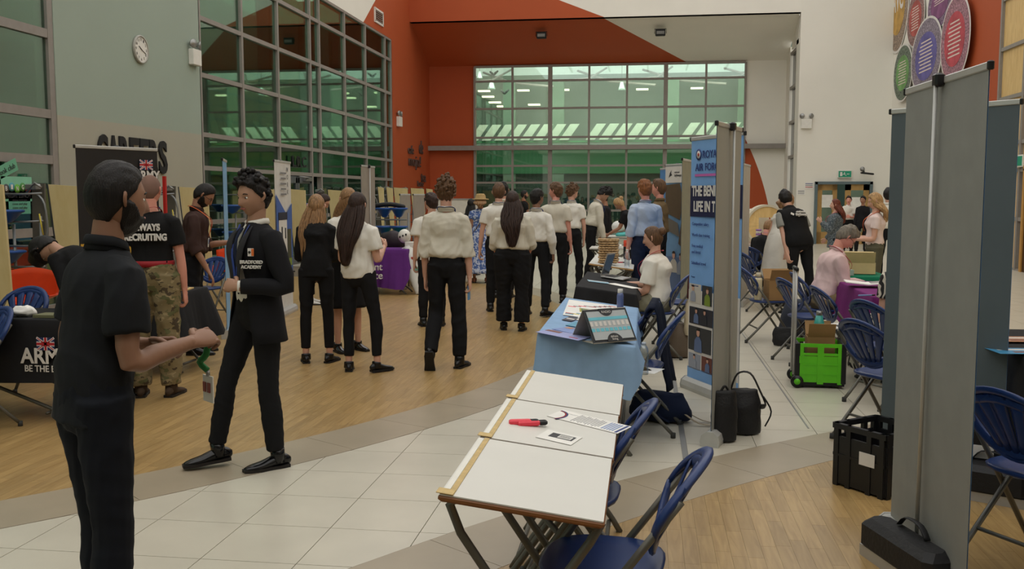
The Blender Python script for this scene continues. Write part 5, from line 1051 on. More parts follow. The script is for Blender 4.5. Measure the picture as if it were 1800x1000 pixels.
# right side
p = person('person in a black printed waistcoat over a grey t-shirt, bending with back turned', gD(1402, 12.9), R(26), 1.76, w=1.12, skin='light', hair=('short', H_BLACK, .018), lean=30, bendhead=4, head=(-25, 0, 0), top=('tee', C_GREY, dict(hem=.04, loose=.012, wr=.003, vest=C_BTEE)), bottom=SLM, aL=((.05, .12, -1), (.0, .15, -1)), aR=((.25, .3, -1), (.0, .3, -1)), lR=((.1, -.1, -1), (.05, -.05, -1)), seed=37)
face_text(p, 'national', .042, LET, .03, -.172, .38, bold=.001, flush=.012); face_text(p, 'highways', .05, LET, .03, -.174, .335, bold=.001, flush=.012)
b = MB(); q = p['Q'](.3); T = Matrix([[*(q[i]), p['sp'](-.11, -.175, .36)[i]] for i in range(3)] + [[0, 0, 0, 1]]); b.box((0, 0, 0), (.05, .004, .03), LET, T @ Matrix.Rotation(.5, 4, 'Y')); b.build('print', p['t'])
p = person('light-haired woman in a white dress and black sandals behind the waistcoat wearer', gD(1361, 13.9), R(-55), 1.66, fem=True, w=1.05, hair=('bob', H_LB, .012, dict(len=.12)), lean=20, bendhead=-8, top=('dress', C_WHITE, dict(hem=.1, sleeve='short', slen=.3)), bottom=('skirt', C_WHITE, dict(len=.50, fl=.07, fold=.04)), shoes=SANDAL, seed=38)
p = person('woman with long auburn hair, grey flecked cardigan and pink lanyard laughing to the left', gD(1465, 17.6), R(68), 1.53, fem=True, w=1.12, hair=('long', H_RD, .016, dict(len=.34, wave=.6)), head=(10, -4, 0), top=('coat', CARD, dict(hem=-.2, sleeve='long', loose=.034)), bottom=('slim', C_BLK, dict(waist=.0)), lany=PINKL, aL=((.1, .2, -1), (.1, .8, .75)), aR=((.1, .1, -1), (0, .6, -.6)), seed=39)
person('boy in a white short-sleeved shirt holding a dark jacket by the far double doors', gD(1489, 26.8), R(168), 1.58, w=.95, skin='pink', hair=('short', H_DK, .018), top=SH(C_WHITE, 'short'), bottom=TR, aR=((.1, .1, -1), (-.6, .9, .1)), aL=((.1, .1, -1), (-.6, .9, .1)), seed=40)
person('boy in a black blazer by the far double doors', gD(1514, 26.4), R(150), 1.58, w=.95, skin='tan', hair=('short', H_BLACK, .018), top=('blazer', C_BLZ, dict(hem=-.12, sleeve='long')), bottom=TR, lR=((.1, .2, -1), (0, .1, -1)), seed=41)
p = person('woman with wavy blonde hair, pale pink blouse and orange lanyard facing left', gD(1533, 12.9), R(80), 1.63, fem=True, w=1.08, skin='light', hair=('long', H_BL, .018, dict(len=.26, wave=1.0, spread=1.2)), head=(4, 14, 0), top=TE(cloth('pale_pink_blouse', 222, 202, 196), .0, slen=.5), bottom=('trousers', C_GRN, dict(loose=.012)), lany=ORL, aL=((.12, .12, -1), (-.05, 1, -.02)), aR=((.12, .12, -1), (-.05, 1, .02)), seed=42, vox=.014)
person('dark-haired person in white just showing left of the slate banner', gD(1556, 17), R(0), 1.72, hair=('short', H_BLACK, .018), top=SH(C_WHITE), bottom=SLM, seed=43)
p = person('grey-haired man in a pale pink shirt sitting at the purple table reading', gD(1443, 9.75), R(-84), 1.76, w=1.14, skin='pink', hair=('short', H_GR, .018), glasses=BLACK, lean=15, bendhead=34, sit=.53, lR=((.08, 1, -.03), (.02, .0, -1)), lL=((.10, 1, -.03), (.02, .06, -1)), top=('shirt', C_PINK, dict(sleeve='long', loose=.026, hem=.02, wr=.010)), bottom=('trousers', C_KHAKI, dict(loose=.014, waist=.06)), shoes=RSHOE, lany=REDL, aR=((.08, .55, -1), (-.05, .98, .22)), aL=((.08, .75, -1), (-.1, 1, .2)), handR=((0, 0, -1), 22), handL=((0, 0, -1), 22), seed=44, vox=.012)
p = person('person in a zebra-print dress sitting half hidden behind the slate banner', gD(1586, 7.75), R(4), 1.66, fem=True, w=1.15, hair=('long', H_BR, .014, {}), sit=.52, lR=((.12, 1, -.1), (.05, .1, -1)), lL=((.12, 1, -.1), (.05, .1, -1)), top=('dress', ZEBRA, dict(hem=-.05, sleeve='short')), bottom=('trousers', ZEBRA, dict(loose=.05, flare=.05)), seed=45)
person('person in black with a purple lanyard sitting at the far craft table', gD(1330, 14.9), R(-40), 1.66, w=1.15, skin='pink', hair=('short', H_LB, .016), lany=M('violet_lanyard_ribbon', 130, 90, 170), lean=25, bendhead=15, sit=.52, lR=SITL, lL=SITL, top=TE(C_BTEE, -.05, sleeve='long'), bottom=SLM, aR=((.1, .5, -1), (0, 1, .1)), aL=((.1, .5, -1), (0, 1, .1)), seed=46)

# ------------------------------------------------------------------ helpers for small things
def fit_text(s_, w, h, m, o, ex, ey, parent, name='lettering', bold=.0, depth=.01):
    ob = text(s_, 1.0, m, Matrix.Identity(4), parent, name, bold=bold, ex=depth)
    me = ob.data; co = np.empty(len(me.vertices) * 3); me.vertices.foreach_get('co', co); co = co.reshape(-1, 3); a, b = co.min(0), co.max(0); c = (a + b) / 2
    co = (co - c) * np.array((w / (b[0] - a[0]), h / (b[1] - a[1]), 1)); me.vertices.foreach_set('co', co.ravel()); me.transform(frame(o, ex, ey)); return ob
def chair_bt(label, px, py, f, z=.80, group=None):
    p = at(px, py, z); return fchair(label, p[0] - .27 * math.sin(R(f)), p[1] + .27 * math.cos(R(f)), f, group)
YX, ZX = (0, 1, 0), (0, 0, 1)
# ------------------------------------------------------------------ on the walls
car = thing('wall_sign', 'large black raised letters reading CAREERS above the black banner on the sage wall', 'sign', (XL, 14.55, 2.25))
w_ = 2.12
for k, ch in enumerate('CAREERS'): fit_text(ch, .27, .56, BLACK, (.02, (k - 3) * .305, 0), YX, ZX, car, 'letter', bold=.03, depth=.015)
lr = thing('wall_sign', 'small dark letters reading LRC on the green glazing above the glass doors', 'sign', tuple(onx(526, 284, XL + .02)))
for k, ch in enumerate('LRC'): fit_text(ch, .26, .25, BLACK, (0, (k - 1) * .32, 0), YX, ZX, lr, 'letter', bold=.01)
mj = thing('wall_sign', 'curly dark raised cafe lettering on the orange wall corner', 'sign', tuple(onx(730, 285, XL)))
GREYL = M('dark_grey_lettering', 84, 64, 58)
for s_, px, py, w, h in (('cafe', 721, 263, .75, .30), ('ole', 739, 259, .55, .48), ('mojo!', 728, 286, 1.75, .50), ('tea', 743, 313, .7, .3), ('latte', 738, 323, .9, .2)):
    p = onx(px, py, XL); fit_text(s_, w, h, GREYL, (.03, p[1] - mj.location[1], p[2] - mj.location[2]), YX, ZX, mj, 'word', depth=.02)
p = onx(245, 87, XL); ck = thing('wall_clock', 'round white wall clock with black hands on the sage wall', 'clock', tuple(p))
TX = Matrix.Rotation(PI / 2, 4, 'Y')
b = MB(); b.lathe([(.225, 0), (.228, .03), (.222, .045), (.20, .045), (.198, .03)], 40, M('grey_clock_rim', 168, 166, 158, rough=.4), TX); b.build('rim', ck)
b = MB(); b.cyl((0, 0, .02), .2, .012, 40, whitep, TX, smooth=False); dl = b.build('dial', ck)
for k in range(12):
    a = R(30 * (k + 1)); fit_text(str(k + 1), .028 if k < 9 else .045, .042, BLACK, (.034, .158 * math.sin(a), .158 * math.cos(a)), YX, ZX, dl, 'numeral', depth=.001)
for nm, L, a, t_ in (('minute_hand', .15, 112, .006), ('hour_hand', .09, -60, .009)):
    b = MB(); a = R(a); b.tube([(.038, -.03 * math.sin(a), -.03 * math.cos(a)), (.038, L * math.sin(a), L * math.cos(a))], [(t_, .002)] * 2, 6, BLACK); b.build(nm, ck)
def emergency(px, py, sc, face, label):
    p = onx(px, py, XL) if face == 'x' else ony(px, py, YF); t = thing('emergency_light', label, 'light', tuple(p), 0 if face == 'x' else -PI / 2)
    b = MB(); b.box((.05 * sc, 0, -.06 * sc), (.1 * sc, .30 * sc, .27 * sc), whitep, bev=.01); b.build('housing', t)
    for sy in (-.12, .12):
        b = MB(); b.lathe([(.02 * sc, -.06 * sc), (.05 * sc, -.03 * sc), (.075 * sc, .02 * sc), (.07 * sc, .03 * sc)], 16, steel, Matrix.Translation((.07 * sc, sy * sc, .16 * sc)) @ TX @ Matrix.Rotation(R(25 if sy < 0 else -20), 4, 'X')); b.build('lamp_head', t)
emergency(338, 95, 1.05, 'x', 'twin-lamp emergency light on the sage wall beside the clock'); emergency(699, 210, 1.2, 'x', 'twin-lamp emergency light on the orange wall edge beside the glazing'); emergency(1417, 214, 1.15, 'y', 'twin-lamp emergency light on the white wall right of the recess')
p = onx(665, 30, XL); v = thing('air_vent', 'rectangular white air vent high on the orange left wall', 'vent', tuple(p)); b = MB()
b.box((.02, 0, .19), (.04, .95, .06)); b.box((.02, 0, -.19), (.04, .95, .06)); b.box((.02, .45, 0), (.04, .06, .40)); b.box((.02, -.45, 0), (.04, .06, .40)); b.build('frame', v, whitep)
for k in range(5): b = MB(); b.box((.015, 0, -.12 + .06 * k), (.03, .84, .025), None, Matrix.Rotation(.0, 4, 'X')); b.build('slat_or_sun_patch', v, M('vent_shadow_grey', 120, 112, 104))
for px, py, lab in ((953, 43, 'black floodlight under the orange part of the recess soffit'), (1161, 38, 'black floodlight under the white part of the recess soffit')):
    p = ony(px, py, 33.9); t = thing('floodlight', lab, 'floodlight', (p[0], 33.7, 7.17)); b = MB(); b.box((0, 0, -.02), (.34, .20, .22), BLACK, bev=.02); b.build('housing', t); b = MB(); b.box((0, -.106, -.03), (.26, .006, .10)); b.build('lens', t, M('floodlight_lens', 120, 120, 116, rough=.2)); b = MB(); b.tube([(-.2, 0, -.05), (-.2, 0, .10), (.2, 0, .10), (.2, 0, -.05)], .012, 6); b.build('bracket', t, BLACK)
p = ony(1484, 306, YF); ex_ = thing('exit_sign', 'green illuminated running-man exit sign above the double doors', 'sign', (p[0], YF, p[2])); b = MB(); b.box((0, -.06, 0), (.44, .10, .25), whitep, bev=.01); b.build('housing', ex_)
b = MB(); b.box((0, -.115, 0), (.40, .006, .20)); b.build('panel', ex_, M('green_exit_panel', 20, 120, 90, emit=.25)); b = MB()
T = frame((0, -.122, 0), (1, 0, 0), (0, 0, 1)); b.box((-.12, 0, 0), (.07, .13, .002), LET, T); b.cyl((-.02, .05, 0), .015, .002, 10, LET, T); b.box((-.015, .0, 0), (.03, .06, .002), LET, T @ Matrix.Rotation(-.3, 4, 'Z')); b.box((.0, -.045, 0), (.014, .06, .002), LET, T @ Matrix.Rotation(.6, 4, 'Z')); b.box((-.04, -.04, 0), (.014, .06, .002), LET, T @ Matrix.Rotation(-.7, 4, 'Z')); b.box((.1, 0, 0), (.08, .02, .002), LET, T); b.build('pictogram', ex_)
p = onx(1798, 283, XR); ex2 = thing('exit_sign', 'green exit sign on the birch panelling at the right edge', 'sign', tuple(p)); b = MB(); b.box((-.05, 0, 0), (.08, .46, .26), whitep, bev=.01); b.build('housing', ex2); b = MB(); b.box((-.093, 0, 0), (.006, .40, .20)); b.build('panel', ex2, M('green_exit_panel', 20, 120, 90))
p = ony(1515, 303, YF); cc = thing('security_camera', 'small wall camera with a dark visor right of the exit sign', 'camera', (p[0], YF, p[2])); b = MB(); b.tube([(0, 0, .08), (0, -.2, .08), (0, -.3, .02)], .03, 8, steel); b.build('arm', cc); b = MB(); b.box((.1, -.34, -.03), (.42, .14, .06), blackp, Matrix.Rotation(.12, 4, 'Y'), bev=.02); b.build('visor', cc); b = MB(); b.ball((-.05, -.3, .1), .08, steel); b.build('dome', cc)
for px, py, w, h, lab, nm in ((1422, 326, .3, .2, 'blue and white notice on the wall left of the far doors, upper of two', 'notice'), (1408, 338, .26, .16, 'small white notice on the wall left of the far doors, lower of two', 'notice')):
    p = ony(px, py, YF); t = thing(nm, lab, 'notice', (p[0], YF - .01, p[2])); b = MB(); b.box((0, 0, 0), (w, .006, h)); b.build('sheet', t, PAPER)
    b = MB()
    for k in range(3): b.box((0, -.004, h * .3 - k * h * .28), (w * .8, .002, h * .12), (NAVYINK, INK, REDINK)[k] if h == .2 else INK)
    b.build('print', t)
# painted oval discs on the right wall
OVN = [0]
def oval(px, py, hw, hh, c1, c2, lab, txt=None, nb=8, sl=.3):
    p = onx(px, py, XR); ya, yb = onx(px + hw, py, XR)[1], onx(px - hw, py, XR)[1]; dy = abs(yb - ya) / 2; p[1] = (ya + yb) / 2; dz = abs(onx(px, py - hh, XR)[2] - p[2])
    t = thing('wall_disc', lab, 'mural', (XR - .02 - .024 * OVN[0], p[1], p[2])); OVN[0] += 1; T = frame((0, 0, 0), (0, -1, 0), (0, 0, 1))
    mo = mat(lab[:18] + '_rim', [v * .6 + .1 for v in c2], .8, var=.75, scale=22); mi = mat(lab[:18] + '_centre', [v * .8 + .05 for v in c1], .8, var=.25, scale=3)
    for nm, k, z0, m_ in (('white_border', 1.06, .0, LET), ('mottled_rim', 1.0, .006, mo), ('centre', .72, .012, mi)):
        b = MB(); b.prism([(dy * k * math.cos(a), dz * k * math.sin(a) * (1 if k > .9 else .9)) for a in np.linspace(0, 2 * PI, 40, endpoint=False)], z0, z0 + .008, m_, T); b.build(nm, t)
    b = MB(); lm = M('faded_white_lettering', 216, 200, 190)
    for k in range(nb):
        z = dz * (.45 - .11 * k) * .9; w = dy * .95 * math.sqrt(max(.1, 1 - (z / dz / .8) ** 2)) * (.8 + .2 * ((k * 7) % 3) / 2)
        b.box((0, z, .022), (w, dz * .035, .002), lm, T @ Matrix.Rotation(0, 4, 'Z'))
    b.build('lettering', t)
    if txt: fit_text(txt, dy * 1.1, dz * .55, LET, (-.024, 0, dz * .15), (0, -1, 0), ZX, t, 'lettering', bold=.02, depth=.001)
oval(1581, 10, 17, 77, lin((196, 150, 52)), lin((150, 120, 90)), 'tall yellow oval wall disc with large white capitals, leftmost', 'AVC', 0)
oval(1613, 32, 14.5, 47, lin((176, 60, 48)), lin((140, 80, 70)), 'dark red oval wall disc right of the yellow one', None, 9)
oval(1658, 5, 21, 41, lin((124, 50, 110)), lin((110, 60, 110)), 'purple oval wall disc at the top of the mural', None, 5)
oval(1593, 128, 15.5, 47, lin((104, 160, 78)), lin((70, 96, 60)), 'green oval wall disc, lowest left of the mural', None, 9)
oval(1637, 98, 26, 64, lin((88, 78, 156)), lin((130, 110, 130)), 'blue-violet oval wall disc low in the middle of the mural', None, 9)
oval(1690, 68, 25, 73, lin((190, 42, 60)), lin((160, 90, 110)), 'crimson oval wall disc beside the orange block', None, 9)
# posters on the near left glazing
def poster(px, py, w, h, m, lab, txt=None, tm=DINK, rot=0):
    p = onx(px, py, XL); t = thing('poster', lab, 'poster', (XL + .03, p[1], p[2])); R_ = Matrix.Rotation(rot, 3, 'X'); ey = R_ @ Vector(ZX); ex = R_ @ Vector(YX); b = MB(); b.box((0, 0, 0), (w, h, .004), m, frame((0, 0, 0), ex, ey)); b.build('sheet', t)
    return t, ex, ey
PG = M('mint_green_paper', 104, 168, 136); 
t, ex, ey = poster(26, 330, .62, .29, M('mint_paper', 128, 190, 160), 'green and white bingo poster on the near glazing, with round balls')
for k, (ch, c) in enumerate(zip('BINGO', ((60, 60, 60), (70, 140, 150), (90, 160, 40), (60, 120, 50), (120, 50, 60)))):
    b = MB(); b.cyl((0, 0, 0), .058, .003, 18, M('bingo_ball_%d' % k, *c), Matrix.Translation((.004, -.22 + .11 * k, .02 * (k % 2) - .01)) @ TX); b.build('ball_print', t); fit_text(ch, .04, .06, LET, (.009, -.22 + .11 * k, .02 * (k % 2) - .01), YX, ZX, t, 'lettering', bold=.01, depth=.001)
t, ex, ey = poster(28, 343, .58, .16, PG, 'narrow green poster strip directly below the bingo poster'); fit_text('FRIDAY LUNCH', .48, .07, DINK, (.006, 0, 0), YX, ZX, t, 'lettering', depth=.001)
t, ex, ey = poster(31, 360, .44, .24, M('teal_paper', 92, 160, 136), 'lowest green notice below the bingo poster'); 
for k in range(3): fit_text('come and play', .3, .035, DINK, (.006, 0, .06 - .05 * k), YX, ZX, t, 'lettering', depth=.001)
t, ex, ey = poster(7, 298, .46, .16, PG, 'tilted green notice above and left of the bingo poster', rot=.35); fit_text('book club', .36, .07, DINK, (.006, 0, 0), ex, ey, t, 'lettering', depth=.001)

# ------------------------------------------------------------------ folded canteen tables along the left wall
SBL = M('blue_stool_plastic', 34, 78, 150, rough=.3); BOARD = wood_mat('beige_table_laminate', lin((206, 186, 132)), lin((214, 196, 146)), .5, .03, (3, 3, 1)); MGREY = M('grey_steel_frame', 132, 134, 134, rough=.35, metal=.4); UND = M('grey_brown_underside', 92, 88, 78)
def canteen(label, px0, px1, x, H=1.74, stools=(-.85,), group='folded canteen tables along the left wall', lowz=.35, top=True):
    a, c = onx(px0, 330, x), None; y = a[1]; c = ony(px1, 330, y); w = abs(c[0] - a[0]); cx = (a[0] + c[0]) / 2
    t = thing('canteen_table', label, 'table', (cx, y, 0), 0, group)
    b = MB(); b.add([(-w / 2, 0, H), (w / 2, 0, H - .03), (w / 2 + .05, 0, lowz), (-w / 2 + .14, 0, lowz), (-w / 2, .03, H), (w / 2, .03, H - .03), (w / 2 + .05, .03, lowz), (-w / 2 + .14, .03, lowz)], [(3, 2, 1, 0), (4, 5, 6, 7), (0, 1, 5, 4), (1, 2, 6, 5), (2, 3, 7, 6), (3, 0, 4, 7)], BOARD); b.build('table_board', t)
    b = MB(); b.tube([(-w / 2 - .012, -.004, H), (-w / 2 + .128, -.004, lowz)], .008, 6, BLACK); b.build('edge_strip', t)
    b = MB(); b.box((-w / 2 - .26, .12, (H + lowz) / 2), (.17, .03, H - lowz), UND, Matrix.Rotation(.03, 4, 'Y')); b.build('table_board', t)
    for dx, z0, z1 in ((-.10, .1, 1.35), (-.46, .08, 1.25)): b = MB(); b.tube([(-w / 2 + dx, -.04, z0), (-w / 2 + dx, -.04, z1)], .018, 8, MGREY); b.build('frame_post', t)
    for z in (1.62, 1.28, .98, .72, .22): b = MB(); b.tube([(-w / 2 - .62, -.05, z), (-w / 2 - .30, -.06, z), (-w / 2 - .06, -.05, z + .01)], .014, 6, MGREY); b.build('frame_rail', t)
    b = MB(); b.tube([(-w / 2 - .12, -.05, 1.62), (-w / 2 - .03, -.05, 1.5), (-w / 2 + .0, -.05, 1.2), (-w / 2 - .04, -.05, 1.0)], .014, 6, MGREY, sub=3); b.build('curved_arm', t)
    b = MB(); b.box((-w / 2 - .22, .02, H - .03), (.16, .1, .07), steel, bev=.01); b.tube([(-w / 2 - .28, -.02, H - .1), (-w / 2 - .16, -.03, H + .02), (-w / 2 - .08, -.02, H - .04)], .014, 6, steel); b.build('hinge', t)
    b = MB(); b.tube([(-w / 2 - .09, -.07, 1.38), (-w / 2 - .05, -.07, 1.12)], [(.012, .008)] * 2, 6, M('yellow_warning_label', 200, 180, 60)); b.build('warning_label', t)
    for sx in stools:
        for z in (1.40, .90):
            st = MB(); st.lathe([(.02, -.14), (.08, -.11), (.16, -.02), (.20, 0), (.205, .02), (.18, .03), (.02, .02)], 20, SBL, c=(-w / 2 + sx + .36, -.12, z)); st.build('stool_seat', t)
    for sx in (-.5, .1): b = MB(); b.cyl((-w / 2 + sx, -.0, .03), .03, .03, 10, blackp, Matrix.Translation((0, 0, 0))); b.build('castor', t)
    return t
for k, (px0, px1, x, lab) in enumerate(((85, 148, -7.3, 'folded canteen table with beige board left of the black flag banner'), (-34, 4, -6.7, 'folded canteen table cut off by the left edge of the picture'), (315, 364, -7.3, 'folded canteen table behind the man with the orange lanyard'), (455, 487, -7.3, 'folded canteen table just right of the blazer boy'), (505, 536, -7.3, 'folded canteen table between the white banner and the purple t-shirt'), (576, 606, -7.3, 'folded canteen table hidden behind the girls heads'), (664, 674, -7.2, 'narrow folded canteen table right of the grey banner by the glazing'), (679, 690, -7.3, 'folded canteen table at the end of the glazing'), (692, 716, -7.3, 'folded canteen table above the low grey banners, left one'), (722, 745, -7.3, 'folded canteen table above the low grey banners, middle one'), (749, 760, -7.3, 'last folded canteen table next to the curly-haired student'))):
    canteen(lab, px0, px1, x, H=1.74 if px0 < 600 else 1.84, stools=(-.85,) if px0 < 600 else (), lowz=.35)
st = thing('stool_rack', 'rack of stacked blue stools in front of the far canteen tables', 'rack', (*gD(689, 16.9), 0))
for z in (1.18, .86, .50): 
    b = MB(); b.tube([(-.28, 0, z), (.28, 0, z)], .015, 6, MGREY); b.build('rack_rail', st)
    if z > .6:
        for sx in (-.12, .14): b = MB(); b.lathe([(.03, -.14), (.06, -.12), (.12, -.02), (.16, 0), (.16, .03), (.02, .03)], 16, SBL, c=(sx, 0, z + .18)); b.build('stool_seat', st)
for sx in (-.12, .14, -.30, .30): b = MB(); b.tube([(sx, .03, 0), (sx, .03, 1.3)], .014, 6, MGREY); b.build('rack_post', st)
b = MB(); b.tube([(-.33, -.02, 1.42), (0, -.05, 1.45), (.22, 0, 1.41)], [(.05, .04)] * 3, 8, BLACK, sub=3, round_=True); b.build('folded_coat', None, loc=tuple(st.location), label='dark folded coat lying on top of the stool rack', cat='coat')
b = MB(); b.ball((0, 0, 0), (.24, .16, .18), M('dark_coat_pile', 40, 28, 36, bump=.6, bscale=8)); b.tube([(-.2, 0, -.1), (-.3, .02, -.4), (-.1, 0, -.6)], [(.12, .09), (.16, .1), (.1, .08)], 10, M('dark_coat_pile', 40, 28, 36), sub=3, round_=True); me = b.mesh('coat'); wrinkle(me, .03, (10, 10, 10), 4); p = atD(690, 415, 16.2); link('hanging_coat', me, None, loc=(p[0], p[1], .83), label='dark coat heaped on a chair below the stool rack', cat='coat')
# orange tub chairs
ORG = M('orange_moulded_plastic', 214, 66, 22, rough=.35)
def tub(label, x, y, face):
    t = thing('tub_chair', label, 'chair', (x, y, 0), R(face), 'orange moulded chairs'); G = []
    for i in range(13):
        v = i / 12; row = []
        for j in range(17):
            u = (j / 16 - .5) * 2; z = .44 + .02 * u * u + (0 if v < .5 else ((v - .5) * 2) ** 1.2 * .36 * (1 - .35 * u * u)); yy = .22 - .42 * min(v * 2, 1) - (0 if v < .5 else (v - .5) * .16) + .14 * u * u * max(0, v - .45)
            row.append((u * (.24 + .05 * v), yy, z + .05 * abs(u) ** 3))
        G.append(row)
    b = MB(); b.grid(G, ORG, thick=.012); b.build('shell', t)
    for sx in (-1, 1):
        for sy in (-1, 1): b = MB(); b.tube([(sx * .16, sy * .14, .43), (sx * .23, sy * .24, 0.005)], .011, 6, steel); b.build('leg', t)
    return t
p = at(8, 476, .80); tb0 = tub('large orange moulded chair at the left edge behind the blue folding chair', p[0] + .0, p[1] + .2, 185)
tb0.scale = (1.25, 1.1, 1)
p = at(384, 436, .80); tub('orange moulded chair right of the man with the orange lanyard', p[0], p[1] + .2, 170)
# ------------------------------------------------------------------ folding chairs
chair_bt('blue folding chair nearest the camera, backrest turned to the right of the bare desk', 1226, 815, 84, .78)
chair_bt('blue folding chair tucked against the bare desk, second from the camera', 1135, 722, 86, .78)
c3 = chair_bt('blue folding chair with a water bottle on its seat beside the light blue tablecloth', 1192, 556, 82, .79)
c4 = chair_bt('blue folding chair hidden under the navy coat', 1148, 540, 84, .78)
p = (p_ := None)
wc = fchair('blue folding chair on which the woman at the laptop sits', gD(1154, 9.5)[0], gD(1154, 9.5)[1], 80)
fchair('empty blue folding chair behind the seated woman, against the green-grey banner', *gD(1196, 10.35), 75)
cr = chair_bt('blue folding chair facing right with a thermos on its seat, under the cardboard box', 1306, 472, -80, .80)
chair_bt('blue folding chair left of the man in the pink shirt', 1377, 492, -72, .80)
fchair('blue folding chair carrying the man in the pink shirt', gD(1440, 9.72)[0], gD(1440, 9.72)[1], -84)
chair_bt('blue folding chair seen from behind at the right, next to the slate banner', 1507, 566, -58, .80)
chair_bt('blue folding chair against the purple table behind the green trolley', 1520, 545, -60, .74)
lc = fchair('blue folding chair with a white folder on its seat behind the green trolley', *at(1487, 574, .46)[:2], -80)
chair_bt('blue folding chair at the right edge in front of the black table', 1757, 690, -58, .80)
chair_bt('blue folding chair seen from the front behind the flag-printed tablecloth', 52, 508, 178, .80)
chair_bt('blue folding chair cut off by the left edge behind the flag-printed tablecloth', 4, 545, 150, .80)
chair_bt('blue folding chair beneath the orange chair by the lanyard man', 381, 457, 172, .78)
chair_bt('blue folding chair beyond the violet tablecloth', 655, 424, 20, .80)
chair_bt('blue folding chair beside the person with the purple lanyard', 1304, 445, -70, .80)
fchair('blue folding chair carrying the zebra-print dress', gD(1586, 7.75)[0], gD(1586, 7.75)[1], 4)
fchair('blue folding chair carrying the person at the craft table', gD(1330, 14.9)[0], gD(1330, 14.9)[1], -40)
# navy coat over the fourth chair
NV = cloth('navy_wool_coat', 24, 30, 46); b = MB(); G = []
cx, cy = c4.location[0], c4.location[1]; T4 = Matrix.Translation((cx, cy, 0)) @ Matrix.Rotation(R(84), 4, 'Z')
for i in range(22):
    row = []; v = i / 21
    for j in range(19):
        u = (j / 18 - .5) * 2
        if v < .46: z = .24 + .60 * (v / .46) - .03 * u * u; y = -.16 - .12 * (v / .46) + .03 + .06 * (1 - v / .46)
        elif v < .54: k = (v - .46) / .08; z = .84 + .015 * math.sin(k * PI) - .05 * u * u; y = -.25 - .07 * k
        else: k = (v - .54) / .46; z = .84 - .60 * k - .05 * u * u; y = -.32 - .10 * k
        row.append(T4 @ Vector((u * (.22 + .05 * abs(v - .5)) , y + .02 * math.sin(u * 7 + v * 3) * abs(v - .5) * 2, z)))
    G.append(row)
b.grid(G, NV, thick=.012); me = b.mesh('coat'); wrinkle(me, .008, (10, 10, 5), 9); o = link('coat', me, None, label='navy coat draped over a chair back beside the light blue table', cat='coat')
# ------------------------------------------------------------------ on the tables
def onz(px, py, z): return at(px, py, z)
LAP = M('silver_laptop_shell', 176, 176, 174, rough=.3, metal=.4)
p = onrow(1082, 491); lp = thing('laptop', 'open silver laptop in front of the seated woman on the black cloth', 'laptop', (p[0], p[1], p[2] + .022), R(78)); lp.rotation_euler = (Matrix.Rotation(math.atan(SL), 4, 'Y') @ Matrix.Rotation(R(78), 4, 'Z')).to_euler()
b = MB(); b.box((0, 0, 0), (.34, .24, .016), LAP, bev=.005); b.build('base', lp); b = MB()
for i in range(12):
    for j in range(4): b.box((-.14 + .0255 * i, .07 - .028 * j, .009), (.02, .022, .003), M('laptop_key', 60, 60, 62))
b.build('keys', lp)
b = MB(); T = Matrix.Translation((0, .12, .008)) @ Matrix.Rotation(R(100), 4, 'X'); b.box((0, .12, 0), (.34, .24, .008), LAP, T, bev=.003); sc_ = b.build('screen', lp); b = MB(); b.box((0, .12, .0055), (.31, .21, .002), M('laptop_display', 60, 70, 84, rough=.1), T); b.build('display', sc_)
CLZ = lambda px, py: onrow(px, py) + V3((0, 0, .006))
def sheet(px, py, w, l, rz, m, lab, name='leaflet', cat='leaflet', prints=(), group=None, surf=CLZ, tilt=True):
    def pr(t, T, h):
        for (x, y, a, c, mm) in prints: bar(t, x * w, y * l, a * w, c * l, mm, h)
    return flat_on(px, py, w, l, rz, name, lab, cat, m, .002, group, surf, pr, tilt)
TEAL = M('teal_print', 90, 150, 176); YEL = M('yellow_print_paper', 206, 190, 80)
sheet(1052, 497, .21, .15, 10, M('pale_blue_leaflet', 150, 182, 200), 'blue printed leaflets beside the laptop on the black cloth', prints=((0, .2, .8, .2, LET), (0, -.2, .8, .3, TEAL)))
sheet(1096, 504, .30, .17, -30, PAPER, 'white paper by the seated woman, below the laptop', 'paper', 'paper')
sheet(1044, 548, .42, .95, 2, PAPER, 'large white illustrated sheet covering the far end of the light blue table', 'activity_sheet', 'sheet', prints=[((k * 37 % 10) / 11 - .4, (k * 23 % 17) / 19 - .42, .14, .04, (TEAL, INK, REDINK, YEL, PINK, DINK)[k % 6]) for k in range(22)])
sheet(1003, 563, .07, .22, -10, M('dark_card', 60, 54, 66), 'dark flyer with white strip on the left side of the light blue table', prints=((0, 0, .8, .2, LET),))
sheet(1027, 563, .10, .2, -8, PAPER, 'white card between the flyer and the cardboard display', 'card', 'card')
sheet(1035, 549, .14, .22, 5, YEL, 'yellow and green leaflet lying behind the cardboard display', prints=((-.2, 0, .4, .8, M('leaf_green_print', 90, 120, 70)),))
sheet(1020, 574, .14, .22, -12, TEAL, 'pale green and blue leaflet left of the cardboard display')
sheet(1004, 583, .16, .22, -25, M('lilac_blue_print', 120, 140, 190), 'blue leaflet with a photo corner, second from the table corner', prints=((-.3, .3, .3, .3, PH[4]),))
sheet(990, 591, .28, .2, -18, M('lilac_print', 150, 156, 200), 'lilac leaflet at the near left corner of the light blue table', prints=((-.3, .25, .35, .3, PH[7]), (.3, -.2, .2, .1, REDINK)))
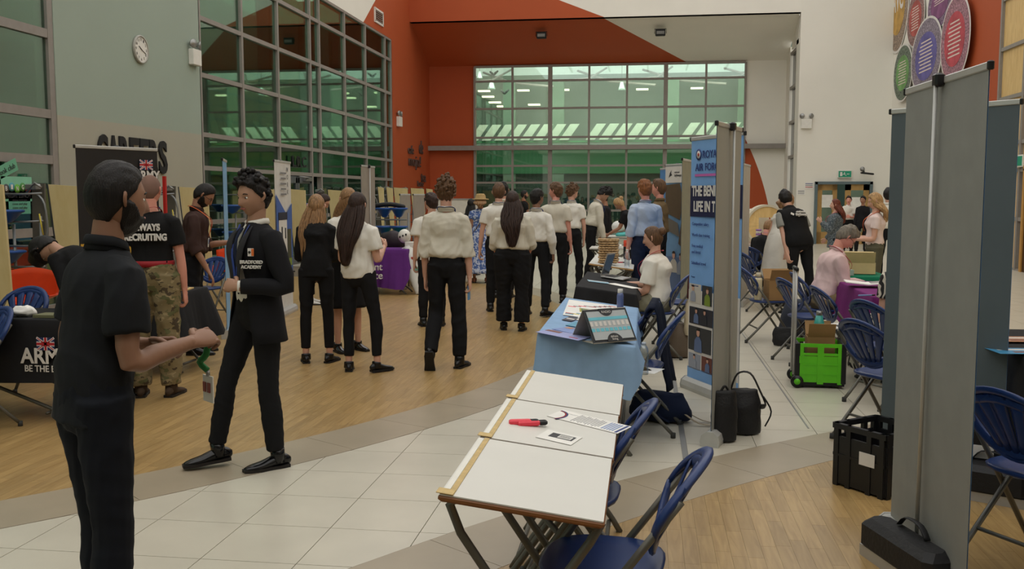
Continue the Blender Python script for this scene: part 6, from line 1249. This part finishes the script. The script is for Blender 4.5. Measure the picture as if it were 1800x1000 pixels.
# tent display
p0 = onrow(1060, 603); t = thing('tent_display', 'triangular cardboard tent display with black border and round badges on the blue tablecloth', 'display', (p0[0] - .0, p0[1] + .10, p0[2] + .008), R(36)); WD, HD, DD = .31, .19, .13
FR = M('tent_black_border', 44, 46, 50, rough=.5); SCN = M('tent_pale_grey_print', 176, 182, 184, rough=.4); CARDM = M('pale_card_board', 176, 172, 160)
def slab(name, P, m, th=.004):
    b = MB(); P = [Vector(q) for q in P]; n = (P[1] - P[0]).cross(P[2] - P[0]).normalized() * th; V = P + [q - n for q in P]; b.add(V, [(0, 1, 2, 3), (7, 6, 5, 4), (0, 4, 5, 1), (1, 5, 6, 2), (2, 6, 7, 3), (3, 7, 4, 0)], m); return b.build(name, t)
fr_ = slab('front_panel', [(-WD / 2, -DD, 0), (WD / 2, -DD, 0), (WD / 2, 0, HD), (-WD / 2, 0, HD)], FR); slab('back_panel', [(WD / 2, DD, 0), (-WD / 2, DD, 0), (-WD / 2, 0, HD), (WD / 2, 0, HD)], CARDM); slab('base_panel', [(-WD / 2, DD, 0.004), (WD / 2, DD, 0.004), (WD / 2, -DD, 0.004), (-WD / 2, -DD, 0.004)][::-1], CARDM)
Tf = frame((0, -DD / 2 - .002, HD / 2 + .002), (1, 0, 0), (0, DD, HD)); hh = math.hypot(DD, HD)
b = MB(); b.box((0, 0, .001), (WD - .03, hh - .04, .002), SCN, Tf); b.build('print', t)
b = MB(); b.prism([(.05 * math.cos(a), hh / 2 - .004 - .05 * math.sin(a)) for a in np.linspace(0, PI, 16)][::-1], .002, .004, FR, Tf); b.build('badge_print', t); b = MB(); b.prism([(.055 * math.cos(a), -hh / 2 + .004 + .055 * math.sin(a)) for a in np.linspace(0, PI, 16)], .002, .004, FR, Tf); b.build('badge_print', t)
b = MB(); 
for k in range(9): b.box((-.13 + .032 * k, .01, .003), (.018, .03, .001), LET, Tf); b.box((-.13 + .032 * k, -.03, .003), (.024, .022, .001), M('aqua_print', 110, 190, 206), Tf)
b.box((-.0, .045, .003), (.28, .02, .001), M('aqua_print', 110, 190, 206), Tf); b.build('print', t)
text('RADIO', .022, LET, Tf @ Matrix.Translation((0, hh / 2 - .035, .0045)), t, 'lettering', ex=.0003); text('#thisis\nliving', .02, LET, Tf @ Matrix.Translation((0, -hh / 2 + .03, .0045)), t, 'lettering', ex=.0003)
# purple-blue bottle standing behind the display, water bottle and papers on the chair
def bottle(label, p, prof, m, capm=None, cap=None, name='water_bottle', scale=1.0, cat='bottle'):
    t = thing(name, label, cat, tuple(p)); b = MB(); b.lathe([(r * scale, z * scale) for r, z in prof], 20, m); b.build('bottle_body', t)
    if cap: b = MB(); b.cyl((0, 0, cap[1] * scale), cap[0] * scale, cap[2] * scale, 16, capm); b.build('cap', t)
    return t
CLEAR = glass_mat('clear_bottle_plastic', (.86, .90, .93), .12, (.9, .95, 1)); INDI = M('indigo_bottle', 92, 104, 146, rough=.2)
p = onrow(1090, 551); bottle('slim indigo bottle with pale cap standing behind the cardboard display', p + V3((0, 0, .007)), [(.024, 0), (.026, .01), (.026, .13), (.02, .15)], INDI, whitep, (.02, .15, .03))
p = at(1131, 657, .462); bottle('clear plastic water bottle standing on the blue chair seat', (p[0], p[1], .459), [(.03, 0), (.033, .01), (.031, .05), (.033, .055), (.031, .10), (.033, .105), (.033, .14), (.028, .17), (.015, .19)], CLEAR, M('clear_cap', 190, 200, 210, rough=.2), (.015, .19, .018))
def on_seat(px, py, w, l, rz, m, lab, **k): return sheet(px, py, w, l, rz, m, lab, surf=lambda a, b_: at(a, b_, .461), tilt=False, **k)
on_seat(1116, 648, .16, .22, 20, M('lime_and_grey_leaflet', 176, 190, 80), 'lime green leaflet under the water bottle on the chair seat', prints=((0, .2, .8, .3, INK),)); on_seat(1140, 652, .15, .2, -20, PAPER, 'white leaflet beside the water bottle on the chair seat')
# far desk things: woven wooden tower, bottles, marker
p = onrow(1068, 465); tw = thing('woven_tower', 'square tower of stacked curved wooden blocks on the far exam desk', 'tower', (p[0], p[1] + .12, p[2] + .005), R(0)); WB = wood_mat('pale_wood_block', lin((150, 118, 78)), lin((196, 164, 120)), .6, .2)
blk = None
tw.scale = (.78, .78, .82)
for i in range(10):
    for j in range(6):
        for s_ in (0, 1):
            if s_ and j not in (0, 5): continue
            if blk is None: bm_ = MB(); bm_.tube([(-.026, 0, 0), (-.012, -.012, .004), (.012, -.012, .004), (.026, 0, 0)], [(.010, .014)] * 4, 8, WB, sub=2); blk = bm_.mesh('block')
            o = link('block', blk, tw); o.location = (-.13 + .052 * j + (.012 if i % 2 else 0), s_ * .2, .02 + .036 * i); 
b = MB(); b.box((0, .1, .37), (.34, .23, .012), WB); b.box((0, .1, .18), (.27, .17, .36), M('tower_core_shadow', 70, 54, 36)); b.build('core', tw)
p = onrow(1108, 457); bottle('black drinks bottle with orange sleeve on the desk right of the wooden tower', (p[0] - .07, p[1] + .2, p[2] + .005), [(.03, 0), (.032, .02), (.032, .16), (.028, .18)], blackp, M('orange_red_sleeve', 220, 70, 40), (.03, .16, .10))
p = onrow(1102, 470); bottle('clear tall bottle standing in front of the black one by the wooden tower', (p[0], p[1], p[2] + .005), [(.03, 0), (.032, .02), (.031, .15), (.02, .18), (.016, .2)], CLEAR, whitep, (.016, .2, .02))
p = onrow(1088, 463); t = thing('marker', 'red pen lying beside the wooden tower', 'pen', (p[0], p[1], p[2] + .014), R(10)); b = MB(); b.tube([(-.06, 0, 0), (.05, 0, 0)], .008, 8, M('red_pen', 190, 40, 60)); b.build('barrel', t); b = MB(); b.tube([(.05, 0, 0), (.07, 0, 0)], .008, 8, blackp); b.build('cap', t)
# far white tables beyond
for k, (px, D, w, lab) in enumerate(((1088, 19.2, 1.4, 'far white table with the doll in front of the back window'), (1100, 16.0, 1.2, 'white table with stacked leaflets behind the man in light blue'))):
    x, y = gD(px, D); desk(lab, x, y, .7, w, tilt=.0, tape=False, base=.80 if k == 0 else .74, wide=True, edge=M('white_edge', 196, 194, 186))
p = atD(1087, 397, 19.0); dol = thing('training_doll', 'small training doll in a turquoise top lying on the far white table', 'doll', (p[0], p[1], .80), 0); b = MB(); b.ball((0, 0, .17), (.13, .12, .12), SKIN['pink']); b.build('head', dol); b = MB(); b.ball((0, -.02, .19), (.135, .12, .115), M('white_cap', 220, 220, 216)); b.build('cap', dol); b = MB(); b.tube([(.0, -.05, .03), (.35, 0, .05)], [(.12, .05), (.08, .04)], 12, M('turquoise_cloth', 90, 190, 190), round_=True); b.build('body', dol)
for k in range(6):
    p = gD(1090 + 9 * (k % 3), 15.8 + .2 * (k // 3)); tg = thing('leaflet_stack', ('left', 'middle', 'right')[k % 3] + ' leaflet stack of the ' + ('near', 'far')[k // 3] + ' row on the white table by the light blue shirt', 'leaflets', (p[0], p[1], .745), R(5 * k), 'leaflet stacks behind the man in light blue'); b = MB(); b.box((0, 0, .02), (.13, .2, .04), (PAPER, M('grey_green_paper', 150, 170, 160), M('cream_paper', 210, 200, 180))[k % 3]); b.build('sheets', tg)
# things on the left recruiting table and others
p = at(42, 556, .74); t = thing('paper_bundle', 'crumpled white bag and papers on the flag-printed table', 'papers', (p[0], p[1], .742)); b = MB(); b.ball((0, 0, .035), (.10, .06, .04), PAPER, None, 14, 10); me = b.mesh('bag'); wrinkle(me, .02, (30, 30, 30), 2); link('bag', me, t); b = MB(); b.box((.28, 0, .01), (.32, .15, .02), M('dull_green_leaflets', 110, 110, 80)); b.build('leaflets', t)
p = at(104, 660, .45); t = thing('folded_sign', 'grey cardboard sheet hanging below the flag-printed tablecloth', 'sign', (-4.13, 6.2, 0)); b = MB(); b.add([(-.02, 0, .30), (.08, .0, .30), (.11, 0, .17), (-.07, 0, .02), (-.02, .01, .30), (.08, .01, .30), (.11, .01, .17), (-.07, .01, .02)], [(0, 3, 2, 1), (4, 5, 6, 7), (0, 1, 5, 4), (1, 2, 6, 5), (2, 3, 7, 6), (3, 0, 4, 7)], M('grey_card', 108, 108, 106)); b.build('panel', t)
b = MB(); p = atD(360, 492, 8.75); tb = thing('clipboard', 'wooden clipboard under the hand of the man in brown', 'clipboard', (-4.30, 8.22, .747), R(10)); b.box((0, 0, 0), (.33, .22, .012), birch); b.build('board', tb); b = MB(); b.box((.13, 0, .012), (.02, .08, .012), steel); b.build('clip', tb)
# violet table, green cloth, white helmet figure, bags
clothed_table('violet tablecloth with white lettering hanging beside the girls', -4.75, -3.82, 15.0, 15.6, z73, (.3, .3, .62, .3), CV, 'folding table under the violet cloth', seed=8, amp=.03, flare=.05)
vt = [o for o in COL.objects if o.get('label', '').startswith('violet tablecloth')][0]; p = ony(657, 476, 14.9); [fit_text(w__, .32, .11, LET, (p[0], 14.84, p[2] + dz_), (1, 0, 0), ZX, vt, 'lettering', depth=.02) for w__, dz_ in (('silent', .07), ('voice', -.07))]
clothed_table('bright green cloth covering half of the table with the white helmet figure', -4.55, -3.75, 16.05, 16.7, lambda x: .745, (.2, .25, .14, .2), CLG, 'folding table under the bright green cloth', seed=9, flare=.04)
x, y = gD(755, 17.7); desk('white table end with banner behind the white helmet figure', x, y, .6, 1.1, tilt=0, tape=False, wide=True, edge=M('white_edge', 196, 194, 186))
hx, hy = gD(712, 15.7); hf = thing('helmet_figure', 'white perforated helmet head with a white bag body at the green table', 'figure', (hx, hy, 0), 0)
b = MB(); b.ball((0, 0, .94), (.105, .105, .115), whitep, None, 20, 14); b.build('helmet', hf)
for k in range(3): b = MB(); b.box((-.05 + .05 * k, -.098, .93 + .02 * k), (.022, .02, .03), BLACK); b.build('vent_hole', hf)
b = MB(); b.box((.09, -.01, .80), (.14, .12, .10), whitep, bev=.01); b.build('neck_block', hf)
b = MB(); b.tube([(.08, 0, .76), (.14, -.04, .6), (.2, -.08, .35), (.28, -.12, .12), (.32, -.13, .02)], [(.10, .07), (.17, .09), (.16, .09), (.14, .08), (.13, .07)], 18, M('white_plastic_bag', 214, 214, 208, rough=.35), sub=3); me = b.mesh('bag'); wrinkle(me, .02, (12, 12, 12), 7); link('bag_body', me, hf)
for z, x_ in ((.42, .19), (.22, .25)): b = MB(); b.box((x_, -.18, z), (.22, .02, .06), M('green_stripe_print', 110, 160, 140), Matrix.Identity(4)); b.build('stripe_print', hf)
b = MB(); b.box((.2, -.165, .58), (.1, .01, .06), M('red_script_print', 190, 80, 60)); b.build('print', hf)
b = MB(); b.tube([(-.02, -.03, .72), (-.05, -.05, .5), (-.02, -.08, .36)], [(.04, .03), (.05, .035), (.04, .03)], 10, M('white_plastic_bag', 214, 214, 208), sub=2, round_=True); b.build('arm', hf)
# bags along the aisle
LEA = M('cream_leather', 190, 176, 150, rough=.4)
def soft(name, label, cat, loc, dims, m, rz=0, wr=.012, straps=(), seed=1, taper=.8, extra=None):
    t = thing(name, label, cat, loc, R(rz)); b = MB(); w, d, h = dims
    b.tube([(0, 0, 0.012), (0, 0, h * .3), (0, 0, h * .7), (0, 0, h)], [(w * .5, d * .5), (w * .54, d * .56), (w * .48 * (.6 + .4 * taper), d * .48), (w * .36 * taper, d * .26)], 20, m, sub=4, side=(1, 0, 0))
    me = b.mesh('bag'); wrinkle(me, wr, (14, 14, 9), seed); link('bag_body', me, t)
    for P, r, mm in straps: b = MB(); b.tube(P, [r] * len(P), 6, mm, sub=4); b.build('strap', t)
    return t
BLN = M('black_nylon', 26, 26, 28, rough=.6, bump=.3)
hbx, hby = wc.location[0] + .31, wc.location[1] - .10
t = soft('handbag', 'cream leather handbag hanging from the back of the seated womans chair', 'bag', (hbx, hby, .22), (.16, .09, .36), LEA, 80, straps=(([(-.08, 0, .38), (-.05, 0, .54), (.03, 0, .6), (.08, 0, .52), (.09, 0, .38)], (.014, .004), M('oxblood_strap', 70, 26, 24)),), seed=3)
soft('backpack', 'grey-brown backpack slumped on the tiles behind the blue chair', 'bag', (*at(1198, 627, 0)[:2], 0), (.30, .22, .34), M('grey_brown_canvas', 96, 82, 68), 20, straps=(([(.12, 0, .02), (.26, -.02, .015), (.34, .03, .015)], (.012, .004), M('grey_brown_canvas', 96, 82, 68)),), seed=4)
soft('backpack', 'navy backpack with webbing straps lying under the water-bottle chair', 'bag', (*at(1160, 738, 0)[:2], 0), (.42, .24, .20), C_NAVY, -15, straps=(([(.15, -.05, .1), (.3, -.08, .02), (.46, -.02, .012)], (.014, .003), M('beige_webbing', 150, 136, 112)), ([(.15, .0, .1), (.3, .04, .015), (.48, .01, .012)], (.012, .003), M('beige_webbing', 150, 136, 112)), ([(-.1, -.1, .12), (0, -.14, .08), (.1, -.12, .02)], (.02, .006), C_NAVY)), seed=5, taper=1)
gb = (*at(1268, 762, 0)[:2], 0)
soft('laptop_bag', 'slim black bag leaning on the back of the middle grey banner', 'bag', (*gD(1272, 6.12), 0), (.17, .10, .34), BLN, 20, wr=.006, straps=(([(-.03, 0, .33), (0, 0, .37), (.03, 0, .33)], .008, BLN),), seed=6, taper=1.2)
soft('camera_bag', 'larger black shoulder bag beside the middle grey banner, strap looping over it', 'bag', (*gD(1306, 6.35), 0), (.22, .16, .30), BLN, 10, wr=.008, straps=(([(-.09, .02, .28), (-.04, .03, .40), (.04, .0, .41), (.10, -.02, .30), (.14, -.03, .20), (.09, -.08, .2)], (.018, .005), BLN), ([(.12, -.04, .26), (.17, -.06, .16), (.13, -.06, .06)], .006, BLN)), seed=7, taper=1.2)
soft('rucksack', 'dark blue and grey rucksack beside the man in the pink shirt', 'bag', (*at(1402, 590, 0)[:2], .0), (.40, .25, .42), M('slate_blue_nylon', 56, 62, 78, bump=.3), 0, seed=8)
soft('shoulder_bag', 'flat black leather bag lying in front of the dark blue rucksack', 'bag', (*at(1385, 608, 0)[:2], .0), (.30, .13, .20), BLN, -8, seed=9, taper=1.2)
# things on the right chairs
p = cr.location; tb = bottle('cream thermos flask with dark lid ring standing on the right-facing chair', (p[0] - .10, p[1] - .08, .459), [(.04, 0), (.042, .01), (.042, .22), (.036, .24)], M('cream_flask', 206, 194, 160, rough=.3), M('cream_flask_lid', 200, 190, 164), (.026, .25, .05), name='thermos')
CBX = M('brown_cardboard', 150, 116, 74, rough=.8); 
def carton(label, loc, w, d, h, rz, flaps=True, m=CBX, name='cardboard_box', op=.004):
    t = thing(name, label, 'box', loc, R(rz)); b = MB()
    for c, s_ in (((0, -d / 2, h / 2), (w, op, h)), ((0, d / 2, h / 2), (w, op, h)), ((-w / 2, 0, h / 2), (op, d, h)), ((w / 2, 0, h / 2), (op, d, h)), ((0, 0, .003), (w, d, .005))): b.box(c, s_)
    b.build('carton', t, m)
    if flaps:
        for sy, a in ((-1, 50), (1, 70)): b = MB(); b.box((0, -sy * 0 + 0, h * .0 + .07), (w * .98, .004, .14), m, Matrix.Translation((0, sy * d / 2, h)) @ Matrix.Rotation(R(-sy * a * .6), 4, 'X')); b.build('flap', t)
    return t
carton('open brown cardboard box being lifted by the person in the waistcoat', (cr.location[0] + .14, cr.location[1] - .02, .46), .30, .24, .22, 8)
p = lc.location; t = thing('folder', 'white folder with a grey oval lying on the chair seat behind the green trolley', 'folder', (p[0], p[1], .464), R(10)); b = MB(); b.box((0, 0, 0), (.36, .34, .006), PAPER); b.build('cover', t); b = MB(); b.cyl((0, 0, .003), .09, .001, 20, M('grey_oval_print', 90, 92, 90), Matrix.Diagonal((1.2, .9, 1, 1))); b.build('print', t)
# green folding trolley crate
LIME = M('lime_green_plastic', 96, 196, 34, rough=.35); tx, ty = at(1443, 683, 0)[:2]; t = thing('trolley_crate', 'bright green folding crate trolley with black wheels and pull handle', 'trolley', (tx, ty + .17, 0), R(-3)); W, D_, H = .37, .32, .36
for nm, c, s_ in (('side_panel', (0, -D_ / 2, 0), (W, 0, 0)), ('side_panel', (0, D_ / 2, 0), (W, 0, 0))):
    b = MB(); y = c[1]; b.box((0, y, .04 + .12), (W - .04, .012, .22), LIME); b.box((0, y, .36), (W - .04, .014, .03), LIME); b.box((0, y, .285), (W - .04, .014, .02), LIME)
    for x_ in (-W / 2 + .03, 0, W / 2 - .03): b.box((x_, y, .2), (.035 if x_ else .05, .018, .33), LIME)
    for z in (.12, .20): b.box((0, y - .004, z), (W - .05, .012, .010), LIME)
    b.box((-W / 2 + .01, y - .004, .24), (.04, .02, .06), LIME); b.build(nm, t)
for sx in (-1, 1): b = MB(); b.box((sx * W / 2, 0, .21), (.022, D_ + .02, .34), blackp, bev=.004); b.box((sx * W / 2, -D_ / 2, .21), (.04, .03, .34), blackp, bev=.006); b.build('end_frame', t)
b = MB(); b.box((0, 0, .035), (W + .02, D_, .03), blackp); b.build('base', t)
for sy in (-1, 1): 
    b = MB(); b.cyl((-W / 2 - .0, sy * (D_ / 2 + .012) - .012, .055), .05, .028, 20, blackp, Matrix.Translation((-W / 2, 0, 0)) @ Matrix.Identity(4)) if False else b.tube([(-W / 2 + .0, sy * (D_ / 2 + .012) - .014, .055), (-W / 2 + .0, sy * (D_ / 2 + .012) + .014, .055)], .052, 20, blackp); wh = b.build('wheel', t)
    b = MB(); b.tube([(-W / 2, sy * (D_ / 2 + .012) - .018, .055), (-W / 2, sy * (D_ / 2 + .012) + .018, .055)], .026, 16, LIME); b.build('hub', wh)
b = MB()
for sx in (0,): b.tube([(-W / 2 - .02, -.1, .1), (-W / 2 - .02, -.1, .98)], .012, 8, LAP)
b.tube([(-W / 2 - .02, .1, .1), (-W / 2 - .02, .1, .98)], .012, 8, LAP); b.build('handle_tubes', t)['kind'] = 'stuff'; b = MB(); b.tube([(-W / 2 - .02, -.12, .99), (-W / 2 - .02, .12, .99)], .018, 8, blackp); b.build('handle_grip', t)
carton('brown cardboard box standing inside the green trolley crate', (tx + .01, ty + .17, .06), .22, .18, .36, -3, flaps=True)
p = atD(1441, 575, 8.6); bottle('turquoise steel bottle standing behind the box in the green crate', (tx + .02, ty + .285, .06), [(.033, 0), (.035, .02), (.035, .34), (.02, .40)], M('turquoise_steel', 60, 160, 150, rough=.3), steel, (.02, .40, .03), scale=1.3)
# black crates and cases at the right
def crate(label, loc, w, d, h, rz):
    t = thing('folding_crate', label, 'crate', loc, R(rz))
    for sx, sy, L in ((0, -1, w), (0, 1, w), (-1, 0, d), (1, 0, d)):
        b = MB(); T = Matrix.Translation((sx * w / 2, sy * d / 2, 0)) @ Matrix.Rotation(0 if sx == 0 else PI / 2, 4, 'Z'); b.box((0, 0, h * .42), (L, .014, h * .76), blackp, T); b.box((0, 0, h - .015), (L + .01, .026, .03), blackp, T)
        for x_ in (-L / 2 + .02, -L * .2, L * .2, L / 2 - .02): b.box((x_, 0, h / 2), (.03, .024, h), blackp, T)
        b.box((0, 0, h * .5), (L, .022, .014), blackp, T); b.build('side_panel', t)
    b = MB(); b.box((0, 0, .02), (w, d, .02), blackp); b.build('base', t); b = MB(); b.box((w * .18, -d / 2 - .014, h * .55), (.10, .003, .07), LET); b.build('label_sticker', t); return t
cx_, cy_ = at(1530, 890, 0)[:2]; crate('tall black folding crate with a white sticker left of the grey banners', (*gD(1545, 5.15), 0), .34, .34, .35, -52)
crate('second black crate standing between the grey and slate banners', (*gD(1712, 5.15), 0), .22, .22, .42, -20)
def case(label, loc, L, w, h, rz, tilt=0):
    t = thing('banner_case', label, 'case', loc, R(rz)); b = MB(); b.box((0, 0, h / 2 + .03), (w, L, h), BLN, bev=.03); me = b.mesh('c'); link('case_body', me, t); b = MB(); b.box((0, 0, .025), (w * .9, L * .98, .05), LAP); b.build('tray', t); b = MB(); b.tube([(w * .2, -L * .2, h + .035), (w * .2, -L * .1, h + .08), (w * .2, L * .1, h + .08), (w * .2, L * .2, h + .035)], [(.015, .004)] * 4, 6, BLN, sub=3); b.build('carry_handle', t); return t
case('padded black banner case with silver base at the foot of the tallest banner', (*gD(1590, 3.92), 0), .52, .15, .15, 17)
case('black case lying between the grey and slate banners', (*gD(1733, 4.95), 0), .42, .20, .16, 60)
# purple and green tables on the right, black table at the right edge
clothed_table('magenta-purple tablecloth in front of the man in the pink shirt', 1.93, 2.50, 8.45, 10.0, lambda x: .74, (.35, .3, .35, .3), CP, 'folding table under the magenta-purple cloth', seed=10)
clothed_table('green tablecloth behind the head of the man in the pink shirt', 2.02, 2.60, 10.6, 11.5, lambda x: .735, (.3, .3, .3, .3), CG, 'folding table under the green cloth', seed=11)
clothed_table('black tablecloth hanging to the floor at the right edge of the picture', 2.02, 2.65, 5.0, 6.5, lambda x: .74, (.66, .5, .66, .66), CK, 'folding table under the floor-length black cloth', seed=12)
Z74 = lambda px, py: at(px, py, .752)
for k, (px, py, w, l, rz, m, lab) in enumerate(((1783, 597, .30, .21, 5, PH[4], 'dark framed leaflet on the black table at the right edge, farther one'), (1790, 618, .28, .2, 5, M('cyan_print', 60, 130, 170), 'cyan leaflet on the black table at the right edge, nearer one'))): sheet(px, py, w, l, rz, m, lab, surf=Z74, tilt=False, prints=((0, .2, .7, .2, LET), (.1, -.2, .5, .2, PH[7])))
p = Z74(1516, 503); bk = thing('booklet', 'open white booklet held by the man in the pink shirt on the purple table', 'booklet', (p[0] + .04, p[1], .765), R(-6)); 
for sx in (-1, 1): b = MB(); b.box((sx * .10, 0, .012 ), (.20, .28, .008), PAPER, Matrix.Rotation(-sx * .10, 4, 'Y')); b.build('page', bk)
b = MB()
for k in range(6): b.box((.10, .09 - .035 * k, .02), (.15, .006, .002), INK, Matrix.Rotation(-.10, 4, 'Y'))
b.build('print', bk)
p = Z74(1522, 521); t = thing('pen', 'pale blue pen on the purple table in front of the booklet', 'pen', (p[0], p[1], .762), R(20)); b = MB(); b.tube([(-.07, 0, 0), (.06, 0, 0)], .006, 8, M('pale_blue_pen', 130, 160, 210)); b.build('barrel', t); b = MB(); b.tube([(.055, 0, 0), (.085, 0, 0)], .007, 8, blackp); b.build('cap', t)
YBX = M('buff_cardboard', 206, 184, 136, rough=.8); carton('open buff cardboard box on the green tablecloth', (2.32, 11.05, .745), .40, .30, .12, -10, m=YBX)
p = at(1477, 476, .76); t = thing('leaflet_stack', 'stack of pale green leaflets at the near corner of the green tablecloth', 'leaflets', (2.14, 10.72, .745), R(5)); b = MB(); b.box((0, 0, .03), (.15, .16, .06), M('grey_green_paper', 150, 170, 160)); b.build('sheets', t)
# craft table, wooden wheel and column at the back right
x, y = gD(1322, 15.9); desk('white craft table strewn with papers left of the waistcoat wearer', x + .05, y, .7, 1.3, tilt=0, tape=False, wide=True, base=.78, edge=M('white_edge', 196, 194, 186))
for k in range(4): sheet(1312 + 12 * k, 402 + 2 * (k % 2), .3, .2, 20 * k, (PAPER, M('pink_paper', 206, 170, 160))[k % 2], ('white', 'pink', 'second white', 'second pink')[k] + ' loose sheet from the left on the craft table', name='paper', cat='paper', group='loose papers on the craft table', surf=lambda a, b_: V3((*gD(a, 15.8), .787)), tilt=False)
wx, wy = gD(1345, 18.5); wr_ = thing('wooden_wheel', 'large pale wooden wheel-shaped display with a square opening', 'display', (wx, wy, 0), R(8)); b = MB(); N = 48
for r0, r1, y0, y1, m_ in ((.36, .40, -.02, .22, M('cream_wheel_rim', 200, 192, 172)), (.0, .36, 0, .2, birch)):
    if r0: V = []; 
    ring = []
    if r0:
        for k in range(N): a = 2 * PI * k / N; c_, s_ = math.cos(a), math.sin(a); ring.append([(r0 * c_, y0, 1.03 + r0 * s_), (r1 * c_, y0, 1.03 + r1 * s_), (r1 * c_, y1, 1.03 + r1 * s_), (r0 * c_, y1, 1.03 + r0 * s_)])
        b.add([p for q in ring for p in q], [(k * 4 + i, ((k + 1) % N) * 4 + i, ((k + 1) % N) * 4 + (i + 1) % 4, k * 4 + (i + 1) % 4) for k in range(N) for i in range(4)], m_)
b.build('rim', wr_); b = MB()
for k in range(N):
    a0, a1 = 2 * PI * k / N, 2 * PI * (k + 1) / N
    def sq(a): c_, s_ = math.cos(a), math.sin(a); q = .15 / max(abs(c_), abs(s_)); return (c_ * q, s_ * q)
    (x0_, z0_), (x1_, z1_) = sq(a0), sq(a1); V = [(x0_, 0, 1.03 + z0_), (x1_, 0, 1.03 + z1_), (.37 * math.cos(a1), 0, 1.03 + .37 * math.sin(a1)), (.37 * math.cos(a0), 0, 1.03 + .37 * math.sin(a0))]; b.add(V + [(p[0], .18, p[2]) for p in V], [(0, 1, 2, 3), (7, 6, 5, 4), (0, 4, 5, 1), (2, 6, 7, 3)], birch)
b.build('face', wr_); b = MB(); b.box((0, .1, .33), (.3, .16, .66), birch); b.build('stand', wr_)
b = MB(); b.ball((0, 0, 0), (.33, .05, .33), whitep, None, 24, 14); b.tube([(0, 0, -1.02), (0, 0, -.2)], .03, 8, whitep); b.build('disc', None, loc=(*gD(1322, 19.0), 1.02), label='round white disc showing left of the wooden wheel', cat='disc')
t = thing('roller_tower', 'narrow purple and white striped column on the craft table', 'column', (*gD(1331, 15.6), .782)); 
for k in range(8): b = MB(); b.cyl((0, 0, .035 * k), .045, .03, 14, M('lilac_band', 150, 110, 170) if k % 2 else LET); b.build('band', t)
# whiteboard by the orange wall
wx, wy = gD(800, 24.5); t = thing('whiteboard', 'wide pale screen standing behind the students in front of the orange wall', 'screen', (wx, wy, 0), R(4)); b = MB(); b.box((0, 0, .95), (1.3, .03, 1.1), M('off_white_screen', 196, 190, 180)); b.build('panel', t); b = MB(); b.box((0, 0, 1.51), (1.34, .05, .04), alu); b.build('top_rail', t)
for sx in (-1, 1): b = MB(); b.tube([(sx * .6, 0, 0), (sx * .6, 0, 1.5)], .02, 8, alu); b.build('leg', t)
bpy.data.scenes.remove(TMP)
for o_ in COL.objects:
    if 'L' in o_: del o_['L']
